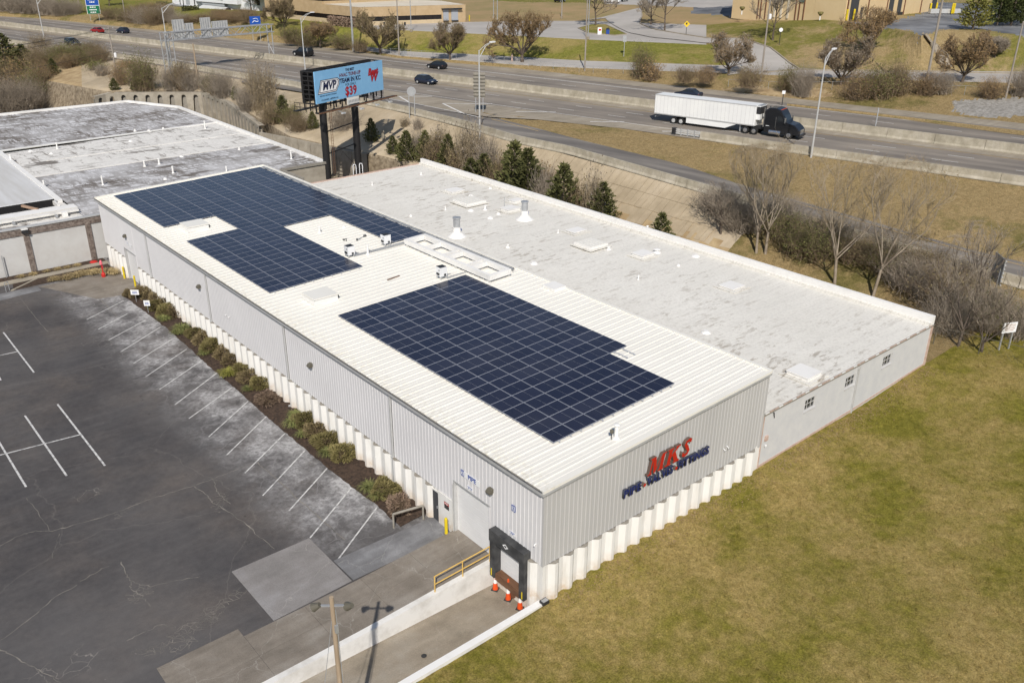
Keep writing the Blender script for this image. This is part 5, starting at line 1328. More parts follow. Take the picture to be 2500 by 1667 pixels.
wallcam((-0.02, 37.02, 3.9), 'x', 'white security camera at the middle of the long wall, left of a pair'); wallcam((-0.02, 36.47, 3.9), 'x', 'white security camera at the middle of the long wall, right of a pair')
b = MB(); b.box((0, -0.06, 0), (0.26, 0.12, 0.34), 'brick_pink'); b.box((0.0, -0.08, -0.55), (0.14, 0.08, 0.12), 'sign_white'); b.build('alarm_bell', loc=(18.75, 0, 2.6), label='small red alarm box low on the pale wall beside the warehouse', category='alarm box')

# ================================================================== DOCK AND DRIVE
b = MB()                                                    # wall between drive strip and dock
b.v += []; pts = [(0.0, 4.10), (-14.0, 4.10), (-14.0, 3.80), (0.0, 3.80)]
def wallrun(b, x0, x1, y0, y1, zt, zb, mn, top):
    n = 14
    for k in range(n):
        a = x0+(x1-x0)*k/n; c = x0+(x1-x0)*(k+1)/n
        b.poly([(a, y0, zb), (c, y0, zb), (c, y0, zt(c)), (a, y0, zt(a))], mn); b.poly([(c, y1, zb), (a, y1, zb), (a, y1, zt(a)), (c, y1, zt(c))], mn)
        b.poly([(a, y0, zt(a)), (c, y0, zt(c)), (c, y1, zt(c)), (a, y1, zt(a))], top)
    b.poly([(x0, y1, zb), (x0, y0, zb), (x0, y0, zt(x0)), (x0, y1, zt(x0))], mn); b.poly([(x1, y0, zb), (x1, y1, zb), (x1, y1, zt(x1)), (x1, y0, zt(x1))], mn)
wallrun(b, -14.5, 0.05, 3.78, 4.12, lambda x: 0.05+max(0, (x+8)/8*0.24), -1.5, 'stained_white', 'stained_white')
b.build('dock_wall', label='white concrete wall between the drive strip and the sunken dock', category='wall')
b = MB(); wallrun(b, -26, -0.05, -0.22, 0.16, lambda x: 0.06, -1.5, 'stained_white', 'white_paint'); b.build('dock_wall', label='white concrete kerb wall between the sunken dock and the lawn', category='wall')
# yellow handrail on the dock wall
hr = empty('handrail', (-3.8, 4.0, 0.2), label='yellow pipe handrail on the wall beside the dock', category='handrail')
def hb(p, q, name, r=0.035):
    b = MB(); b.tube(p, q, r, r, 8, 'rail_yellow'); b.v = [(v[0]+3.8, v[1]-4.0, v[2]-0.2) for v in b.v]; b.build(name, hr)
ps = [(-3.85, 0.15), (-2.05, 0.18), (-0.22, 0.24)]
for xx, zz in ps: hb((xx, 3.95, zz), (xx, 3.95, zz+1.02), 'post')
hb((-3.85, 3.95, 1.16), (-0.22, 3.95, 1.26), 'rail'); hb((-3.85, 3.95, 0.66), (-0.22, 3.95, 0.76), 'rail')
# dark guard rail at the end of the planting bed
gr_ = empty('guard_rail', (-1.56,9.79,0), label='dark weathered pipe guard rail at the near end of the planting bed', category='guard rail')
ga, gb = Vector((-2.36,10.08,0)), Vector((-0.57,9.68,0))
ga -= Vector(gr_.location); gb -= Vector(gr_.location)
for q in (ga, gb):
    b = MB(); b.tube(q, q+Vector((0, 0, 0.95)), 0.06, 0.06, 8, 'ledge_concrete'); b.build('post', gr_)
b = MB(); b.tube(ga+Vector((0, 0, 0.95)), gb+Vector((0, 0, 0.95)), 0.07, 0.07, 8, 'ledge_concrete'); b.build('rail', gr_)
# bollards
def bollard(p, h, label):
    t = empty('bollard', p, label=label, category='bollard', group='yellow steel bollards')
    b = MB(); b.lathe((0, 0, -0.05), [(0.095, 0), (0.095, h-0.02), (0.07, h+0.04), (0.02, h+0.065)], 12, 'safety_yellow'); b.build('post', t, smooth=False)
    b = MB(); b.lathe((0, 0, 0.0), [(0.15, 0.0), (0.14, 0.03)], 10, 'concrete_drive'); b.build('footing', t)
bollard((-0.52,7.49,0.2), 1.08, 'yellow bollard beside the overhead door with the PIPE sign')
bollard((-0.39,61.23,0), 1.25, 'yellow bollard left of the far overhead door'); bollard((-0.42,57.99,0), 1.25, 'yellow bollard right of the far overhead door, by the planting bed')
# traffic cones
def cone(p, label):
    t = empty('traffic_cone', p, label=label, category='traffic cone', group='orange cones in the dock'); t.scale = (0.92, 0.92, 1.28)
    b = MB(); b.box((0, 0, 0.02), (0.40, 0.40, 0.045), 'rubber'); b.build('base', t, rz=0.5)
    b = MB(); b.lathe((0, 0, 0.04), [(0.17, 0), (0.16, 0.06), (0.115, 0.32)], 14, 'orange'); b.build('body', t)
    for z0, r0, r1, mn in ((0.36, 0.115, 0.085, 'reflect_white'), (0.60, 0.085, 0.070, 'reflect_white')):
        b = MB(); b.lathe((0, 0, z0), [(r0, 0), (r1, 0.22)], 14, mn); b.build('collar', t)
    b = MB(); b.lathe((0, 0, 0.82), [(0.078, 0), (0.068, 0.10), (0.058, 0.22), (0.045, 0.24)], 14, 'orange'); b.build('tip', t)
    b = MB(); b.lathe((0, 0, 0.575), [(0.093, 0), (0.092, 0.03)], 14, 'orange'); b.build('band', t)
cone((-0.31,3.37,-1.2), 'orange and white traffic cone at the left of the dock door'); cone((-0.29,2.31,-1.2), 'orange and white traffic cone in the middle of the dock door'); cone((-0.27,1.37,-1.2), 'orange and white traffic cone at the right of the dock door')
b = MB(); b.path([(0, 0, 0.02), (0.9, -0.9, 0.05), (1.6, -1.8, 0.08), (2.0, -2.9, 0.05)], 0.012, 5, 'pink_tape'); 
b = MB(); b.box((0, 0, 0.10), (0.42, 0.3, 0.2), 'plastic_dark'); b.box((0, -0.02, 0.21), (0.34, 0.22, 0.03), 'galv'); b.build('flood_lamp', loc=(0.04,-0.16,0), label='small black ground floodlight on the lawn at the warehouse corner', category='floodlight')
b = MB(); b.lathe((0, 0, 0), [(0.13, 0.0), (0.14, 0.02), (0.05, 0.03)], 12, 'rubber'); b.build('manhole_cover', loc=(-6.24,1.6,-0.93), label='small dark round lid on the dock floor', category='manhole')
# weeds and dark debris along the dock wall joints are part of the floor material
# ---- wooden floodlight pole at the bottom of the picture
fp = empty('floodlight_pole', (-12.50, -1.9, 0), label='wooden pole with two floodlights at the bottom edge of the photo', category='light pole')
b = MB(); b.tube((0, 0, -1.2), (0, 0, 8.45), 0.12, 0.085, 10, 'pole_wood'); b.build('pole', fp)
lh = Vector((0.78, -0.62, 0)).normalized()
b = MB(); b.beam(Vector((0, 0, 8.05))-lh*0.55, Vector((0, 0, 8.05))+lh*0.55, 0.07, 0.07, 'galv'); b.build('crossarm', fp)
for sgn in (-1, 1):
    c_ = Vector((0, 0, 8.02))+lh*0.62*sgn; d_ = (Vector((-0.5, 0.6, -0.5)) if sgn < 0 else Vector((-0.2, 0.7, -0.45))).normalized()
    b = MB(); b.tube(c_-d_*0.20, c_+d_*0.12, 0.10, 0.18, 12, 'lamp_bronze'); h = b.build('floodlight', fp)
    b = MB(); b.tube(c_+d_*0.13, c_+d_*0.135, 0.168, 0.168, 12, 'galv_pale'); b.build('lens', h)
b = MB(); b.tube((0.06, -0.12, 7.9), (0.10, -0.16, 0.2), 0.018, 0.018, 5, 'galv'); b.box((0.02, -0.14, 7.0), (0.12, 0.1, 0.35), 'galv'); b.build('conduit', fp)
b = MB(); b.tube((0.0, 0.05, 7.6), (-2.6, -1.6, 0.0), 0.012, 0.012, 4, 'galv'); b.build('guy_wire', fp)
# ---- small signs and red standpipe near the far door
def stake_sign(p, w, h, zt, label):
    t = empty('stake_sign', p, label=label, category='sign')
    b = MB(); b.tube((0, 0, 0), (0, 0, zt), 0.025, 0.025, 6, 'galv'); b.build('post', t)
    b = MB(); b.box((0, -0.03, zt-h/2), (w, 0.02, h), 'sign_white'); pl = b.build('plate', t)
    for k in range(3): b = MB(); b.box((0, -0.045, zt-h*(0.28+0.2*k)), (w*(0.7-0.1*(k % 2)), 0.008, h*0.10), 'plate_blue' if k else 'trim_grey'); b.build('text_line', pl)
    t.rotation_euler = (0, 0, -0.72)
stake_sign((-1.67,54.18,0), 0.75, 0.48, 1.25, 'white stake sign at the far end of the planting bed, by the door'); stake_sign((-1.71,51,0), 0.55, 0.52, 1.2, 'smaller white stake sign standing among the bed shrubs')
fh = empty('standpipe', (-1.82,63.05,0), label='red fire standpipe wrapped with pink tape beside the far planter', category='standpipe')
b = MB(); b.lathe((0, 0, 0), [(0.18, 0), (0.20, 0.12), (0.20, 0.30), (0.14, 0.42), (0.07, 0.5)], 12, 'red_paint'); b.build('barrel', fh)
b = MB(); b.tube((0, 0, 0.4), (0, 0, 1.5), 0.06, 0.06, 8, 'red_paint'); b.build('riser', fh)
b = MB(); b.lathe((-0.03, 0, 1.25), [(0.09, 0), (0.15, 0.1), (0.12, 0.35), (0.05, 0.5)], 8, 'pink_tape'); b.box((0.10, 0.05, 1.1), (0.05, 0.05, 0.5), 'pink_tape'); b.build('tape_wrap', fh)
# planter bed, path and kerbs in front of the old building
slab('planter_soil', [(-9.6, 64.75), (-0.3, 64.75), (-0.3, 66.7), (-9.3, 66.4)], 0.05, 'mulch', 0.05)
slab('planter_soil', [(-11.0, 67.7), (-0.1, 67.7), (-0.1, 68.9), (-11.0, 68.9)], 0.05, 'mulch', 0.05)
slab('footpath', [(-16.5, 66.5), (-0.1, 66.8), (-0.1, 67.65), (-16.5, 67.6)], 0.07, 'concrete_wall', 0.07)
slab('kerb', [(-9.9, 64.6), (-9.62, 64.6), (-7.0, 66.45), (-7.3, 66.5)], 0.10, 'concrete_wall', 0.10)
b = MB(); b.lathe((0, 0, 0), [(0.36, 0), (0.40, 0.05), (0.28, 0.14), (0.08, 0.18)], 14, 'red_paint'); b.build('ground_cover_mound', loc=(-1.23,68.15,0), label='low bright red plant mound against the old building wall', category='plant')
hr2 = empty('step_rail', (-10.27,64.61,0), label='small grey step handrail at the left end of the planter', category='handrail')
b = MB(); b.path([(0, 0, 0), (0, 0, 0.9), (0.35, 0.25, 0.9), (0.35, 0.25, 0)], 0.03, 6, 'galv'); b.path([(0, 0, 0.5), (0.35, 0.25, 0.5)], 0.025, 6, 'galv'); b.build('rail', hr2)

# ---- open cracks and patched seams in the parking lot: thin pale ribbons lying on the asphalt
ck = empty('asphalt_cracks', kind='structure')
def crack(pts, w=0.035, jit=0.06, n=6, z=0.006):
    P_ = []
    for a_, b_ in zip(pts[:-1], pts[1:]):
        for k in range(n):
            q = lerp3(a_, b_, k/n); P_.append((q[0]+random.uniform(-jit, jit), q[1]+random.uniform(-jit, jit), z))
    P_.append((pts[-1][0], pts[-1][1], z)); A, B = [], []
    for i in range(len(P_)):
        a_ = Vector(P_[max(0, i-1)]); c_ = Vector(P_[min(len(P_)-1, i+1)]); t_ = (c_-a_).normalized(); nn = Vector((-t_.y, t_.x, 0))*w*random.uniform(0.2, 0.75); A.append(tuple(Vector(P_[i])-nn)); B.append(tuple(Vector(P_[i])+nn))
    s = MB(); s.strip(A, B, 'crack_sand'); return s.build('crack', ck)
mat('crack_sand', (0.27, 0.245, 0.21), 0.9, (0.10, 0.095, 0.09), 1.2)
for L_, w_ in (([(-20.08,22.59,0),(-19.09,22.98,0),(-18.19,22.86,0),(-17.5,22.2,0),(-16.5,22.09,0),(-15.12,21.78,0),(-13.45,21.73,0),(-12.02,21.83,0),(-9.92,21.62,0),(-8.64,21.52,0),(-7.66,21.57,0),(-6.47,21.58,0),(-5.29,21.52,0)], 0.05), ([(-9.47,21.57,0),(-9.26,20.05,0),(-9.3,19.08,0),(-8.93,17.4,0),(-8.77,16.14,0),(-8.65,14.95,0)], 0.06), ([(-8.26,21.52,0),(-8.59,20.31,0),(-8.64,19.33,0),(-8.55,18.26,0)], 0.04), ([(-5.29,21.52,0),(-5.21,18.78,0),(-5.22,15.69,0),(-5.14,13.32,0),(-5.08,10.91,0)], 0.07), ([(-15.38,16.94,0),(-15.53,15.79,0),(-15.49,14.98,0),(-15.22,14.45,0),(-14.86,13.93,0),(-13.76,13.55,0),(-12.6,13.07,0)], 0.04), ([(-15.49,14.98,0),(-15.75,14.44,0),(-15.48,13.48,0),(-15.41,12.41,0)], 0.05), ([(-17.52,16.67,0),(-16.44,17.02,0),(-15.97,17.03,0)], 0.04), ([(-21.83,14.66,0),(-20.5,15.27,0),(-18.87,16.23,0),(-17.78,16.51,0)], 0.04), ([(-21.97,14.02,0),(-21.54,13.1,0),(-21.11,11.96,0),(-20.64,10.85,0),(-20.32,9.92,0)], 0.05), ([(-17.14,10.76,0),(-16.29,10.76,0),(-15.48,10.81,0),(-15,10.15,0)], 0.04), ([(-17.57,22.25,0),(-17.56,23.8,0),(-17.73,26.66,0)], 0.03), ([(-9.65,62.62,0),(-9.83,56.75,0),(-9.81,52.1,0)], 0.04), ([(-3.93,59.94,0),(-4.09,54.3,0),(-4.15,52.1,0)], 0.05), ([(-8.51,12.73,0),(-8.67,14.25,0),(-8.68,14.97,0)], 0.03), ([(-18.19,19.6,0),(-17.78,20.59,0),(-17.21,21.69,0)], 0.03)):
    crack(L_, w_)
# networks of short cracks (alligator cracking)
def gator(ctr, rx, ry, ang, n, w=0.022):
    """irregular net of hairline cracks inside an elliptical area"""
    g = np.random.default_rng(int(abs(ctr[0]*100))); ca, sa = math.cos(ang), math.sin(ang); st = 0.21; nx_, ny_ = int(rx/st)+1, int(ry/st)+1; nodes = {}
    for i in range(-nx_, nx_+1):
        for j in range(-ny_, ny_+1):
            x, y = (i+0.5*(j % 2))*st+g.normal(0, 0.055), j*st*0.9+g.normal(0, 0.055)
            if (x/rx)**2+(y/ry)**2 < g.uniform(0.25, 1.15): nodes[(i, j)] = (x*ca-y*sa+ctr[0], x*sa+y*ca+ctr[1])
    s = MB(); k = 0
    for (i, j), P_ in nodes.items():
        for q in ((i+1, j), (i, j+1), (i-1+(j % 2), j+1)):
            if q in nodes and g.uniform() < 0.62:
                a = Vector((*P_, 0.0062+k*2e-6)); c = Vector((*nodes[q], 0.0062+k*2e-6)); k += 1; t_ = (c-a).normalized(); nn = Vector((-t_.y, t_.x, 0))*w/2*g.uniform(0.5, 1.1); m_ = (a+c)/2+nn*g.uniform(-3, 3)
                s.strip([tuple(a-nn), tuple(m_-nn), tuple(c-nn)], [tuple(a+nn), tuple(m_+nn), tuple(c+nn)], 'crack_sand')
    s.build('crack_network', ck, kind='stuff')
gator((-9.03,18.85,0), 1.3, 0.7, 0.9, 60); gator((-15.46,13.76,0), 0.9, 0.9, 0.3, 60); gator((-14.48,9.58,0), 2.2, 0.8, 0.25, 110); gator((-13.08,10.05,0), 1.0, 0.8, 0.8, 50); gator((-11.87,10.47,0), 1.0, 0.45, 0.2, 50); gator((-16.53,9.49,0), 1.3, 0.5, -0.3, 70); gator((-15.13,8.7,0), 0.9, 0.5, 0.5, 50); gator((-13.13,21.66,0), 2.2, 0.35, 0.35, 60, 0.016); gator((-2.73,19.17,0), 0.9, 0.7, 0.5, 40)

# fallen leaves blown against the pale wall and the stems of the base panels
n = 2600; g = np.random.default_rng(5); lx = np.concatenate([g.uniform(19, 39.5, 1700), g.uniform(0.5, 18, 900)]); ly = -0.3-np.abs(g.normal(0, 0.75, n)); lz = np.array([lawn_z(a, c) for a, c in zip(lx, ly)])+0.05
a_ = g.normal(size=(n, 3))*np.array([1, 1, 0.25]); a_ /= np.linalg.norm(a_, axis=1)[:, None]; b_ = np.cross(a_, np.array([0, 0, 1.0])); C = np.stack([lx, ly, lz], 1); s_ = g.uniform(0.03, 0.065, n)[:, None]
mat('dead_leaf', (0.24, 0.15, 0.075), 0.9, (0.40, 0.29, 0.16), 6)
link('fallen_leaves', fast_mesh('fallen_leaves', np.stack([C-a_*s_, C+b_*s_*0.6, C+a_*s_, C-b_*s_*0.6], 1).reshape(-1, 3), np.arange(4*n).reshape(n, 4), 'dead_leaf'), kind='stuff', label='brown fallen leaves scattered along the foot of the walls', category='leaves')

# ================================================================== ROAD FURNITURE
def barrier(line, h, w, name, label, mn='concrete_barrier', seg=4, cat='barrier'):
    """cast barrier in separate lengths with a splayed foot"""
    root = empty(name, line[0], label=label, category=cat)
    L0 = Vector(line[0])
    n = len(line)-1
    for k in range(n):
        a = Vector(line[k]); c = Vector(line[k+1]); d = (c-a); d2 = Vector((d.x, d.y, 0)).normalized(); s_ = Vector((-d2.y, d2.x, 0))
        c = c - d.normalized()*0.04; b = MB()
        pr = [(-w*0.9, 0), (-w*0.9, 0.10), (-w*0.48, 0.32), (-w*0.32, h), (w*0.32, h), (w*0.48, 0.32), (w*0.9, 0.10), (w*0.9, 0)]
        A = [tuple(a-L0+s_*o+Vector((0, 0, z))) for o, z in pr]; B = [tuple(c-L0+s_*o+Vector((0, 0, z))) for o, z in pr]
        for i in range(len(pr)-1): b.poly([A[i], B[i], B[i+1], A[i+1]], mn)
        b.poly(A, mn); b.poly(list(reversed(B)), mn)
        b.build('barrier_length', root)
    return root
barrier([hw(u, 95.6) for u in range(-420, 130, 6)], 1.25, 0.42, 'median_barrier', 'long concrete median barrier dividing the highway')
barrier([hw(u, 78.7) for u in range(-31, 66, 6)], 1.0, 0.40, 'roadside_barrier', 'concrete barrier between the near carriageway and the grass wedge')
RB = dens(shift(RW[2:], -0.85), 60)
RB = [(15.27,266.88,7),(26.77,228.92,7),(37.45,185.45,7),(43.57,158.61,7),(46.69,137.93,7),(49.79,119.67,7)] + RB
barrier(RB, 0.95, 0.42, 'ramp_barrier', 'long concrete parapet along the outer edge of the exit ramp')
# footing line at the median
b = MB()
# guard rail end with striped nose at the start of the roadside barrier
g = empty('guardrail', (69.07,50.23,7), label='short galvanised guardrail end beside the white trailer', category='guardrail')
a_, c_ = Vector((69.82,51.12,6.9))-g.location, Vector((70.73,47.25,6.9))-g.location
for zz in (0.35, 0.62, 0.88):
    b = MB(); b.beam(a_+Vector((0, 0, zz)), c_+Vector((0, 0, zz)), 0.10, 0.17, 'galv_pale'); b.build('rail', g)
for k in range(5):
    q = a_.lerp(c_, k/4); b = MB(); b.box((q.x, q.y, 0.45), (0.14, 0.14, 0.95), 'galv'); b.build('post', g)
b = MB(); b.box((a_.x, a_.y, 0.55), (0.5, 0.5, 0.8), 'plastic_dark'); b.build('nose', g)
d_ = (c_-a_).normalized()
# ---- lamp posts
def street_lamp(base, h, arm, label, az, double=False):
    t = empty('street_lamp', base, label=label, category='street lamp', group='highway street lamps')
    dv = Vector((math.cos(az), math.sin(az), 0))
    b = MB(); b.tube((0, 0, -0.5), (0, 0, h), 0.13, 0.075, 8, 'galv_pale'); b.build('pole', t)
    b = MB(); b.path([(0, 0, h-1.0), dv*arm*0.55+Vector((0, 0, h+0.35)), dv*arm+Vector((0, 0, h+0.75))], 0.05, 6, 'galv_pale'); b.path([(0, 0, h-0.1), dv*arm*0.55+Vector((0, 0, h+0.55)), dv*arm+Vector((0, 0, h+0.8))], 0.045, 6, 'galv_pale'); b.build('arm', t)
    b = MB(); q = dv*(arm+0.35)+Vector((0, 0, h+0.80)); b.beam(q-dv*0.4, q+dv*0.45, 0.34, 0.16, 'sign_white'); b.build('lamp_head', t)
az_h = math.atan2(HN.y, HN.x)
street_lamp((72.7,32,6.9), 11.6, 2.2, 'tall grey street lamp by the cab of the semi truck', az_h)
street_lamp((49.16,67.18,6.6), 11.2, 2.4, 'grey street lamp at the ramp parapet right of the billboard', az_h)
street_lamp((61.25,137.9,7), 9.8, 2.6, 'grey street lamp behind the left end of the billboard', az_h)
street_lamp((39.75,151.48,7), 11.6, 2.8, 'grey street lamp standing at the sign gantry leg', az_h)
street_lamp((30.33,201.11,7), 11.0, 2.6, 'grey street lamp at far left beside the highway', az_h)
b = MB(); b.tube((0, 0, 0), (0, 0, 18), 0.26, 0.16, 8, 'galv'); b.build('pylon', loc=(84.59,158.56,7.3), label='tall plain grey steel mast beyond the highway above the billboard', category='mast')
# ---- sign gantry over the near carriageway
gl = Vector((39.52,151.66,7)); gr = Vector(hw(gl.dot(HU), 95.6, 7.9)); gt = empty('sign_gantry', tuple(gl), label='steel truss sign gantry spanning the near carriageway', category='gantry')
gd = (gr-gl); gd.z = 0; GW = gd.length; gd.normalize(); gs = Vector((-gd.y, gd.x, 0))
def gp(a, s, z): return gd*a + gs*s + Vector((0, 0, z))
ZB, ZT = 5.7, 7.2
for s_ in (-0.75, 0.75):
    for z_ in (ZB, ZT):
        b = MB(); b.tube(gp(-0.6, s_, z_), gp(GW+0.6, s_, z_), 0.10, 0.10, 6, 'galv'); b.build('chord', gt)
    for a0, zb in ((0.0, 0.0), (1.6, 0.0)):
        b = MB(); b.tube(gp(a0-0.4, s_, zb-0.3), gp(a0-0.4, s_, ZT), 0.11, 0.11, 6, 'galv'); b.build('leg', gt)
    b = MB(); b.tube(gp(GW, s_, 0.9), gp(GW, s_, ZT), 0.11, 0.11, 6, 'galv'); b.build('leg', gt)
    n = 12
    for k in range(n):
        a0 = GW*k/n; a1 = GW*(k+1)/n; z0, z1 = (ZB, ZT) if k % 2 == 0 else (ZT, ZB)
        b = MB(); b.tube(gp(a0, s_, z0), gp(a1, s_, z1), 0.055, 0.055, 5, 'galv'); b.build('brace', gt)
for k in range(13):
    for z_ in (ZB, ZT):
        b = MB(); b.tube(gp(GW*k/12, -0.75, z_), gp(GW*k/12, 0.75, z_), 0.045, 0.045, 5, 'galv'); b.build('tie', gt)
for k in range(5):
    b = MB(); z0 = 0.2+k*1.25; f_ = 1 if k % 2 else -1
    b.tube(gp(-0.4, -0.75*f_, z0), gp(1.2, -0.75*f_, z0+1.2), 0.05, 0.05, 5, 'galv'); b.tube(gp(-0.4, 0.75, z0), gp(-0.4, -0.75, z0+1.1), 0.05, 0.05, 5, 'galv'); b.build('brace', gt)
b = MB(); b.tube(gp(GW, -0.75, 1.2), gp(GW, 0.75, 3.4), 0.05, 0.05, 5, 'galv'); b.build('brace', gt)
# backs of four sign panels standing on the truss, aluminium ribs
for i_, (a0, a1, z0, z1) in enumerate(((2.6, 5.2, 5.4, 9.3), (5.3, 7.2, 5.6, 8.5), (8.8, 11.2, 5.3, 9.3), (11.4, 15.2, 5.5, 8.5))):
    sp = empty('overhead_sign', tuple(gl+gp((a0+a1)/2, 0.95, z0)), label=['leftmost', 'second', 'third', 'rightmost'][i_]+' grey sign back mounted on the highway gantry', category='sign')
    off = Vector(sp.location)-gl
    b = MB(); b.beam(gp(a0, 0.95, (z0+z1)/2)-off, gp(a1, 0.95, (z0+z1)/2)-off, 0.05, z1-z0, 'galv_pale'); b.build('panel', sp)
    n = int((a1-a0)/0.55)
    for k in range(n+1):
        q = a0+0.12+(a1-a0-0.24)*k/n; b = MB(); b.beam(gp(q, 0.87, z0+0.05)-off, gp(q, 0.87, z1-0.05)-off, 0.09, 0.09, 'galv', up=tuple(gd)); b.build('rib', sp)
# ---- road signs
def post_sign(p, w, h, z0, posts, mn, label, az, mn_post='galv', shape='rect', name='road_sign', extra=None):
    if p[2] > 7.3: p = snap(p, -0.1)
    t = empty(name, p, az, label=label, category='sign')
    for dx in posts:
        b = MB(); b.box((dx, 0.06, z0/2+h*0.3), (0.10, 0.10, z0+h*0.6), mn_post); b.build('post', t)
    b = MB()
    if shape == 'rect': b.box((0, 0, z0+h/2), (w, 0.05, h), mn)
    else:
        pts = [(w/2*math.cos(a), w/2*math.sin(a)) for a in np.linspace(0, 2*math.pi, 4 if shape == 'diamond' else 12, endpoint=False)]
        A = [(x, -0.02, z0+h/2+y) for x, y in pts]; B = [(x, 0.02, z0+h/2+y) for x, y in pts]
        b.poly(A, mn); b.poly(list(reversed(B)), mn)
        for k in range(len(pts)): b.poly([A[(k+1) % len(pts)], A[k], B[k], B[(k+1) % len(pts)]], mn)
    b.build('panel', t); return t
mat('guide_green', (0.005, 0.16, 0.075), 0.5); mat('guide_blue', (0.01, 0.075, 0.36), 0.5); mat('sign_yellow', (0.72, 0.50, 0.03), 0.5)
AZ_S = -YAW
t = post_sign((60.61,265.18,8), 3.6, 4.6, 2.0, (-1.2, 1.2), 'sign_white', 'tall blue and green guide sign beyond the highway at far left', -0.25)
for z_, h_, mn_ in ((5.45, 2.1, 'guide_blue'), (3.15, 2.2, 'guide_green')):
    b = MB(); b.box((0, -0.035, z_), (3.4, 0.02, h_), mn_); b.build('field', t)
for z_, w_ in ((5.95, 2.4), (5.25, 1.5), (3.85, 1.7), (3.15, 2.1), (2.45, 1.8)):
    x_ = -w_/2
    while x_ < w_/2-0.2:
        l_ = random.uniform(0.18, 0.5); b = MB(); b.box((x_+l_/2, -0.05, z_), (l_, 0.01, 0.30), 'sign_white'); b.build('text_line', t); x_ += l_+0.12
t = post_sign((76.48,191,7.4), 2.6, 2.2, 3.6, (-0.9, 0.9), 'guide_blue', 'blue sign on two posts at the right end of the gantry', -0.3)
b = MB(); b.path([(-0.7, -0.04, 4.35), (-0.2, -0.04, 4.8), (0.35, -0.04, 4.55), (0.8, -0.04, 4.7)], 0.09, 5, 'sign_white'); b.path([(-0.5, -0.04, 5.2), (0.2, -0.04, 5.35), (0.7, -0.04, 5.1)], 0.06, 5, 'sign_white'); b.build('emblem', t)
# exit sign backs at the gore (two grey panels seen edge-on) and round-topped back sign at the ramp
t = post_sign((59.59,80.44,7), 1.7, 3.6, 2.2, (-0.55, 0.55), 'ledge_concrete', 'brown-backed exit sign on two posts at the gore tip', -0.75)
for k in range(7): b = MB(); b.box((0, -0.06, 2.4+k*0.5), (1.8, 0.08, 0.12), 'lamp_bronze'); b.build('rib', t)
t = post_sign((50.05,84.35,6), 1.35, 1.6, 3.7, (-0.4, 0.4), 'galv', 'grey sign back with pointed top on two posts by the ramp', -0.5, shape='round')
t = post_sign((140.13,107.69,11), 1.4, 1.4, 1.8, (0,), 'sign_yellow', 'yellow diamond warning sign on the grass above the driveway', AZ_S, 'plastic_dark', 'diamond')
b = MB(); b.poly([(-0.25, -0.03, 2.4), (0.05, -0.03, 2.4), (0.05, -0.03, 2.65), (0.2, -0.03, 2.65), (-0.05, -0.03, 2.9), (-0.25, -0.03, 2.65)], 'plastic_dark'); b.build('arrow', t)
t = post_sign((139.51,82.87,9.6), 0.8, 0.8, 2.6, (0,), 'sign_white', 'round white sign on a dark post under the bare tree', AZ_S, 'plastic_dark', 'round')
t = post_sign((115.37,103.26,8.4), 0.7, 1.2, 3.0, (0,), 'galv', 'small grey sign back on the green bank', AZ_S)
t = post_sign((101.18,55.46,7), 0.5, 0.5, 1.8, (0,), 'sign_white', 'small white marker post at the tip of the far grass strip', AZ_S, 'plastic_dark')
t = post_sign((96.73,37.01,7), 0.14, 2.3, 0.3, (0,), 'galv', 'thin blue-grey marker post on the far grass strip', AZ_S)
t = post_sign((46.73,-2.92,1.3), 1.3, 0.85, 1.6, (-0.45, 0.45), 'sign_white', 'white notice board tilted on a post by the fence at far right', AZ_S+0.25)
for k in range(4): b = MB(); b.box((0, -0.035, 2.28-k*0.16), (0.95-0.2*(k % 2), 0.01, 0.06), 'brick_pink'); b.build('text_line', t)
t = post_sign((54.64,1.77,2), 2.2, 2.4, 1.9, (-0.7, 0.7), 'galv', 'grey ribbed sign back on blue-grey posts among bare trees at right', 0.75)
for k in range(7): b = MB(); b.box((0, -0.06, 2.0+k*0.36), (2.3, 0.10, 0.09), 'galv_pale'); b.build('rib', t)
for i_, dx in enumerate((0, 0.5)):
    b = MB(); b.beam((dx, 0, 0), (dx+0.25, 0, 2.2), 0.10, 0.10, 'safety_yellow' if i_ == 0 else 'lily_yellow'); b.build('marker_stake', loc=snap((122.14,44.22,9)), label=('left' if i_ == 0 else 'right')+' yellow marker stake by the frontage road pole', category='stake')
b = MB(); b.box((0, 0, 0.75), (0.9, 0.35, 1.5), 'sign_white'); b.box((0.05, -0.19, 1.0), (0.55, 0.02, 0.4), 'red_paint'); b.build('direction_board', loc=snap((128.62,123.44,11.3)), rz=AZ_S, label='white and red direction board on the grass island', category='sign')
b = MB(); b.box((0, 0, 0.55), (0.7, 0.6, 1.1), 'plate_blue'); b.lathe((0, 0, 1.1), [(0.4, 0), (0.35, 0.25), (0.1, 0.4)], 10, 'plastic_dark'); b.build('mailbox', loc=snap((129.72,121.92,11.3)), rz=AZ_S, label='dark blue mailbox on the grass island', category='mailbox')
b = MB(); b.lathe((0, 0, 0), [(0.18, 0), (0.2, 0.8), (0.22, 1.1), (0.1, 1.5)], 8, 'brick_pink'); b.build('hydrant', loc=snap((99.45,119.94,7.7)), label='dark red hydrant beside the largest roadside tree', category='hydrant')
b = MB(); b.box((0, 0, 0.5), (1.0, 0.8, 1.0), 'galv'); b.build('utility_box', loc=snap((87.93,142.85,7.4)), label='grey utility cabinet beside the frontage road pole', category='cabinet')
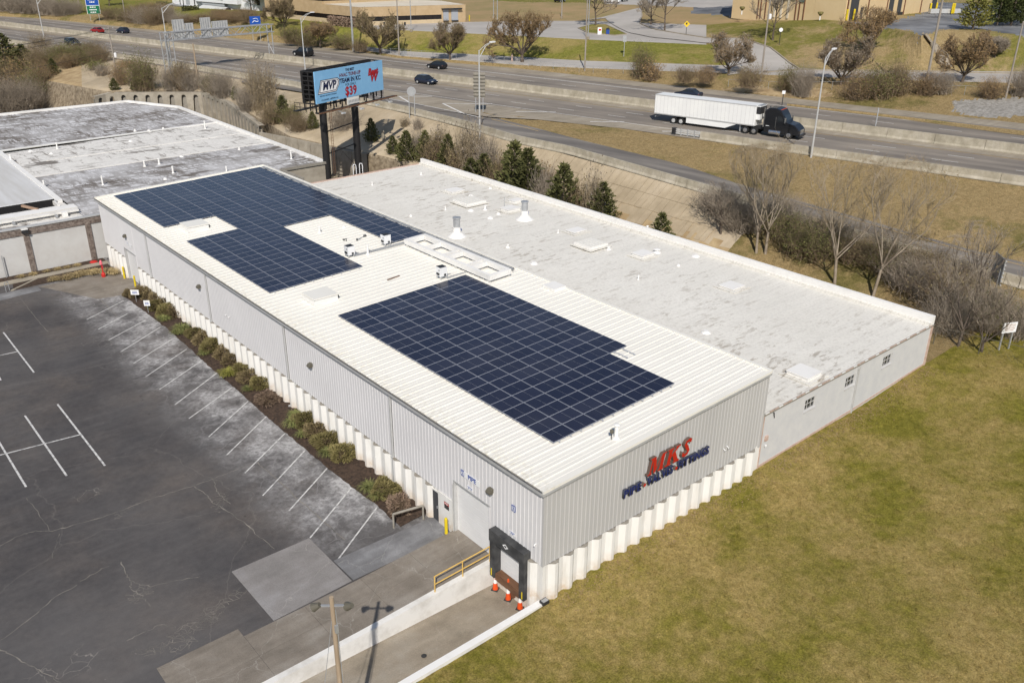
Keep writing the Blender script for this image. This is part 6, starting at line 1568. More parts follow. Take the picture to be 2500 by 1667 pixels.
# ---- utility poles with crossarms
def upole(p, h, label, tr=False, arm=True, mn='pole_grey', az=0.4, r=0.17):
    h0_ = p[2]+h; p = snap(p); h = h0_-p[2]
    t = empty('utility_pole', p, az, label=label, category='utility pole', group='wooden utility poles')
    b = MB(); b.tube((0, 0, -0.5), (0, 0, h), r, r*0.62, 8, mn); b.build('pole', t)
    if arm:
        b = MB(); b.beam((-1.1, 0, h-0.5), (1.1, 0, h-0.5), 0.10, 0.12, mn); b.build('crossarm', t)
        for x_ in (-1.0, 0.0, 1.0): b = MB(); b.lathe((x_, 0, h-0.44), [(0.05, 0), (0.07, 0.1), (0.03, 0.2)], 6, 'galv'); b.build('insulator', t)
    if tr: b = MB(); b.lathe((0.3, -0.25, h*tr), [(0.22, 0), (0.24, 0.1), (0.24, 0.75), (0.12, 0.85)], 10, 'sign_white'); b.build('transformer', t)
    return t
upole((30.85,155.85,2), 13.5, 'dark utility pole with white transformer at the end of the retaining wall', 0.42)
upole((39.05,136.75,4), 9.5, 'plain utility pole in front of the arched retaining wall', False, False, 'pole_wood')
upole((101.39,100.38,8), 14.5, 'leaning wooden utility pole below the green bank', False, False, 'pole_grey')
upole((113.47,68.42,9), 16.5, 'wooden utility pole with white box by the driveway junction', 0.60, False, 'pole_grey')
upole((124.82,44.19,9.2), 21.0, 'tallest wooden utility pole beside the yellow stakes', False, False, 'pole_grey', r=0.22)
upole((128.01,32.62,9.4), 10.5, 'short wooden utility pole at the far right of the frontage road', False, False, 'pole_grey')
upole((87.64,144.35,7.4), 15.0, 'wooden utility pole right of the second roadside tree', False, True, 'pole_grey', -0.6)
upole((66.3,255.52,7.8), 9.5, 'wooden utility pole in the brush at upper left', False, True, 'pole_grey', -0.4)
upole((68.42,306.88,8), 8.0, 'thin utility pole behind the blue and green sign', False, False, 'pole_grey')
for p, h, l in (((108.28,135.53,11.1), 12.0, 'grey parking lot lamp post at the bank edge'), ((119.2,117.66,11), 13.0, 'grey lamp post at the grass island'), ((134.8,169.44,11.2), 8.0, 'thin lamp post at the edge of the brown field'), ((148.98,157.8,11.4), 9.0, 'thin lamp post in the middle of the brown field'), ((99.3,156.53,11), 12.5, 'lamp post in front of the office loading bays')):
    p = snap(p); t = empty('lamp_post', p, label=l, category='lamp post'); b = MB(); b.tube((0, 0, 0), (0, 0, h), 0.11, 0.07, 8, 'galv'); b.build('pole', t); b = MB(); b.lathe((0, 0, 0), [(0.3, 0), (0.3, 0.6), (0.1, 0.65)], 8, 'concrete_shoulder'); b.build('footing', t); b = MB(); b.box((0, 0, h), (0.9, 0.4, 0.15), 'galv'); b.build('lamp_head', t)
# overhead wires from the left pole out of the picture
pt = Vector((30.85,155.85,2))
for k, (dz, xo) in enumerate(((13.0, -1.0), (13.0, 0.2), (12.4, 1.0), (9.0, 0.0))):
    a_ = pt+Vector((xo, 0, dz)); c_ = pt+Vector((-55, -22, dz-1.5)); pts = []
    for j in range(13):
        f_ = j/12; q = a_.lerp(c_, f_); q.z -= 1.8*4*f_*(1-f_)/2; pts.append(q)
    b = MB(); b.path(pts, 0.03, 4, 'plastic_dark'); b.build('power_line', label=['topmost', 'second', 'third', 'lowest'][k]+' thin power line crossing the trees at left', category='wire')
# low post in front of the brush, right of the billboard
b = MB(); b.box((0, 0, 1.6), (0.28, 0.28, 3.6), 'concrete_wall'); b.build('concrete_post', loc=(43.64,82.49,2.5), label='short pale concrete post on top of the retaining wall', category='post')
# ---- retaining wall with tapered arched recesses behind the old building
rw = empty('retaining_wall', (30, 118, 0), label='long concrete retaining wall with a row of tall arched recesses', category='retaining wall')
wt = [(22.3,142.02,5.2),(25.36,142.79,5.5),(31.83,138.21,5.5),(38.09,133.59,5.5),(37.82,122.35,5.3),(35.88,111.82,5),(34.21,102.56,4.7)]
wt2 = [(33.03,100.22,4.2),(34.7,96.4,4),(37.38,85.91,3.7),(39.84,80.84,3.4)]
def rsub(b, name): 
    q = rw.location; b.v = [(v[0]-q[0], v[1]-q[1], v[2]-q[2]) for v in b.v]; return b.build(name, rw)
def cumlen(line):
    L_ = [0.0]
    for a, c in zip(line[:-1], line[1:]): L_.append(L_[-1]+math.dist(a[:2], c[:2]))
    return L_
def at_len(line, L_, s):
    for k in range(len(line)-1):
        if s <= L_[k+1] or k == len(line)-2:
            f_ = (s-L_[k])/max(1e-6, L_[k+1]-L_[k]); return Vector(lerp3(line[k], line[k+1], f_)), (Vector(line[k+1])-Vector(line[k]))
Lw = cumlen(wt); n = int(Lw[-1]/2.05)
b = MB()
for k in range(n*4):
    p, d = at_len(wt, Lw, Lw[-1]*k/(n*4)); q, d2 = at_len(wt, Lw, Lw[-1]*(k+1)/(n*4))
    off = Vector((-d.y, d.x, 0)).normalized()*0.55
    b.poly([(p.x+off.x, p.y+off.y, -0.4), (q.x+off.x, q.y+off.y, -0.4), (q.x+off.x, q.y+off.y, q.z-0.5), (p.x+off.x, p.y+off.y, p.z-0.5)], 'ledge_concrete')
    b.poly([(p.x+off.x*1.6, p.y+off.y*1.6, p.z), (p.x, p.y, p.z), (q.x, q.y, q.z), (q.x+off.x*1.6, q.y+off.y*1.6, q.z)], 'concrete_wall')
rsub(b, 'wall')
for k in range(n):
    s0 = Lw[-1]*k/n; s1 = Lw[-1]*(k+1)/n; p, d = at_len(wt, Lw, s0); q, _ = at_len(wt, Lw, s1); d = (q-p); d.z = 0; w_ = d.length; d.normalize(); nn = Vector((-d.y, d.x, 0))
    # a bay: pier on each side, recess with rounded head, widening to the foot
    b = MB(); H0 = -0.3; zt = (p.z+q.z)/2
    arch = []
    for j in range(9):
        a = math.pi*j/8; arch.append((w_/2-math.cos(a)*w_*0.19, zt-0.85+math.sin(a)*w_*0.22))
    lft = [(w_*0.13, H0)] + arch[:5]; rgt = arch[4:] + [(w_*0.87, H0)]
    def pt3(x, z, o=0.0): v = p + d*x + nn*o; return (v.x, v.y, z)
    b.poly([pt3(0, H0), pt3(lft[0][0], H0)] + [pt3(x, z) for x, z in arch[:5]] + [pt3(w_/2, zt), pt3(0, p.z)], 'concrete_wall')
    b.poly([pt3(w_/2, zt)] + [pt3(x, z) for x, z in arch[4:]] + [pt3(w_*0.87, H0), pt3(w_, H0), pt3(w_, q.z)], 'concrete_wall')
    seq = [(w_*0.13, H0)] + arch + [(w_*0.87, H0)]
    for (xa, za), (xb, zb) in zip(seq[:-1], seq[1:]): b.poly([pt3(xa, za), pt3(xb, zb), pt3(xb, zb, 0.55), pt3(xa, za, 0.55)], 'concrete_wall')
    rsub(b, 'arched_bay')
Lw2 = cumlen(wt2)
for k in range(8):
    p, d = at_len(wt2, Lw2, Lw2[-1]*k/8+0.03); q, d2 = at_len(wt2, Lw2, Lw2[-1]*(k+1)/8-0.03); nn = Vector((-d.y, d.x, 0)).normalized()*0.4
    b = MB(); b.poly([(p.x, p.y, -0.3), (q.x, q.y, -0.3), (q.x, q.y, q.z), (p.x, p.y, p.z)], 'concrete_wall'); b.poly([(p.x, p.y, p.z), (q.x, q.y, q.z), (q.x+nn.x, q.y+nn.y, q.z), (p.x+nn.x, p.y+nn.y, p.z)], 'concrete_wall'); rsub(b, 'wall_panel')
# ---- chain-link fences: posts, rails and a coarse wire web
def fence(line, h, label, sp=3.0, mn='galv'):
    line = [snap(q, 0.02) if q[2] > 5 else q for q in dens(line, 14)]; L_ = cumlen(line); t = empty('chain_fence', line[0], label=label, category='fence'); o0 = Vector(line[0]); n = max(2, int(L_[-1]/sp))
    for k in range(n+1):
        p, d = at_len(line, L_, L_[-1]*k/n); p = p-o0; b = MB(); b.tube(p-Vector((0, 0, 0.3)), p+Vector((0, 0, h)), 0.035, 0.035, 6, mn); b.build('post', t)
    b = MB(); w_ = MB()
    for k in range(n):
        p, _ = at_len(line, L_, L_[-1]*k/n); q, _ = at_len(line, L_, L_[-1]*(k+1)/n); p = p-o0; q = q-o0
        b.tube(p+Vector((0, 0, h-0.03)), q+Vector((0, 0, h-0.03)), 0.022, 0.022, 5, mn)
        for j in range(7):
            f_ = j/7; a = p.lerp(q, f_); c = p.lerp(q, min(1, f_+0.35)); c2 = p.lerp(q, max(0, f_-0.35))
            w_.tube(a+Vector((0, 0, 0.03)), c+Vector((0, 0, h-0.05)), 0.005, 0.005, 3, 'lamp_bronze', cap=False); w_.tube(a+Vector((0, 0, 0.03)), c2+Vector((0, 0, h-0.05)), 0.005, 0.005, 3, 'lamp_bronze', cap=False)
    b.build('top_rail', t); w_.build('wire_web', t, kind='stuff')
fence([(86.72,150.46,7.35),(89.66,138.71,7.45),(94.81,123.81,7.5),(97.64,112.8,7.65),(100.65,99.45,8),(105.15,89.79,8.2)], 1.3, 'chain-link fence along the near side of the frontage road')
fence([(108.12,71.31,8.6),(111.15,64.39,8.8),(114.66,58.12,9),(118.49,53.4,9)], 1.3, 'chain-link fence beyond the highway above the bare soil bank')
fence([(123.56,41.29,9.1),(125.34,39.26,9.1),(126.24,37.17,9.15),(127.49,34.67,9.2)], 1.5, 'short chain-link fence at the right roadside tree')
fence([(43.76,1.34,1.3),(44.3,-0.92,1.3),(44.65,-3.28,1.35),(44.92,-5.16,1.4),(45.8,-8.47,1.4)], 1.5, 'dark chain-link fence along the edge of the lawn', 3.0, 'lamp_bronze')

# ================================================================== BILLBOARD
p0, p1 = Vector((28.62, 73.3, 0)), Vector((41.35, 78.15, 0))
bd = (p1-p0); BWID = bd.length; bd.normalize(); bn = Vector((bd.y, -bd.x, 0))     # bn faces the camera side
bb = empty('billboard', (33.9, 75.6, 0), label='two-post black steel billboard with a pale blue advertising face', category='billboard')
bo = Vector(bb.location)
def bp(s, o, z): return p0 + bd*s + bn*o + Vector((0, 0, z)) - bo
mat('ad_blue', (0.235, 0.475, 0.72), 0.5, (0.20, 0.43, 0.68), 0.8)
ZB0, ZB1 = 12.3, 16.1
b = MB(); b.beam(bp(0, 0, (ZB0+ZB1)/2), bp(BWID, 0, (ZB0+ZB1)/2), 0.14, ZB1-ZB0, 'ad_blue'); face = b.build('ad_face', bb)
b = MB(); b.beam(bp(0.1, -2.15, (ZB0+ZB1)/2), bp(BWID-0.2, -2.15, (ZB0+ZB1)/2), 0.16, ZB1-ZB0, 'black_steel'); b.build('rear_face', bb)
for s_ in (2.3, 8.65):
    b = MB(); b.tube(bp(s_, -1.05, -0.3), bp(s_, -1.05, 15.4), 0.46, 0.46, 16, 'black_steel'); b.build('post', bb, smooth=False)
# truss frames between the faces; the open one at the left end shows
for k in range(8):
    s_ = 0.12+k*(BWID-0.3)/7
    b = MB()
    for o_ in (-0.15, -1.05, -1.95): b.beam(bp(s_, o_, ZB0-0.9), bp(s_, o_, ZB1), 0.13, 0.13, 'black_steel', up=tuple(bd))
    for z_ in np.linspace(ZB0, ZB1-0.05, 8): b.beam(bp(s_, -0.1, z_), bp(s_, -2.1, z_), 0.12, 0.12, 'black_steel')
    b.build('end_frame', bb)
b = MB()
for z_ in (12.5, 14.2, 15.9):
    for o_ in (-0.3, -1.8): b.beam(bp(0.1, o_, z_), bp(BWID-0.1, o_, z_), 0.14, 0.18, 'black_steel')
b.build('stringer', bb)
# catwalk with outriggers, luminaires, ladder
b = MB(); b.beam(bp(-0.8, 0.75, 11.35), bp(BWID+1.6, 0.75, 11.35), 0.62, 0.10, 'black_steel'); b.beam(bp(-0.8, 1.08, 11.38), bp(BWID+1.6, 1.08, 11.38), 0.06, 0.16, 'wood_brown'); b.build('catwalk', bb)
b = MB(); b.beam(bp(-0.8, -2.8, 11.35), bp(BWID, -2.8, 11.35), 0.6, 0.10, 'black_steel'); b.build('catwalk', bb)
for k in range(9):
    s_ = 0.2+k*(BWID-0.4)/8; b = MB(); b.beam(bp(s_, -0.4, 11.2), bp(s_, 1.05, 11.3), 0.10, 0.14, 'black_steel'); b.beam(bp(s_, -0.2, 11.25), bp(s_, -0.2, 12.4), 0.12, 0.12, 'black_steel', up=tuple(bd)); b.build('outrigger', bb)
for s_ in (2.8, 6.5, 9.8, 12.6):
    b = MB(); b.beam(bp(s_, 0.9, 11.25), bp(s_, 1.75, 11.05), 0.05, 0.05, 'galv'); b.beam(bp(s_-0.3, 1.85, 11.0), bp(s_+0.3, 1.85, 11.0), 0.3, 0.16, 'galv_pale'); b.build('luminaire', bb)
b = MB()
for o_, z_ in ((0.4, 11.4), (0.4, 11.95), (0.4, 12.35)): pass
for z_ in (11.9, 12.4): b.path([bp(-0.7, 1.0, z_), bp(-0.7, -2.9, z_)], 0.04, 5, 'black_steel')
for o_ in (1.0, 0.0, -1.0, -2.0, -2.9): b.path([bp(-0.7, o_, 11.35), bp(-0.7, o_, 12.4)], 0.04, 5, 'black_steel')
b.build('end_rail', bb)
b = MB()
for s_ in (2.95, 3.3): b.tube(bp(s_, -0.55, 3), bp(s_, -0.55, 12), 0.03, 0.03, 5, 'wood_brown')
for k in range(24): b.tube(bp(2.95, -0.55, 3.2+k*0.37), bp(3.3, -0.55, 3.2+k*0.37), 0.02, 0.02, 4, 'wood_brown')
b.build('ladder', bb)
b = MB()
for z_ in (5.6, 8.4): b.beam(bp(2.3, -1.05, z_), bp(8.65, -1.05, z_+0.35), 0.10, 0.12, 'black_steel')
b.path([bp(2.3, -1.05, 2.0), bp(5.6, -1.05, 5.4)], 0.03, 5, 'black_steel'); b.path([bp(5.6, -1.05, 5.4), bp(8.65, -1.05, 2.4)], 0.03, 5, 'black_steel')
b.build('brace', bb)
b = MB(); b.beam(bp(5.5, 0.35, 11.9), bp(7.9, 0.35, 11.9), 0.05, 0.85, 'stained_white'); pl_ = b.build('owner_plate', bb)
for k in range(7):
    b = MB(); s_ = 5.75+k*0.31; b.beam(bp(s_, 0.39, 11.85), bp(s_+0.2, 0.39, 11.88), 0.01, 0.30, 'trim_grey'); b.build('plate_letter', pl_)
# lettering of the advertisement
mat('ad_navy', (0.006, 0.012, 0.055), 0.5); mat('ad_red', (0.42, 0.012, 0.018), 0.5); mat('ad_maroon', (0.13, 0.008, 0.018), 0.5)
def ad_text(body, size, s_, z_, mn, off=0.01, shear=0.0, o=0.085, spacing=1.0):
    t = link('lettering', text_mesh(body, size, 0.004, off, shear, mn=mn, spacing=spacing), face); q = bp(s_, o, z_); t.location = q; facing(t, bd, (0, 0, 1)); return t
def ad_poly(pts, mn, o):
    b = MB(); b.poly([tuple(bp(s_, o, z_)) for s_, z_ in pts], mn); return b.build('emblem', face)
ad_text('THE BEST', 0.42, 6.75, 15.68, 'ad_navy', 0.012); ad_text('HVAC TUNE-UP', 0.60, 6.75, 15.12, 'ad_maroon', 0.014); ad_text('TEAM IN KC', 0.76, 6.75, 14.45, 'ad_navy', 0.026)
ad_text('FOR ONLY', 0.44, 6.75, 13.88, 'ad_navy', 0.0)
ad_text('$39', 1.52, 6.75, 13.05, 'ad_maroon', 0.05, o=0.083); ad_text('$39', 1.52, 6.75, 13.05, 'ad_red', 0.012, o=0.095)
ad_poly([(0.35, 13.35), (3.9, 13.35), (4.55, 14.15), (4.65, 14.75), (4.2, 15.0), (1.0, 15.0), (0.75, 14.2)], 'ad_navy', 0.078)
ad_poly([(0.47, 13.43), (3.85, 13.43), (4.45, 14.17), (4.53, 14.70), (4.15, 14.92), (1.07, 14.92), (0.85, 14.2)], 'sign_white', 0.084)
ad_poly([(0.62, 13.52), (3.80, 13.52), (4.35, 14.2), (4.42, 14.66), (4.1, 14.84), (1.13, 14.84), (0.94, 14.2)], 'ad_navy', 0.090)
ad_poly([(0.78, 13.60), (3.74, 13.60), (4.22, 14.2), (4.30, 14.62), (4.05, 14.77), (1.2, 14.77), (1.02, 14.2)], 'sign_white', 0.096)
ad_text('MVP', 1.32, 2.55, 14.20, 'ad_navy', 0.045, 0.22, 0.104)
ad_text('ELECTRIC, HEATING & COOLING', 0.21, 2.3, 13.12, 'ad_navy', 0.0); ad_text('913.324.5818 - callMVPkc.com', 0.26, 2.55, 12.62, 'ad_navy', 0.0)
# red flame-like script mark at the right
ctr = 11.45
for body, size, s_, z_ in (('Best', 1.15, ctr, 14.85), ('W', 1.5, ctr+0.1, 14.15)):
    ad_text(body, size, s_, z_, 'ad_navy', 0.075, 0.25, 0.083); ad_text(body, size, s_, z_, 'ad_red', 0.045, 0.25, 0.092)

# ================================================================== VEHICLES
mat('car_red', (0.36, 0.012, 0.012), 0.25, spec=0.6); mat('car_black', (0.012, 0.013, 0.016), 0.22, spec=0.6); mat('car_navy', (0.018, 0.024, 0.042), 0.22, spec=0.6)
mat('car_silver', (0.42, 0.43, 0.45), 0.25, spec=0.6); mat('car_white', (0.72, 0.72, 0.72), 0.3, spec=0.5); mat('lamp_glass', (0.75, 0.75, 0.72), 0.15); mat('lamp_red', (0.30, 0.01, 0.01), 0.2)
mat('chrome', (0.60, 0.61, 0.62), 0.18, metal=0.9); mat('tyre', (0.018, 0.018, 0.018), 0.85); mat('trailer_white', (0.82, 0.82, 0.80), 0.35, (0.76, 0.76, 0.75), 0.4)
def wheel(par, x, y, r, w, rimmn='galv_pale', dual=False):
    b = MB(); b.tube((x, y-w/2, r), (x, y+w/2, r), r, r, 16, 'tyre'); o = b.build('wheel', par)
    b = MB(); sgn = -1 if y < 0 else 1; b.tube((x, y+sgn*w/2, r), (x, y+sgn*(w/2+0.012), r), r*0.60, r*0.55, 12, rimmn); b.build('rim', o)
    b = MB(); b.tube((x, y+sgn*(w/2+0.005), r), (x, y+sgn*(w/2+0.03), r), r*0.2, r*0.15, 8, rimmn); b.build('hub', o)
def loft(stations, mn, cap=True):
    """stations: list of lists of (x, y, z), same length"""
    b = MB(); n = len(stations[0])
    for A, B in zip(stations[:-1], stations[1:]):
        for k in range(n):
            q = (k+1) % n; b.poly([A[k], A[q], B[q], B[k]], mn)
    if cap: b.poly(list(reversed(stations[0])), mn); b.poly(stations[-1], mn)
    return b
def car(p, heading, kind, mn, label):
    if p[2] > 8: p = snap(p, 0.05)
    t = empty('car', p, heading, label=label, category='car')
    L, Wd, H = {'sedan': (4.7, 1.82, 1.43), 'hatch': (4.4, 1.80, 1.52), 'suv': (4.75, 1.92, 1.74), 'bigsuv': (5.2, 2.02, 1.90)}[kind]
    hb = {'sedan': 0.92, 'hatch': 0.95, 'suv': 1.08, 'bigsuv': 1.18}[kind]; h = L/2; w = Wd/2
    def sec(x, wt, zb, zt):
        ww = w*wt; return [(x, -ww*0.88, zb), (x, -ww, zb+0.22), (x, -ww, zt-0.22), (x, -ww*0.90, zt), (x, ww*0.90, zt), (x, ww, zt-0.22), (x, ww, zb+0.22), (x, ww*0.88, zb)]
    tail = hb+0.05 if kind == 'sedan' else hb+0.04
    st = [sec(-h, 0.86, 0.42, tail-0.10), sec(-h+0.18, 0.96, 0.28, tail), sec(-h*0.5, 1.0, 0.24, hb+0.03), sec(h*0.25, 1.0, 0.24, hb), sec(h*0.62, 0.99, 0.24, hb-0.10), sec(h-0.20, 0.94, 0.26, hb-0.22), sec(h, 0.80, 0.38, hb-0.38)]
    loft(st, mn).build('body', t, smooth=False)
    xs = {'sedan': (-h*0.72, -h*0.40, h*0.05, h*0.42), 'hatch': (-h*0.93, -h*0.66, h*0.06, h*0.46), 'suv': (-h*0.95, -h*0.82, h*0.05, h*0.42), 'bigsuv': (-h*0.96, -h*0.88, h*0.08, h*0.38)}[kind]
    def gs(x, z, ww): return [(x, -w*ww, z), (x, w*ww, z)]
    b = MB(); zb, zt = hb-0.02, H
    lo = [(xs[0], -w*0.90, zb), (xs[3], -w*0.90, zb), (xs[3], w*0.90, zb), (xs[0], w*0.90, zb)]; hi = [(xs[1], -w*0.72, zt-0.05), (xs[2], -w*0.72, zt-0.05), (xs[2], w*0.72, zt-0.05), (xs[1], w*0.72, zt-0.05)]
    for k in range(4):
        q = (k+1) % 4; b.poly([lo[k], lo[q], hi[q], hi[k]], 'glass_dark')
    b.build('windows', t)
    b = MB(); b.prism([(xs[1]-0.04, -w*0.74), (xs[2]+0.05, -w*0.74), (xs[2]+0.05, w*0.74), (xs[1]-0.04, w*0.74)], zt-0.06, zt, mn); b.build('roof', t)
    b = MB()
    for sy in (-1, 1):
        for x0, x1 in ((xs[0], xs[1]), (xs[3], xs[2])): b.beam((x0, sy*w*0.91, zb), (x1, sy*w*0.73, zt-0.05), 0.08, 0.06, mn)
        xm = (xs[1]+xs[2])/2; b.beam((xm, sy*w*0.91, zb), (xm, sy*w*0.73, zt-0.05), 0.09, 0.05, mn)
    b.build('pillars', t)
    r = {'sedan': 0.32, 'hatch': 0.32, 'suv': 0.36, 'bigsuv': 0.40}[kind]
    for x in (-h*0.60, h*0.62):
        for sy in (-1, 1): wheel(t, x, sy*(w-0.06), r, 0.22)
    for sy in (-1, 1):
        b = MB(); b.box((h-0.12, sy*w*0.66, hb-0.34), (0.14, 0.34, 0.14), 'lamp_glass'); b.build('headlight', t)
        b = MB(); b.box((-h+0.06, sy*w*0.72, tail-0.25), (0.10, 0.28, 0.18), 'lamp_red'); b.build('taillight', t)
        b = MB(); b.box((xs[3]-0.12, sy*(w+0.06), hb+0.06), (0.10, 0.16, 0.12), mn); b.build('mirror', t)
    return t
HA = math.atan2(HU.y, HU.x); HB = HA+math.pi
car((52.9,238.62,7.02), HB, 'sedan', 'car_red', 'bright red car on the far carriageway at upper left')
car((58.03,233.84,7.02), HB, 'hatch', 'car_navy', 'dark small car just behind the red car')
car((38.46,209.79,7.02), HA, 'suv', 'car_navy', 'dark blue car alone on the near carriageway at far left')
car((72.19,159.22,7.02), HB, 'bigsuv', 'car_black', 'large dark estate car on the far carriageway above the billboard')
car((83.37,124.34,7.02), HB, 'hatch', 'car_black', 'black hatchback on the far carriageway right of the billboard')
car((69.87,108.92,7.02), HA, 'hatch', 'car_navy', 'dark hatchback on the near carriageway right of the billboard')
car((95.59,69.98,7.02), HB, 'sedan', 'car_navy', 'dark car half hidden behind the white trailer')
car((173.62,184.91,14), 0.3, 'sedan', 'car_black', 'dark parked car at the top edge left of the bare tree')
car((180.78,169.57,14.1), -1.2, 'suv', 'car_white', 'white parked car at the top edge right of the bare tree')
car((187.39,171.7,14.2), 0.3, 'sedan', 'car_black', 'dark parked car at the top edge beside the white one')
# ---- semi truck
pr_ = Vector((75.58,56.2,7.02)); pf_ = Vector((79.02,39.63,7.02)); v_ = (pr_.dot(HN)+pf_.dot(HN))/2 + 1.30
TL = 18.0
semi = empty('semi_truck', hw(pr_.dot(HU), v_, 7.02), HA, label='black semi truck hauling a long white refrigerated trailer', category='semi truck'); semi.scale = (0.94, 0.94, 0.94)
XR = -3.3; XF = XR+16.2                                     # trailer ends; x=0 is the rearmost axle
tr = MB(); tr.box(((XR+XF)/2, 0, 2.63), (XF-XR, 2.58, 2.80), 'trailer_white'); tro = tr.build('trailer_box', semi)
n = 26
for k in range(n):
    x_ = XR+0.3+k*(XF-XR-0.6)/(n-1)
    for sy in (-1, 1): b = MB(); b.box((x_, sy*1.295, 2.63), (0.025, 0.012, 2.6), 'galv_pale'); b.build('panel_seam', tro)
b = MB()
for sy in (-1, 1):
    b.box(((XR+XF)/2, sy*1.30, 1.27), (XF-XR, 0.05, 0.16), 'galv_pale'); b.box(((XR+XF)/2, sy*1.30, 4.00), (XF-XR, 0.05, 0.10), 'galv_pale')
b.box((XR-0.02, 0, 2.63), (0.06, 2.6, 2.85), 'galv'); b.build('trailer_rail', tro)
b = MB(); b.box((7.0, 0, 1.08), (15, 0.95, 0.22), 'plastic_dark'); b.build('trailer_frame', semi)
for sy in (-1, 1):
    b = MB(); b.poly([(2.1, sy*1.26, 0.40), (8.4, sy*1.26, 0.40), (9.2, sy*1.26, 0.75), (10.2, sy*1.26, 1.18), (2.1, sy*1.26, 1.18)], 'trailer_white'); b.poly([(2.1, sy*1.24, 0.40), (8.4, sy*1.24, 0.40), (9.2, sy*1.24, 0.75), (10.2, sy*1.24, 1.18), (2.1, sy*1.24, 1.18)], 'trailer_white'); b.build('side_skirt', semi)
    b = MB(); b.box((10.6, sy*0.85, 0.65), (0.14, 0.14, 1.0), 'galv'); b.build('landing_leg', semi)
for x_ in (0.0, 1.25):
    for sy in (-1, 1): wheel(semi, x_, sy*1.02, 0.50, 0.52)
b = MB(); b.box((XR+0.1, 0, 0.75), (0.12, 2.2, 0.14), 'galv'); b.build('rear_bumper', semi)
ru = MB(); ru.box((XF+0.28, 0, 3.05), (0.56, 2.15, 1.9), 'trailer_white'); ruo = ru.build('cooling_unit', semi)
b = MB(); b.box((XF+0.28, 0, 3.40), (0.60, 2.22, 1.0), 'plastic_dark'); b.build('grille', ruo)
b = MB(); b.box((XF+0.3, 0, 4.02), (0.5, 2.0, 0.12), 'galv'); b.build('top_cowl', ruo)
# tractor
x0 = 14.2; XE = 19.4
cab = [(x0, 1.15), (x0, 3.5), (x0+0.5, 3.92), (x0+1.6, 4.0), (x0+2.3, 3.78), (x0+2.75, 3.15), (x0+3.22, 2.38), (x0+3.4, 2.18), (x0+4.4, 1.98), (XE-0.3, 1.62), (XE, 1.25), (XE, 0.6), (x0+2.4, 0.5), (x0, 0.55)]
def sidehull(poly, w, mn, inset=0.12):
    b = MB(); n = len(poly)
    cx = sum(p[0] for p in poly)/n; cz = sum(p[1] for p in poly)/n
    def ins(p): dx, dz = p[0]-cx, p[1]-cz; l = math.hypot(dx, dz); return (p[0]-dx/l*inset, p[1]-dz/l*inset)
    rings = [[(ins(p)[0], -w, ins(p)[1]) for p in poly], [(p[0], -w+inset, p[1]) for p in poly], [(p[0], w-inset, p[1]) for p in poly], [(ins(p)[0], w, ins(p)[1]) for p in poly]]
    for A, B in zip(rings[:-1], rings[1:]):
        for k in range(n): q = (k+1) % n; b.poly([A[k], A[q], B[q], B[k]], mn)
    b.poly(rings[0], mn); b.poly(list(reversed(rings[-1])), mn); return b
cabo = sidehull(cab, 1.24, 'car_black', 0.14).build('cab', semi)
b = MB(); xw = x0+2.62
b.poly([(x0+2.80, -1.0, 3.10), (x0+3.20, -1.02, 2.44), (x0+3.20, 1.02, 2.44), (x0+2.80, 1.0, 3.10)], 'glass_dark'); b.v = [(v[0]+0.025, v[1], v[2]+0.015) for v in b.v]; b.build('windscreen', cabo)
for sy in (-1, 1):
    b = MB(); q = [(x0+1.95, sy*1.252, 2.95), (x0+2.55, sy*1.252, 2.95), (x0+2.95, sy*1.252, 2.25), (x0+1.95, sy*1.252, 2.15)]; b.poly(q if sy < 0 else q[::-1], 'glass_dark'); b.build('side_window', cabo)
    b = MB(); b.box((x0+3.15, sy*1.42, 2.5), (0.16, 0.18, 0.75), 'chrome'); b.build('mirror', cabo)
    b = MB(); b.box((x0+1.75, sy*1.252, 2.1), (0.05, 0.02, 1.5), 'chrome'); b.build('grab_bar', cabo)
    b = MB(); b.tube((x0+0.9, sy*1.10, 0.70), (x0+2.6, sy*1.10, 0.70), 0.30, 0.30, 14, 'chrome'); b.build('fuel_tank', semi)
    b = MB(); b.box((XE-0.12, sy*0.92, 1.05), (0.2, 0.36, 0.24), 'lamp_glass'); b.build('headlight', cabo)
    b = MB(); b.box((x0+0.6, sy*1.255, 1.5), (0.5, 0.015, 0.06), 'sign_white'); b.build('door_marking', cabo)
for k in range(5): b = MB(); b.box((x0+2.25, -0.8+0.4*k, 3.84), (0.10, 0.14, 0.06), 'orange'); b.build('marker_lamp', cabo)
for sy in (-1, 1): b = MB(); b.tube((x0-0.12, sy*0.95, 1.2), (x0-0.12, sy*0.95, 3.9), 0.09, 0.09, 8, 'chrome'); b.build('exhaust_pipe', semi)
b = MB(); b.box((XE+0.02, 0, 1.0), (0.06, 1.2, 0.7), 'chrome'); b.build('grille', cabo)
b = MB(); b.box((XE+0.05, 0, 0.55), (0.25, 2.3, 0.32), 'car_black'); b.build('bumper', semi)
b = MB(); b.box((12.9, 0, 0.85), (5.0, 0.9, 0.22), 'plastic_dark'); b.build('tractor_frame', semi)
for x_ in (11.55, 12.85):
    for sy in (-1, 1): wheel(semi, x_, sy*1.02, 0.50, 0.52, 'chrome')
for sy in (-1, 1): wheel(semi, TL, sy*1.13, 0.52, 0.30, 'chrome')

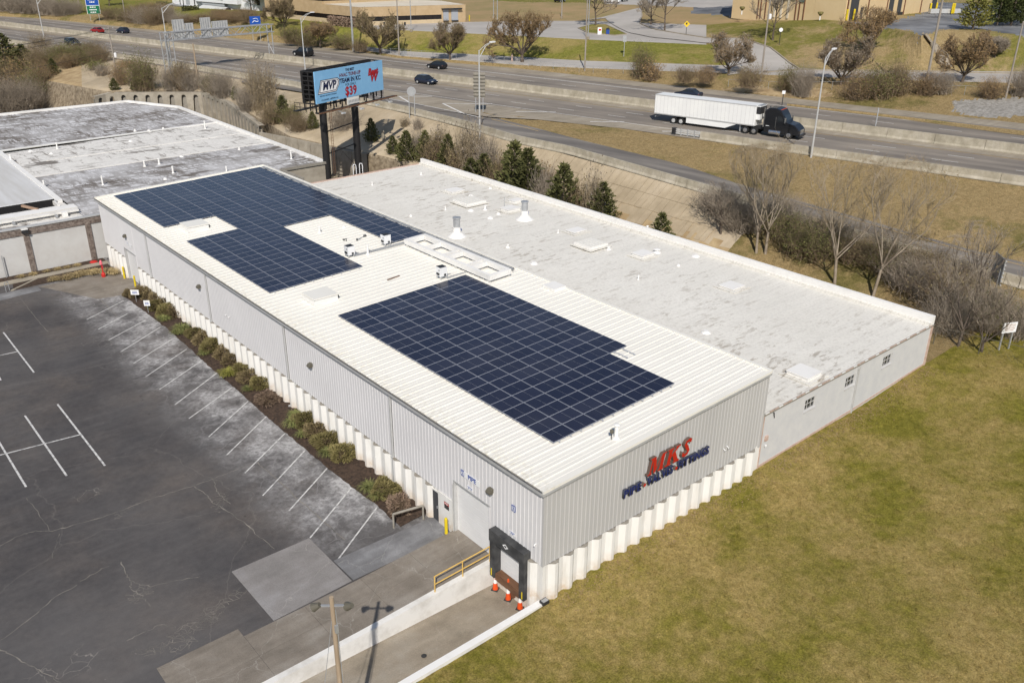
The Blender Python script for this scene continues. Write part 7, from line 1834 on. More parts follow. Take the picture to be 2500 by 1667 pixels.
# ================================================================== BUILDINGS BEYOND THE HIGHWAY
mat('tan_brick', (0.43, 0.31, 0.175), 0.85, (0.49, 0.365, 0.22), 0.8); mat('tan_pale', (0.50, 0.395, 0.255), 0.85, (0.55, 0.44, 0.29), 0.8); mat('cream_roof', (0.66, 0.60, 0.49), 0.8, (0.60, 0.53, 0.42), 0.3)
mat('beige_panel', (0.63, 0.475, 0.27), 0.8, (0.67, 0.52, 0.31), 0.25); mat('joint_brown', (0.16, 0.07, 0.04), 0.7); mat('awning_green', (0.10, 0.15, 0.135), 0.6); mat('wing_white', (0.70, 0.71, 0.73), 0.6, (0.63, 0.645, 0.67), 0.4); mat('wing_grey', (0.33, 0.35, 0.38), 0.6)
def wall_between(A, B, z0, z1, mn, name, par, th=0.3, split=None):
    """vertical wall piece from A to B; split = width of single panels"""
    A = Vector(A); B = Vector(B); d = (B-A); d.z = 0; L_ = d.length; n = max(1, round(L_/split)) if split else 1; d.normalize(); o = Vector(par.location)
    for k in range(n):
        a = A+d*(L_*k/n+(0.03 if split else 0)); c = A+d*(L_*(k+1)/n-(0.03 if split else 0)); b = MB()
        a = Vector((a.x, a.y, 0))-Vector((o.x, o.y, 0)); c = Vector((c.x, c.y, 0))-Vector((o.x, o.y, 0))
        b.beam((a.x, a.y, (z0+z1)/2-o.z), (c.x, c.y, (z0+z1)/2-o.z), th, z1-z0, mn); b.build(name, par)
# tan office block: window bands between brick bands, lower wing with a pale roof in front
oA, oB, oC = Vector((92.43,217.57,10.8)), Vector((96.72,174.83,11)), Vector((124.22,168.23,11))
of = empty('office_block', tuple(oB), label='low tan brick office block with dark window bands beyond the highway', category='building')
ZO = 11.0
for A_, B_ in ((oA, oB), (oB, oB+(oC-oB)*0.765)):
    wall_between(A_, B_, ZO-1.5, ZO+0.95, 'tan_pale', 'wall', of, 0.5)
    wall_between(A_, B_, ZO+0.95, ZO+2.05, 'glass_band', 'window', of, 0.3, 2.4)
    wall_between(A_, B_, ZO+2.05, ZO+4.3, 'tan_brick', 'wall_panel', of, 0.56, 6.5)
q0, q1 = oB+(oC-oB)*0.765, oC
wall_between(q0, q1, ZO-0.5, ZO+4.3, 'tan_brick', 'wall', of, 0.5)
nb = Vector(((oC-oB).y, -(oC-oB).x, 0)).normalized()
if nb.dot(Vector(CAM)-oB) < 0: nb = -nb
for f0, f1 in ((0.06, 0.28), (0.40, 0.68)):
    a_ = q0.lerp(q1, f0)+nb*0.3; c_ = q0.lerp(q1, f1)+nb*0.3; wall_between(a_, c_, ZO+0.6, ZO+3.2, 'wing_grey', 'dock_door', of, 0.2); wall_between(a_+nb*0.2, c_+nb*0.2, ZO+0.3, ZO+0.6, 'plastic_dark', 'bumper', of, 0.3)
wall_between(q0+nb*0.6, q0.lerp(q1, 0.82)+nb*0.6, ZO+3.25, ZO+3.55, 'plastic_dark', 'canopy', of, 0.9)
back = -nb*16
def roofpoly(pts, z, mn, name, par):
    o = Vector(par.location); b = MB(); b.poly([(p.x-o.x, p.y-o.y, z-o.z) for p in pts], mn); b.build(name, par)
roofpoly([oA, oB, oC, oC+back, oA+back*1.6], ZO+4.32, 'cream_roof', 'roof', of)
wall_between(oC, oC+back, ZO-0.5, ZO+4.3, 'tan_brick', 'wall', of, 0.4)
uA, uB, uC = Vector((83.06,197.15,16)), Vector((87.45,173.72,16)), Vector((122.71,172.53,16))
uA = oA+(oB-oA)*0.0; uB = oA+(oB-oA)*0.64
uC = uB+(oC-oB)*1.05+back*0.55
for A_, B_ in ((uA, uB), (uB, uC)):
    wall_between(A_, B_, ZO+4.3, ZO+5.0, 'tan_brick', 'wall', of, 0.5); wall_between(A_, B_, ZO+5.0, ZO+6.5, 'glass_band', 'window', of, 0.3, 2.4); wall_between(A_, B_, ZO+6.5, ZO+8.6, 'tan_brick', 'wall_panel', of, 0.56, 6.5)
roofpoly([uA, uB, uC, uC+back*2, uA+back*2], ZO+8.5, 'cream_roof', 'roof', of)
# bollards, hedge, sign and bins before the office
b = MB(); b.box((0, 0, 0.85), (8.0, 1.6, 1.7), 'shrub_olive'); 
for i_, q in enumerate(((124.1,169.03,11), (126.22,168.97,11))):
    b = MB(); b.lathe((0, 0, 0), [(0.14, 0), (0.14, 1.5), (0.05, 1.6)], 8, 'safety_yellow'); b.build('bollard', loc=q, label=('left' if i_ == 0 else 'right')+' yellow bollard at the office loading bays', category='bollard')
b = MB(); b.box((0, 0, 1.7), (3.6, 0.5, 0.9), 'wing_grey'); b.box((0, 0, 0.6), (0.8, 0.4, 1.3), 'plastic_dark'); b.build('monument_sign', loc=(100.79,176.69,10.9), rz=-YAW, label='grey slab sign on a dark foot before the office windows', category='sign')
for i_, q in enumerate(((102.01,172.36,11), (102.63,171.91,11), (105.88,168.92,11))):
    b = MB(); b.lathe((0, 0, 0), [(0.22, 0), (0.25, 0.7), (0.28, 0.75), (0.2, 0.8)], 8, 'plastic_dark'); b.build('bin', loc=q, label=['leftmost', 'middle', 'rightmost'][i_]+' dark bin in the office parking lot', category='bin')
for i_, q in enumerate(((108.04,179.36,11), (111.21,178.18,11))):
    b = MB(); b.tube((0, 0, 0), (0, 0, 1.9), 0.04, 0.04, 6, 'galv'); b.box((0, -0.03, 2.0), (0.4, 0.03, 0.6), 'plate_blue'); b.build('accessible_sign', loc=q, rz=-YAW, label=('left' if i_ == 0 else 'right')+' blue parking sign before the office windows', category='sign')
# white angular building
wA, wB = Vector((86.35,272.76,9.8)), Vector((99.57,230.83,9.8))
wb = empty('white_building', tuple(wA), label='white angular modern building with long strip windows at the top edge', category='building')
wd = (wB-wA); wd.z = 0; wl = wd.length; wd.normalize(); wn_ = Vector((wd.y, -wd.x, 0))
if wn_.dot(Vector(CAM)-wA) < 0: wn_ = -wn_
def wp(s, o, z): q = wd*s+wn_*o; return (q.x, q.y, z)
def wface(pts, o, mn, name, th=0.4):
    b = MB(); A = [wp(s_, o, z_) for s_, z_ in pts]; B = [wp(s_, o-th, z_) for s_, z_ in pts]; b.poly(A, mn); b.poly(B[::-1], mn)
    for k in range(len(pts)): q = (k+1) % len(pts); b.poly([A[q], A[k], B[k], B[q]], mn)
    return b.build(name, wb)
wface([(0, -1), (wl, -1), (wl, 9), (0, 9)], -1.0, 'wing_white', 'wall', 14)
wface([(wl*0.20, -0.5), (wl*0.62, -1.0), (wl*0.70, 0.6), (wl*0.60, 1.6), (wl*0.36, 2.0)], 0.2, 'wing_white', 'ramp_wall')
wface([(wl*0.24, 6.5), (wl*0.72, 6.5), (wl*0.72, 2.6), (wl*0.30, 2.9)], 0.6, 'wing_white', 'overhang', 1.5)
wface([(wl*0.32, 4.0), (wl*0.58, 3.6), (wl*0.58, 4.8), (wl*0.32, 5.2)], 0.75, 'wing_grey', 'window_band', 0.2)
for k in range(5):
    s_ = wl*(0.34+0.048*k); wface([(s_, 4.1), (s_+wl*0.035, 4.0), (s_+wl*0.035, 4.6), (s_, 4.75)], 0.82, 'glass_dark', 'window', 0.1)
wface([(wl*0.36, 2.1), (wl*0.58, 1.7), (wl*0.58, 2.5), (wl*0.34, 2.8)], 0.3, 'wing_grey', 'window_band', 0.2)
wface([(wl*0.585, -1), (wl*0.64, -1), (wl*0.64, 1.3), (wl*0.61, 1.6), (wl*0.585, 1.2)], 0.25, 'plastic_dark', 'doorway', 0.2)
for s_, w_ in ((0.08, 0.008), (0.115, 0.008), (0.235, 0.01)):
    wface([(wl*s_, 1.2), (wl*(s_+w_), 1.2), (wl*(s_+w_), 4.5), (wl*s_, 4.5)], -0.95, 'plastic_dark', 'slot_window', 0.1)
wface([(wl*0.15, 1.6), (wl*0.19, 1.6), (wl*0.19, 6), (wl*0.15, 6)], -0.9, 'wing_grey', 'window', 0.1)
wface([(wl*0.87, 2.6), (wl*0.90, 2.6), (wl*0.90, 4.0), (wl*0.87, 4.0)], -0.95, 'plastic_dark', 'window', 0.1)
wface([(0, 1.2), (wl*0.2, 0.9), (wl*0.2, 1.3), (0, 1.6)], -0.6, 'wing_grey', 'rail', 0.2)
# beige warehouse on the hill
hA, hB, hC = Vector((165.42,114.52,15)), Vector((162.25,82.39,15)), Vector((206.39,83.94,15.1))
bw = empty('beige_warehouse', tuple(hB), label='tall beige panel warehouse on the hill at the top right edge', category='building')
wall_between(hA, hB, 13.5, 26, 'beige_panel', 'wall_panel', bw, 0.4, 7.5); wall_between(hB, hC, 13.5, 26, 'beige_panel', 'wall_panel', bw, 0.4, 6.2)
roofpoly([hA, hB, hC, hC+(hA-hB), hA+(hC-hB)*0.2+(hA-hB)*0.2], 25.9, 'cream_roof', 'roof', bw)
nA = Vector(((hB-hA).y, -(hB-hA).x, 0)).normalized(); nA = nA if nA.dot(Vector(CAM)-hA) > 0 else -nA
nB_ = Vector(((hC-hB).y, -(hC-hB).x, 0)).normalized(); nB_ = nB_ if nB_.dot(Vector(CAM)-hB) > 0 else -nB_
for f_ in (0.0, 0.205, 0.405, 0.60, 0.795):
    q = hB.lerp(hC, f_)+nB_*0.24; wall_between(q, q+(hC-hB).normalized()*0.30, 14.0, 25, 'joint_brown', 'downspout', bw, 0.2)
for f_ in (0.25, 0.275, 0.32, 0.59, 0.62, 0.66):
    q = hA.lerp(hB, f_)+nA*0.24; wall_between(q, q+(hB-hA).normalized()*0.22, 14.0, 25, 'joint_brown', 'fin', bw, 0.25)
a_, c_ = hA.lerp(hB, 0.34)+nA*0.3, hA.lerp(hB, 0.58)+nA*0.3
wall_between(a_, c_, 18.6, 20.6, 'awning_green', 'window', bw, 0.3, 6)
wall_between(hA.lerp(hB, 0.275)+nA*0.3, hA.lerp(hB, 0.32)+nA*0.3, 18.6, 20.6, 'awning_green', 'window', bw, 0.25); wall_between(hA.lerp(hB, 0.62)+nA*0.3, hA.lerp(hB, 0.66)+nA*0.3, 18.3, 20.6, 'awning_green', 'window', bw, 0.25)
for f_ in (0.40, 0.46, 0.52): q = hA.lerp(hB, f_)+nA*0.26; wall_between(q, q+(hB-hA).normalized()*0.5, 14.6, 18.6, 'cream_roof', 'pilaster', bw, 0.3)
for f0, f1, z0, z1 in ((0.03, 0.105, 15.1, 20.2), (0.135, 0.155, 15.2, 17.6), (0.43, 0.475, 15.4, 18.9), (0.525, 0.565, 15.6, 18.9), (0.93, 0.985, 15.2, 18.6), (0.905, 0.92, 15.2, 17.2)):
    wall_between(hB.lerp(hC, f0)+nB_*0.25, hB.lerp(hC, f1)+nB_*0.25, z0, z1, 'door_dark', 'dock_door', bw, 0.2)
for f0 in (0.43, 0.525): wall_between(hB.lerp(hC, f0)+nB_*0.5, hB.lerp(hC, f0+0.05)+nB_*0.5, 15.1, 15.9, 'plastic_dark', 'bumper', bw, 0.4)
for i_, q in enumerate(((162.33,82.02,15.2), (164.54,81.65,15.2), (196.02,80.19,15.4), (198.84,80.14,15.4), (199.72,76.68,15.4), (200.08,76.43,15.4))):
    b = MB(); b.lathe((0, 0, 0), [(0.22, 0), (0.22, 2.2), (0.08, 2.3)], 8, 'safety_yellow'); b.build('bollard', loc=q, label=['first', 'second', 'third', 'fourth', 'fifth', 'sixth'][i_]+' yellow bollard at the beige warehouse counting from the left', category='bollard')
b = MB(); b.box((0, 0, 0.5), (8, 0.8, 1.0), 'galv_pale'); b.box((0, -0.42, 0.5), (7.6, 0.05, 0.6), 'guide_blue') if False else None; b.build('pallet_row', loc=(199.03,78.1,15.4), rz=-0.5, label='pale blue-grey dumpster row in the dark yard', category='container')
for i_, q in enumerate(((159.7,107.52,15), (160.69,87.46,15))):
    b = MB(); b.tube((0, 0, 0), (0, 0, 0.9), 0.12, 0.10, 8, 'sign_white'); b.lathe((0, 0, 0.9), [(0.15, 0), (0.6, 0.45), (0.65, 0.8), (0.3, 0.9)], 10, 'shrub_olive'); b.build('planter_urn', loc=q, label=('left' if i_ == 0 else 'right')+' small potted plant at the foot of the beige wall', category='planter')

# ================================================================== VEGETATION
def leaf_quads(C, size, up=0.0, aspect=0.55, g=rng):
    """random little four-sided leaves at the points C (n,3)"""
    n = len(C); a = g.normal(size=(n, 3)); a[:, 2] += up; a /= np.linalg.norm(a, axis=1)[:, None]
    b = g.normal(size=(n, 3)); b -= (b*a).sum(1)[:, None]*a; b /= np.linalg.norm(b, axis=1)[:, None]
    s = (np.asarray(size)*g.uniform(0.6, 1.35, n))[:, None]
    V = np.stack([C-a*s, C+b*s*aspect, C+a*s, C-b*s*aspect], 1).reshape(-1, 3)
    F = np.arange(4*n).reshape(n, 4); return V, F
def tube_np(segs, n=4):
    """segs: (m,8) p0,p1,r0,r1 -> thin prisms"""
    S = np.asarray(segs, dtype=float); p0, p1, r0, r1 = S[:, :3], S[:, 3:6], S[:, 6], S[:, 7]
    d = p1-p0; d /= np.maximum(np.linalg.norm(d, axis=1), 1e-6)[:, None]
    h = np.where(np.abs(d[:, 2:3]) > 0.9, np.array([[1.0, 0, 0]]), np.array([[0, 0, 1.0]]))
    a = np.cross(d, h); a /= np.linalg.norm(a, axis=1)[:, None]; b = np.cross(d, a)
    ang = np.arange(n)*2*np.pi/n; V = []
    for p, r in ((p0, r0), (p1, r1)):
        for t in ang: V.append(p+(a*math.cos(t)+b*math.sin(t))*r[:, None])
    V = np.stack(V, 1)                                   # (m, 2n, 3)
    m = len(S); base = (np.arange(m)*2*n)[:, None, None]
    q = np.array([[k, (k+1) % n, n+(k+1) % n, n+k] for k in range(n)])[None]
    return V.reshape(-1, 3), (base+q).reshape(-1, 4)
def crown_tree(seed, h, w, base, shape, bark, twig, leaf=None, nleaf=0, lsize=0.09, n1=7, n2=7, n3=9, nt=7, tlen=1.0, r0=0.2, rt=0.016):
    """four orders of branching kept inside a crown of height h and width w whose underside is at 'base'"""
    g = np.random.default_rng(seed); R_ = w/2; ctr = np.array([0, 0, base+(h-base)*0.25]); segs, fine = [], []
    top = np.array([*(g.normal(0, 0.1, 2)), base*0.7])
    def env(p):                                            # radius allowed at this height
        f = np.clip((p[2]-base*0.6)/(h-base*0.6), 0, 1)
        if shape == 'dome': return R_*math.sqrt(max(0.02, 1-f**2.2))*(0.82+0.18*min(1, f*5))
        if shape == 'vase': return R_*(0.25+0.95*f)*math.sqrt(max(0.02, 1-max(0, f-0.6)**2*5.5))
        return R_*math.sqrt(max(0.02, 1-abs(2*f-0.75)**2.4/2.0))
    def curve(p, d, L, r, pull, n=5):
        pts = [p]
        for k in range(n):
            out = np.array([pts[-1][0], pts[-1][1], 0.0]); no = np.linalg.norm(out)
            d = d + np.array([0, 0, pull])/n + g.normal(0, 0.10, 3)
            if no > env(pts[-1])*0.9: d = d - out/no*0.35
            if pts[-1][2] > h*0.96: d = d*np.array([1, 1, 0.2])
            d = d/np.linalg.norm(d); pts.append(pts[-1]+d*L/n)
        for k in range(n): segs.append((*pts[k], *pts[k+1], r*(1-0.75*k/n), r*(1-0.75*(k+1)/n)))
        return pts, d
    def pick(pts, lo): t = g.uniform(lo, 1.0)*(len(pts)-1); k = min(int(t), len(pts)-2); return pts[k]+(pts[k+1]-pts[k])*(t-k), (pts[k+1]-pts[k])/max(1e-6, np.linalg.norm(pts[k+1]-pts[k]))
    def side(d, a, up):
        s_ = g.normal(size=3); s_ -= d*np.dot(s_, d); s_ /= np.linalg.norm(s_); v = d*math.cos(a)+s_*math.sin(a); v[2] += up; return v/np.linalg.norm(v)
    segs.append((0, 0, -0.4, *top, r0*1.25, r0))
    if shape == 'column':
        stem, _ = curve(top, np.array([0, 0, 1.0]), (h-top[2])*0.9, r0*0.9, 0.3, 7)
    for i in range(n1):
        az = 2*math.pi*(i+g.uniform(-0.3, 0.3))/n1
        if shape == 'column': p, _ = pick(stem, 0.05); f = (p[2]-base)/(h-base); L = R_*(1.05-0.6*f); el = g.uniform(0.3, 0.8)
        else: p = top+np.array([0, 0, g.uniform(-0.1, 0.15)*base]); el = g.uniform(0.45, 1.15) if shape == 'dome' else g.uniform(0.9, 1.35); L = (R_*0.98 if el < 0.8 else (h-base)*0.9) if shape == 'dome' else (h-top[2])*g.uniform(0.75, 1.0)
        d = np.array([math.cos(az)*math.cos(el), math.sin(az)*math.cos(el), math.sin(el)])
        A, _ = curve(p, d, L, r0*(0.55 if shape != 'column' else 0.35), 0.10 if shape == 'dome' else 0.25)
        for j in range(n2):
            q, d2 = pick(A, 0.25); B, _ = curve(q, side(d2, g.uniform(0.4, 0.9), 0.25), L*g.uniform(0.28, 0.5), r0*0.18, 0.2, 4)
            for k in range(n3):
                q2, d3 = pick(B, 0.15); Cc, _ = curve(q2, side(d3, g.uniform(0.3, 0.9), 0.3), L*g.uniform(0.10, 0.22), r0*0.07, 0.25, 3)
                for m_ in range(nt):
                    q3, d4 = pick(Cc, 0.0); e = side(d4, g.uniform(0.2, 0.9), 0.3); fine.append((*q3, *(q3+e*tlen*g.uniform(0.4, 1.2)), rt, rt*0.4))
    S = np.array(segs); thick = S[:, 6] > r0*0.10
    V, F = tube_np(S[thick], 6); t_me = fast_mesh('trunk', V, F, bark, True)
    fn = np.array(fine); th = S[~thick].copy(); th[:, 6:] = np.maximum(th[:, 6:], rt)
    V, F = tube_np(np.vstack([th, fn]), 3); c_me = fast_mesh('crown', V, F, twig); l_me = None
    if leaf:
        t = g.uniform(0.2, 1, (nleaf, 1)); idx = g.integers(0, len(fn), nleaf); C = fn[idx, :3]*(1-t)+fn[idx, 3:6]*t+g.normal(0, 0.07, (nleaf, 3)); V, F = leaf_quads(C, lsize, g=g); l_me = fast_mesh('foliage', V, F, leaf)
    return t_me, c_me, l_me
def stand(p, h):
    """ground point for a plant estimated at p with height h, keeping its top where it was estimated"""
    q = snap(p)
    if p[0] < 50 and p[1] > 78 and 2.4 < p[2] < 6.2:      # those above the retaining wall: step back until on its bank
        for k in range(16):
            if q[2] > p[2]-1.0: break
            p = (p[0]+HN.x*0.6, p[1]+HN.y*0.6, p[2]); q = snap(p)
    return q, max(h*0.62, p[2]+h-q[2])
def plant(name, meshes, loc, sc, rz, parts=('trunk', 'crown', 'foliage'), **kw):
    t = empty(name, loc, rz, **kw); t.scale = sc if hasattr(sc, '__len__') else (sc, sc, sc)
    for nm, me in zip(parts, meshes):
        if me is not None: link(nm, me, t)
    return t
# ---- cedars: trunk plus drooping sprays of scale leaves on a cone
def cedar(seed, h, r, n, mn, dens_pow=0.8):
    g = np.random.default_rng(seed)
    t = g.uniform(0, 1, n)**dens_pow                       # 0 top .. 1 foot
    lob = 1+0.22*np.sin(g.integers(3, 6)*2.0*np.pi*g.uniform(0, 1, n))
    az = g.uniform(0, 2*np.pi, n); layer = np.floor(t*13)/13
    rr = r*(0.06+0.94*np.minimum(1, t*1.3)**0.68*(1-0.25*np.maximum(0, t-0.8)*5))*(0.30+0.75*np.sqrt(g.uniform(0, 1, n)))*(1+0.30*np.sin(az*4+layer*40))*(1+0.18*np.sin(layer*57+seed))
    z = h*(1-t)*0.96+0.05*h - rr*0.10 + g.normal(0, 0.05*h/6, n)
    C = np.stack([rr*np.cos(az), rr*np.sin(az), np.maximum(z, 0.1)], 1)
    out = np.stack([np.cos(az), np.sin(az), np.full(n, 0.70)], 1)+g.normal(0, 0.40, (n, 3)); out /= np.linalg.norm(out, axis=1)[:, None]
    b = g.normal(size=(n, 3)); b -= (b*out).sum(1)[:, None]*out; b /= np.linalg.norm(b, axis=1)[:, None]
    s = (h/6.0*g.uniform(0.14, 0.42, n)**1.0)[:, None]
    V = np.stack([C-out*s*0.4, C+b*s*0.30, C+out*s, C-b*s*0.30], 1).reshape(-1, 3)
    me = fast_mesh('crown', V, np.arange(4*n).reshape(n, 4), mn)
    b_ = MB(); b_.tube((0, 0, -0.3), (0, 0, h*0.92), 0.16*h/6, 0.02, 7, 'bark'); tm = b_.mesh('trunk')
    return tm, me
CED = [cedar(s, 6.0, r, 2300, m) for s, r, m in ((1, 1.75, 'cedar'), (2, 1.45, 'cedar'), (3, 2.05, 'cedar'), (4, 1.6, 'cedar_brown'))]
def ced(p, h, k, w=1.0, label='', rz=None, name='cedar_tree'):
    p, h = stand(p, h); s = h/6.0; return plant(name, CED[k], p, (s*w*1.22, s*w*1.22, s), rz if rz is not None else random.uniform(0, 6.28), ('trunk', 'crown'), label=label, category='tree', group='evergreens on the embankment')
# (base position, height) read from where each trunk stands
def ced_top(t, k, w, label):
    """an evergreen whose tip is at t, rooted in the ground below it"""
    q = snap(t)
    for k in range(14):
        if q[2] > 1.0 or t[1] < 78: break
        t = (t[0]+HN.x*0.6, t[1]+HN.y*0.6, t[2]); q = snap(t)
    ced((q[0], q[1], q[2]-0.15), max(1.5, t[2]-q[2]+0.15), k, w, label)
for t, k, w, l in (
    ((43.6,53.45,9.08), 2, 0.80, 'largest dark evergreen behind the flat roof parapet'), ((43.6,51.06,8.58), 1, 0.85, 'dark evergreen pressed against the right side of the largest one'),
    ((43.6,44.87,7.97), 0, 0.85, 'cone-shaped dark evergreen alone at the parapet, right of the largest'), ((45.6,40.65,6.4), 1, 1.0, 'little evergreen on the slope paving beside a bare shrub'),
    ((44.6,31.09,5.28), 0, 0.85, 'little evergreen at the parapet vent pipe'), ((44.5,68.03,7.52), 0, 0.80, 'slender evergreen behind the far corner of the flat roof'),
    ((44,72.55,7.35), 3, 0.85, 'brownish evergreen just left of the flat roof corner'), ((42.6,75.01,7.14), 0, 0.95, 'evergreen second from the billboard post, right side'),
    ((42.5,78.23,5.95), 3, 1.0, 'small brownish evergreen beside the concrete post'), ((43.4,59.04,6.62), 3, 1.0, 'brown-green evergreen among bare bushes behind the parapet'),
    ((43.2,61.48,5.71), 0, 1.0, 'low dark evergreen left of the brown-green one'), ((42.5,83.73,7.54), 2, 0.80, 'dark evergreen between the two billboard posts'),
    ((39.5,95.31,7.21), 0, 0.95, 'evergreen just left of the left billboard post'), ((39.6,122.68,7.6), 0, 0.80, 'dark evergreen on the bank above the arched wall, with orange marker'),
    ((38.2,102.17,8.84), 3, 0.80, 'grey-green evergreen at the lower end of the arched wall'), ((40.5,135.5,7.73), 1, 0.95, 'small evergreen above the bend of the arched wall'),
    ((40.8,145.67,7.25), 0, 1.0, 'dark evergreen above the arched wall, second from its left end'), ((35.43,141.5,7.95), 3, 1.1, 'brownish evergreen below the sign gantry leg'),
    ((29.38,144,7.28), 0, 1.1, 'low dark evergreen right of the transformer pole'), ((27.26,146.5,7.45), 1, 1.1, 'low dark evergreen left of the transformer pole')):
    ced_top(t, k, w, l)
ced((19.31,190.19,3.2), 9.0, 2, 0.85, 'tallest dark evergreen at the left picture edge')
ced((22.65,189.56,3.2), 6.8, 0, 1.0, 'dark evergreen right of the tallest one at the left edge')
ced((24.93,176.77,3.6), 4.6, 0, 0.9, 'small dark evergreen near the bare soil slope at left')
# pines beyond the beige warehouse
PIN = cedar(9, 6.0, 2.0, 2600, 'pine', 0.9); PIN2 = cedar(10, 6.0, 1.7, 2000, 'young_olive', 0.8)
for p, h, w, l, m_ in (((178.07,56.88,15.2), 8.0, 1.0, 'small pine on the grass beside the dark yard', PIN), ((180.52,55.13,15.2), 10.0, 1.0, 'larger pine at the right edge of the dark yard', PIN), ((187.23,55.85,15.2), 8.5, 1.0, 'pine cut by the right picture edge', PIN), ((165.32,56.13,15.1), 7.6, 1.2, 'yellow-green young tree at the top of the drain chute hill', PIN2)):
    s = h/6; plant('pine_tree', m_, snap(p, 0.5), (s*w, s*w, s), 0.5, ('trunk', 'crown'), label=l, category='tree')
# ---- roadside trees: low spreading crowns of fine brown twigs
for i_, (p, h, w, tw, lf, l) in enumerate((
    ((100.37,117.69,7.6), 9.8, 15.0, 'twig_brown', 'bud', 'largest roadside tree with broad brown crown beside the frontage road'),
    ((91.73,131.11,7.4), 7.2, 8.6, 'twig_brown', 'bud_olive', 'small roadside tree left of the largest one'),
    ((86.76,150.57,7.3), 9.2, 12.5, 'twig_brown', 'bud_olive', 'roadside tree with olive crown above the black hatchback'),
    ((78.49,190.18,7.6), 8.0, 11.0, 'twig_brown', 'bud_olive', 'brushy olive tree at the right end of the sign gantry'),
    ((113.82,75.78,8.5), 6.8, 9.2, 'twig_grey', 'bud', 'roadside tree in front of the driveway junction'),
    ((119.34,56.35,9), 7.2, 10.0, 'twig_brown', 'bud_grey', 'dark roadside tree behind the tall street lamp'),
    ((133.14,42.16,9.1), 8.0, 10.5, 'twig_brown', 'bud', 'orange-brown roadside tree right of the tallest pole'),
    ((141.73,65.01,11.2), 8.0, 11.0, 'twig_brown', 'bud', 'dense orange-brown tree on the hill below the beige warehouse'),
    ((153.93,46.1,10.2), 4.0, 6.5, 'twig_grey', 'bud_grey', 'low grey-brown shrub tree behind the orange-brown roadside tree'),
    ((82.52,170.14,7.8), 4.6, 8.5, 'twig_brown', 'bud', 'rounded brown bush tree beside the street lamp behind the billboard'))):
    if i_ == 3: p = (p[0]+HN.x*6, p[1]+HN.y*6, p[2]+0.8)
    p, h = stand(p, h)
    ms = crown_tree(20+i_, h, w, h*0.20, 'dome', 'bark', tw, lf, int(2500+w*w*60), 0.10, 10, 8, 7, 6, 1.05, 0.26*w/12, 0.024)
    plant('roadside_tree', ms, p, 1.0, 0.0, label=l, category='tree', group='trees beyond the highway')
# ---- upright bare trees near the top
for i_, (p, h, w, l) in enumerate((((142.9,138.93,11.3), 12.5, 10.5, 'dark bare tree on the grass island'), ((142.99,116.39,11.6), 13.5, 12.0, 'tall bare tree at the driveway bend, right of a smaller one'), ((151.41,128.26,12.2), 7.5, 7.5, 'small bare tree left of the tall one at the driveway bend'), ((142,86.24,10), 13.0, 13.0, 'big bare dark tree before the beige warehouse wall'), ((74.7,295.82,8.6), 6.5, 9.5, 'dark bare tree at the top edge near the white building'), ((96.42,235.65,9.8), 8.5, 6.5, 'thin bare tree in front of the white building'))):
    p, h = stand(p, h)
    ms = crown_tree(40+i_, h, w, h*0.18, 'column', 'bark', 'twig_grey', None, 0, 0.05, 20, 6, 5, 5, 1.0, 0.20, 0.020)
    plant('bare_tree', ms, p, 1.0, 0.0, label=l, category='tree', group='bare trees at the top of the photo')
# ---- tall pale bare trees behind the flat roof at right
for i_, (p, h, w, l) in enumerate((((49.4,22.58,1.6), 10.9, 7.5, 'leftmost tall pale bare tree behind the parapet'), ((49.71,21.74,1.6), 11.2, 7.0, 'second tall pale bare tree from the left, close beside the first'), ((49.41,13.66,1.5), 11.8, 8.5, 'third tall pale bare tree with forked trunk'), ((49.57,9.85,1.5), 12.4, 8.5, 'rightmost tall pale bare tree leaning behind the parapet'))):
    p, h = stand(p, h)
    ms = crown_tree(60+i_, h, w, h*0.30, 'vase', 'bark_pale', 'twig_pale', 'bud_olive', 600, 0.05, 6, 8, 6, 5, 0.8, 0.13, 0.010)
    t = plant('tall_bare_tree', ms, p, 1.0, i_*1.9, label=l, category='tree', group='tall pale bare trees'); t.rotation_euler = (0.04*(i_-1), 0.03*i_, i_*1.9)
for i_, (p, h, w, l) in enumerate((((44.73,-0.19,1.3), 8.5, 8.0, 'dark bare tree at the corner of the flat roof building'), ((53.45,2.55,1.5), 7.5, 7.0, 'dark bare tree before the grey sign at right'), ((45.07,-1.91,1.3), 5.0, 4.5, 'thin bare sapling by the lawn fence'), ((49.86,27.39,1.6), 6.0, 7.0, 'dark bare tree left of the tall pale trees'))):
    p, h = (p, h) if i_ in (0, 2) else stand(p, h)
    ms = crown_tree(70+i_, h, w, h*0.22, 'vase', 'bark', 'twig_grey', None, 0, 0.05, 6, 7, 5, 4, 0.6, 0.11, 0.010)
    plant('dark_bare_tree', ms, p, 1.0, 0.0, label=l, category='tree', group='dark bare trees at right')
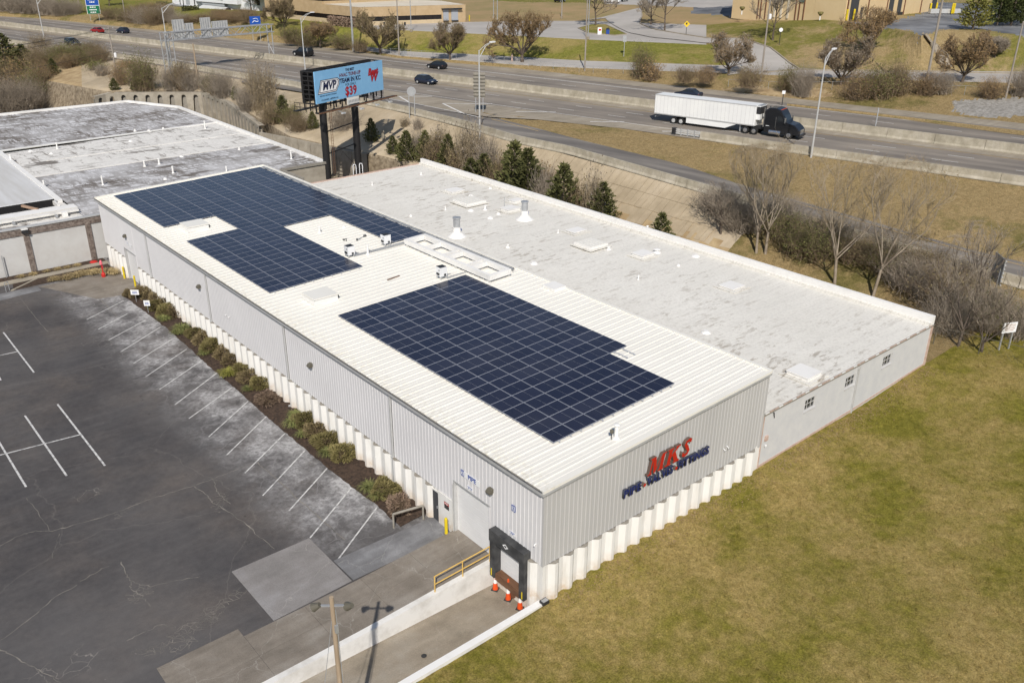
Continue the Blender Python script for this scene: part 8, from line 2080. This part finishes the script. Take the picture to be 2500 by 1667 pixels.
# ---- brush: twiggy bushes
def bush(seed, n_tw, n_lf, twig, leaf, ls=0.09, tall=1.0, rt=0.016, sub=2):
    g = np.random.default_rng(seed); segs = []
    for k in range(n_tw):
        az = g.uniform(0, 2*np.pi); tl = abs(g.normal(0, 0.55)); d = np.array([math.cos(az)*tl, math.sin(az)*tl, 1.0*tall]); d /= np.linalg.norm(d); p = np.array([*(g.normal(0, 0.22, 2)), 0.0]); L = g.uniform(0.55, 1.15)
        for j in range(4):
            d = d+g.normal(0, 0.16, 3); d /= np.linalg.norm(d); q = p+d*L/4; r = rt*(1-j/5); segs.append((*p, *q, r, r*0.75, 3))
            if j > 0:
                for _ in range(sub):
                    e = d+g.normal(0, 0.55, 3); e /= np.linalg.norm(e); segs.append((*q, *(q+e*L*0.30), r*0.6, r*0.3, 3))
            p = q
    S = np.array(segs); V, F = tube_np(S[:, :8], 3); tw = fast_mesh('twigs', V, F, twig); lf = None
    if n_lf:
        P = S[:, 3:6]; C = P[g.integers(0, len(P), n_lf)]+g.normal(0, 0.07, (n_lf, 3)); V, F = leaf_quads(C, ls, g=g); lf = fast_mesh('foliage', V, F, leaf)
    return tw, lf
BU = [bush(80, 150, 0, 'twig_grey', None), bush(81, 130, 900, 'twig_brown', 'bud_olive', 0.05), bush(82, 120, 1500, 'twig_brown', 'brush_green', 0.06), bush(83, 130, 900, 'twig_brown', 'bud', 0.05), bush(84, 120, 500, 'twig_pale', 'bud_grey', 0.045, 1.6)]
BB = [bush(180, 230, 1500, 'twig_grey', 'bud_grey', 0.016, rt=0.008, sub=3), bush(181, 190, 2600, 'twig_brown', 'bud_olive', 0.022, rt=0.008, sub=3), bush(182, 180, 3600, 'twig_brown', 'brush_green', 0.024, rt=0.008, sub=3), bush(183, 190, 2600, 'twig_brown', 'bud', 0.022, rt=0.008, sub=3), bush(184, 180, 1500, 'twig_pale', 'bud_grey', 0.02, 1.6, 0.008, 3)]
KN = ['grey leafless bush', 'olive-brown bush', 'green-brown bush', 'orange-brown bush', 'pale upright bush']
def bush_at(p, h, w, k, label):
    p, h = stand(p, h)
    return plant('bush', (BB if w > 4.3 else BU)[k], p, (w/1.6, w/1.6, h), random.uniform(0, 6.28), ('twigs', 'foliage'), label=label, category='bush')
near_b = [((45.5,64.18,8.2), 4.2, 4), ((45,70.65,7.65), 3.2, 4), ((44.6,64.73,8.22), 3.4, 4), ((45,60.21,7.99), 4.2, 0), ((44,70.48,6.59), 3.6, 1), ((44,74.53,6.63), 3.4, 0), ((44.2,48.45,6.21), 4.2, 0), ((45.6,51.06,6), 2.4, 1), ((46,50.05,5.88), 2.6, 3), ((45.2,41.8,6.87), 2.8, 4), ((43.6,56.1,6.23), 3.8, 1), ((44,65.75,5.77), 3.4, 1), ((44.6,43.55,5.45), 2.6, 1), ((48,80.01,7.45), 1.6, 0), ((47.6,82.84,7.02), 2.0, 4), ((48.5,66.19,6.98), 1.6, 1)]
near_b = [((t[0], t[1], snap(t)[2]), max(0.8, t[2]-snap(t)[2]), w, k) for t, w, k in near_b]
NB = ['right of the slender evergreen', 'between two evergreens near the flat roof corner', 'tallest left of the street lamp foot', 'below the street lamp foot', 'behind the flat roof corner', 'between evergreens beside the concrete post', 'left of the cone-shaped evergreen at the parapet', 'small, right of the largest evergreen', 'on the slope right of the largest evergreen', 'beside the little evergreen on the paving', 'left of the largest evergreen', 'left of the slender evergreen foot', 'low, on dirt right of the cone-shaped evergreen', 'right of the grey sign posts on the ramp bank', 'left of the grey sign posts on the ramp bank', 'at the foot of the ramp street lamp']
for (p, h, w, k), l in zip(near_b, NB): bush_at(p, h, w, k, KN[k]+' '+l)
wall_b = [((39.09,112.84,4.4), 7.4, 4.6, 4), ((40.6,111.91,4.2), 6.6, 4.2, 4), ((37.58,113.77,4.6), 4.0, 4.6, 0), ((38.51,126.1,5.4), 4.0, 5.2, 0), ((35.73,103.48,3.9), 3.4, 5.0, 1), ((38.8,100.7,3.8), 3.4, 4.6, 2), ((37.89,96.72,3.6), 2.8, 4.6, 1), ((42.04,90.89,3.4), 4.8, 5.0, 0), ((35.52,138.28,5.6), 4.2, 5.2, 1), ((37.92,133.46,5.6), 2.6, 4.6, 0), ((38.64,129.39,5.5), 3.0, 4.4, 2), ((31.64,142.94,5.4), 5.4, 6.0, 2), ((30.28,143.32,5.3), 3.2, 4.6, 2), ((29.95,150.69,5), 4.0, 5.0, 3), ((35.51,136.79,5.6), 3.0, 4.6, 0), ((32.43,139.99,5.5), 3.4, 4.6, 0)]
WB = ['tallest above the arched wall', 'tall, right of the tallest above the arched wall', 'left of the tall pale pair above the arched wall', 'above the bend of the arched wall', 'at the lower end of the arched wall', 'left of the billboard catwalk, on the bank', 'low, left of the billboard post', 'right of the left billboard post', 'left of the small evergreens above the arched wall', 'between two small evergreens above the arched wall', 'right of the plain utility pole', 'tall, below the gantry at the arched wall', 'left of the tall one below the gantry', 'beside the transformer pole', 'right of the brownish evergreen below the gantry', 'left of the brownish evergreen below the gantry']
for (p, h, w, k), l in zip(wall_b, WB): bush_at(p, h, w, k, KN[k]+' '+l)
left_b = [((12.65,166.08,0.6), 5.0, 7.5, 0), ((15.51,165.19,0.8), 4.4, 6.0, 0), ((18.99,171.26,1.6), 4.6, 6.0, 2), ((22.24,175.22,2.4), 4.4, 6.0, 3), ((17.99,178.47,2), 4.8, 6.5, 3), ((15.59,180.33,2), 5.0, 6.0, 2), ((24.35,184.93,4.4), 4.6, 6.5, 1), ((28.4,190.48,5.2), 4.0, 6.5, 0), ((29.93,187.07,5), 4.4, 7.0, 2), ((32.34,185.24,5), 4.4, 7.0, 2), ((34.81,183.5,5.2), 4.6, 7.0, 1), ((34.43,177.25,4.4), 4.0, 6.0, 1), ((28.79,179.4,3.8), 3.6, 6.0, 3), ((31.8,179.09,4), 3.6, 6.0, 2), ((27.31,184.36,3.8), 4.2, 5.5, 2), ((28.89,199.82,6), 4.2, 5.5, 1), ((26.06,198.63,5), 3.6, 6.0, 0), ((31.41,169.89,2.6), 2.6, 4.0, 2), ((30.14,162.61,1.6), 3.0, 4.0, 0), ((36.36,166.42,6), 1.8, 4.2, 3), ((22.34,199.4,5.2), 3.0, 6.0, 1), ((17.98,167.53,1.2), 3.2, 5.0, 0)]
for i_, (p, h, w, k) in enumerate(left_b): bush_at(p, h, w, k, KN[k]+' in the thicket at left, '+ordn(i_)+' counting up from the old roof')
right_b = [((52.04,30.09,1.8), 4.2, 5.0, 0), ((51.4,27.03,1.7), 4.4, 5.0, 0), ((51.52,25.41,1.6), 3.8, 5.0, 0), ((52.5,21.55,1.6), 3.6, 5.5, 2), ((51.3,19.02,1.6), 3.6, 5.5, 2), ((51.55,17.49,1.5), 3.4, 5.5, 2), ((54.93,23.78,1.8), 3.6, 5.0, 0), ((55.56,21.13,1.7), 3.6, 5.0, 0), ((54.7,17.98,1.6), 3.6, 5.0, 4), ((52.97,14.15,1.5), 3.4, 5.5, 1), ((56.68,15.22,1.6), 3.6, 5.5, 0), ((53.25,10.62,1.4), 3.0, 5.5, 2), ((56.18,12.26,1.6), 3.2, 5.0, 4), ((52.11,7.96,1.3), 3.4, 5.5, 0), ((55.01,8.18,1.4), 3.4, 5.5, 1), ((51.68,5.52,1.3), 3.6, 5.5, 0), ((50.78,3.61,1.3), 3.8, 5.5, 1), ((54.71,4.56,1.4), 3.4, 5.5, 0), ((46.67,2.02,1.3), 2.6, 4.5, 0), ((49.44,0.94,1.3), 3.2, 5.0, 0), ((49.75,-0.51,1.3), 2.8, 4.5, 2), ((50.03,-2.29,1.3), 2.8, 4.5, 0), ((61.77,12.51,2), 2.2, 3.5, 1), ((52.46,1.06,1.4), 2.4, 4.0, 0)]
for i_, (p, h, w, k) in enumerate(right_b): bush_at(p, h, w, k, KN[k]+' in the brush at right, '+ordn(i_)+' behind the parapet from the left')
far_b = [((115.96,47.73,8), 3.8, 7.5, 2), ((119.65,46.48,8), 4.6, 6.5, 1), ((113.93,50.1,8), 3.0, 7.0, 3), ((122.21,42.89,8), 3.0, 5.5, 3), ((124.32,41.25,8.2), 3.2, 5.0, 0), ((110.31,57.83,8.2), 3.4, 4.6, 0), ((105.98,65.47,8.2), 3.0, 5.5, 1), ((111.3,61.43,8.4), 2.6, 4.5, 2), ((103.91,87.75,7.8), 4.4, 5.0, 2), ((103.98,85.64,7.8), 2.4, 4.0, 3), ((102.93,76.81,8), 2.4, 4.5, 1), ((105.17,74.15,8), 2.6, 4.5, 3), ((126.73,34.59,8.6), 2.4, 5.0, 3), ((130.94,31.34,8.6), 4.0, 5.5, 0)]
FB = ['big, below the tallest pole', 'tall, left of the yellow stakes', 'left of the yellow stakes below the dark tree', 'right of the tallest pole foot', 'left of the right-hand roadside tree', 'left of the tall street lamp', 'right of the driveway junction tree', 'small, on the soil bank', 'tall, above the white trailer', 'low, above the white trailer', 'on the soil bank left of the junction tree', 'below the junction tree', 'right of the gravel bank', 'at the right edge above the gravel bank']
for (p, h, w, k), l in zip(far_b, FB): bush_at(p, h, w, k, KN[k]+' '+l)
top_b = [((48.35,317.19,7.6), 6.5, 11, 0), ((50.71,309.6,7.6), 6.0, 10, 0), ((53.32,304.87,7.6), 6.5, 10, 0), ((55.86,297.39,7.6), 5.5, 9, 0), ((58.04,290.3,7.6), 5.0, 9, 0), ((61.18,288.09,7.6), 4.6, 8, 0), ((65.16,264.44,7.6), 3.8, 8, 1), ((66.56,258.57,7.6), 3.4, 7, 2), ((67.02,251.15,7.6), 4.0, 8, 1), ((68.09,245.79,7.6), 4.4, 8, 0), ((69.4,240.38,7.6), 4.6, 8, 1), ((72.71,241.18,8), 4.6, 8, 0), ((73.78,233.69,8), 3.0, 8, 0), ((76.35,230.34,7.8), 3.0, 8, 1), ((78.77,225.75,8), 3.0, 8, 1), ((81.13,221.19,8.2), 3.0, 8, 3), ((81.52,214.04,7.8), 3.4, 8, 3), ((82.64,208.01,7.6), 4.0, 8, 1), ((74.27,262.79,8.6), 3.4, 12, 3), ((78.09,261.63,9), 3.2, 10, 3), ((86.09,233.77,9.2), 2.2, 8, 3), ((90.04,227.11,9.2), 2.4, 8, 3), ((79.46,177.59,7.6), 3.6, 7, 2), ((80.31,172.59,7.5), 2.8, 7, 2), ((84.87,163.82,7.5), 2.8, 7, 2), ((84.8,156.01,7.4), 2.2, 5, 1)]
for i_, (p, h, w, k) in enumerate(top_b): bush_at(p, h, w, k, KN[k]+' beyond the highway, '+ordn(i_)+' of the row from the left')
for i_, (p, w) in enumerate((((86.36,276.32,9.6), 4.5), ((85.93,255.51,9.6), 5.0), ((89.27,288.03,9.8), 3.5))):
    g = np.random.default_rng(200+i_); n = 900; C = np.stack([g.uniform(-0.5, 0.5, n), g.uniform(-0.3, 0.3, n), g.uniform(0.0, 0.42, n)], 1); V, F = leaf_quads(C, 0.05, g=g)
    plant('hedge', (fast_mesh('foliage', V, F, 'cedar'),), p, w, -0.4, ('foliage',), label=['dark clipped hedge left of the white building', 'dark clipped hedge at the white building corner', 'small dark hedge at the top edge'][i_], category='hedge')
g = np.random.default_rng(210); n = 2600; C = np.stack([g.uniform(-5.2, 5.2, n), g.uniform(-0.9, 0.9, n), g.uniform(0.0, 2.3, n)], 1); V, F = leaf_quads(C, 0.22, g=g)
hg = plant('hedge', (fast_mesh('foliage', V, F, 'shrub_red'),), (93.41,178.28,10.7), 1.0, math.atan2((oB-oA).y, (oB-oA).x), ('foliage',), label='long dark clipped hedge in front of the tan office windows', category='hedge')

# ---- planting bed along the long wall
def mound(seed, mn, n=2100, tw='twig_brown'):
    g = np.random.default_rng(seed); u = g.normal(size=(n, 3)); u[:, 2] = np.abs(u[:, 2])*0.9; u /= np.linalg.norm(u, axis=1)[:, None]
    r = (0.70+0.30*g.uniform(0, 1, n)**0.5)*(1+0.12*np.sin(u[:, 0]*5+seed)+0.10*np.sin(u[:, 1]*6+seed*2)); C = u*r[:, None]; C[:, 2] = C[:, 2]*0.95+0.05
    a = u+g.normal(0, 0.35, (n, 3)); a /= np.linalg.norm(a, axis=1)[:, None]; b = g.normal(size=(n, 3)); b -= (b*a).sum(1)[:, None]*a; b /= np.linalg.norm(b, axis=1)[:, None]
    s = g.uniform(0.07, 0.17, n)[:, None]; V = np.stack([C-a*s*0.9, C+b*s*0.22, C+a*s, C-b*s*0.22], 1).reshape(-1, 3)
    lf = fast_mesh('foliage', V, np.arange(4*n).reshape(n, 4), mn)
    segs = []
    for k in range(90):
        d = u[k]*1.0; p = np.array([0, 0, 0.0]); q = d*0.55; q2 = d*g.uniform(0.85, 1.0); segs += [(*p, *q, 0.018, 0.012), (*q, *q2, 0.012, 0.006)]
    V, F = tube_np(segs, 3); return fast_mesh('twigs', V, F, tw), lf
MO = [mound(90, 'shrub_leaf'), mound(91, 'shrub_olive'), mound(92, 'shrub_leaf', 1500), mound(93, 'shrub_red', 1300)]
def lily(seed, mn, n=150):
    g = np.random.default_rng(seed); V, F = [], []
    for k in range(n):
        az = g.uniform(0, 2*np.pi); d = np.array([math.cos(az), math.sin(az), 0]); s = np.array([-d[1], d[0], 0]); L = g.uniform(0.6, 1.1); up = g.uniform(0.6, 1.3); w = 0.030; base = np.array([*g.normal(0, 0.13, 2), 0.0])
        pts = [base+d*L*t*1.0+np.array([0, 0, up*(t*1.5-t*t*1.25)]) for t in (0, 0.35, 0.7, 1.0)]
        i = len(V)
        for j, p in enumerate(pts): ww = w*(1-0.28*j); V += [p-s*ww, p+s*ww]
        F += [(i, i+1, i+3, i+2), (i+2, i+3, i+5, i+4), (i+4, i+5, i+7, i+6)]
    return (fast_mesh('blades', np.array(V), np.array(F), mn),)
LI = [lily(95, 'lily'), lily(96, 'lily_yellow'), lily(97, 'straw')]
bed = [  # kind, position, size; from the dock end to the far end of the wall
 ('m', 3, (-1.11,11.31,0.1), 0.85), ('m', 1, (-0.96,13.18,0.1), 0.95), ('l', 0, (-1.42,14.18,0.1), 0.85), ('l', 0, (-1.46,13.19,0.1), 0.75),
 ('m', 1, (-0.73,18.49,0.1), 1.0), ('l', 0, (-1.37,19.38,0.1), 0.8), ('m', 1, (-0.8,20.48,0.1), 1.0), ('m', 2, (-0.75,22.19,0.1), 0.9), ('m', 1, (-0.66,23.81,0.1), 0.95), ('l', 0, (-1.25,24.3,0.1), 0.95), ('l', 0, (-1.5,22.56,0.1), 0.65), ('l', 0, (-0.63,25.28,0.1), 0.7),
 ('m', 3, (-1.17,28.56,0.1), 0.9), ('m', 1, (-0.54,31.07,0.1), 0.85), ('m', 2, (-0.6,32.7,0.1), 0.85), ('l', 0, (-1.43,31.18,0.1), 0.6), ('m', 1, (-0.55,34.3,0.1), 0.8), ('l', 1, (-1.5,34.42,0.1), 0.95), ('m', 2, (-0.49,36.29,0.1), 0.8), ('m', 2, (-0.38,37.8,0.1), 0.85),
 ('m', 1, (-0.64,39.65,0.1), 0.95), ('m', 2, (-0.57,41.48,0.1), 0.9), ('m', 1, (-0.56,43.22,0.1), 0.85), ('l', 0, (-1.45,39.22,0.1), 0.6), ('l', 0, (-0.96,44.96,0.1), 1.05), ('l', 0, (-1.49,44.59,0.1), 0.8),
 ('m', 2, (-0.21,48.57,0.1), 0.95), ('m', 1, (-0.64,49.37,0.1), 0.95), ('m', 2, (-0.16,51,0.1), 0.9), ('l', 0, (-1.34,48.2,0.1), 0.8), ('m', 1, (-0.84,51.33,0.1), 0.9), ('m', 2, (-0.22,52.68,0.1), 0.9), ('m', 2, (-0.45,54.3,0.1), 0.9), ('m', 0, (-0.72,55.49,0.1), 0.85), ('m', 0, (-1.33,55.5,0.1), 0.7), ('m', 0, (-1.75,56.09,0.1), 0.6)]
mi_ = li_ = 0
for kd, k, p, s in bed:
    if kd == 'm':
        plant('shrub', MO[k], p, (s*0.92*random.uniform(0.9, 1.12), s*0.92*random.uniform(0.9, 1.12), s*0.98*random.uniform(0.88, 1.1)), random.uniform(0, 6), ('twigs', 'foliage'), label=ordn(mi_)+' rounded brown-green shrub in the wall bed counting from the loading dock', category='shrub', group='shrubs in the wall bed'); mi_ += 1
    else:
        plant('daylily', LI[k], p, (s*0.95, s*0.95, s*0.95), random.uniform(0, 6), ('blades',), label=ordn(li_)+' clump of strappy leaves in the wall bed counting from the loading dock', category='plant', group='strappy clumps in the wall bed'); li_ += 1
st_i = 0
for px_, py_, s in ((350,355,0.75),(410,340,0.7),(460,345,0.9),(525,330,0.9),(560,305,0.8),(610,305,0.85),(650,300,0.9),(690,290,0.8),(735,300,0.9),(775,315,0.85)):
    pass
for p, s in (((-5.9,64.9,0.05), 0.75), ((-4.87,64.44,0.05), 0.9), ((-3.95,64.5,0.05), 0.95), ((-3.07,64.88,0.05), 0.8), ((-2.5,64.41,0.05), 0.9), ((-1.94,64.4,0.05), 0.8), ((-1.12,63.57,0.05), 0.95), ((-0.71,63.06,0.05), 0.8), ((-8.14,67.8,0.05), 0.55), ((-7.05,67.84,0.05), 0.55), ((-5.79,67.93,0.05), 0.5), ((-4.77,67.83,0.05), 0.55), ((-3.87,67.78,0.05), 0.5), ((-2.91,67.87,0.05), 0.5)):
    plant('ornamental_grass', LI[2], p, s, random.uniform(0, 6), ('blades',), label=ordn(st_i)+' straw-coloured grass clump in the planters by the old building', category='plant', group='straw grasses by the old building'); st_i += 1
# ---- grass blades over the lawn (too many to count)
n = 110000
tn = 9000; tx_ = rng.uniform(-9, 62, tn); ty_ = -0.35-45*rng.uniform(0, 1, tn)**1.15; ti = rng.integers(0, tn, n); sp_ = np.where(rng.uniform(0, 1, n) < 0.6, 0.10, 0.9); gx = tx_[ti]+rng.normal(0, 1, n)*sp_; gy = np.minimum(-0.33, ty_[ti]+rng.normal(0, 1, n)*sp_)
dep = (gx-CAM[0])*math.sin(YAW)+(gy-CAM[1])*math.cos(YAW); lat = (gx-CAM[0])*math.cos(YAW)-(gy-CAM[1])*math.sin(YAW)
ok = (np.abs(lat) < dep*0.66+4) & (dep > 8) & ~((gx < 0.2) & (gy > -0.45)); gx, gy = gx[ok], gy[ok]; n = len(gx)
gz = np.interp(gx, [-30, 0, 2, 5, 8, 12, 18, 29, 39, 50, 90], [-0.15, -0.06, 0.05, 0.25, 0.34, 0.42, 0.52, 0.76, 1.2, 1.5, 1.8])-0.006*np.maximum(0, -gy)+0.05*np.sin(gx*0.35+gy*0.21)+0.04*np.sin(gx*0.13-gy*0.33)
a_ = rng.uniform(0, 2*np.pi, n); hh = rng.uniform(0.05, 0.13, n); le = rng.normal(0, 0.07, (n, 2)); w_ = rng.uniform(0.012, 0.03, n)
B0 = np.stack([gx-np.cos(a_)*w_, gy-np.sin(a_)*w_, gz-0.01], 1); B1 = np.stack([gx+np.cos(a_)*w_, gy+np.sin(a_)*w_, gz-0.01], 1); TP = np.stack([gx+le[:, 0], gy+le[:, 1], gz+hh], 1)
V = np.stack([B0, B1, TP], 1).reshape(-1, 3)
link('lawn_blades', fast_mesh('lawn_blades', V, np.arange(3*n).reshape(n, 3), 'lawn_grass'), kind='stuff', label='short patchy green and tan grass of the lawn', category='grass')
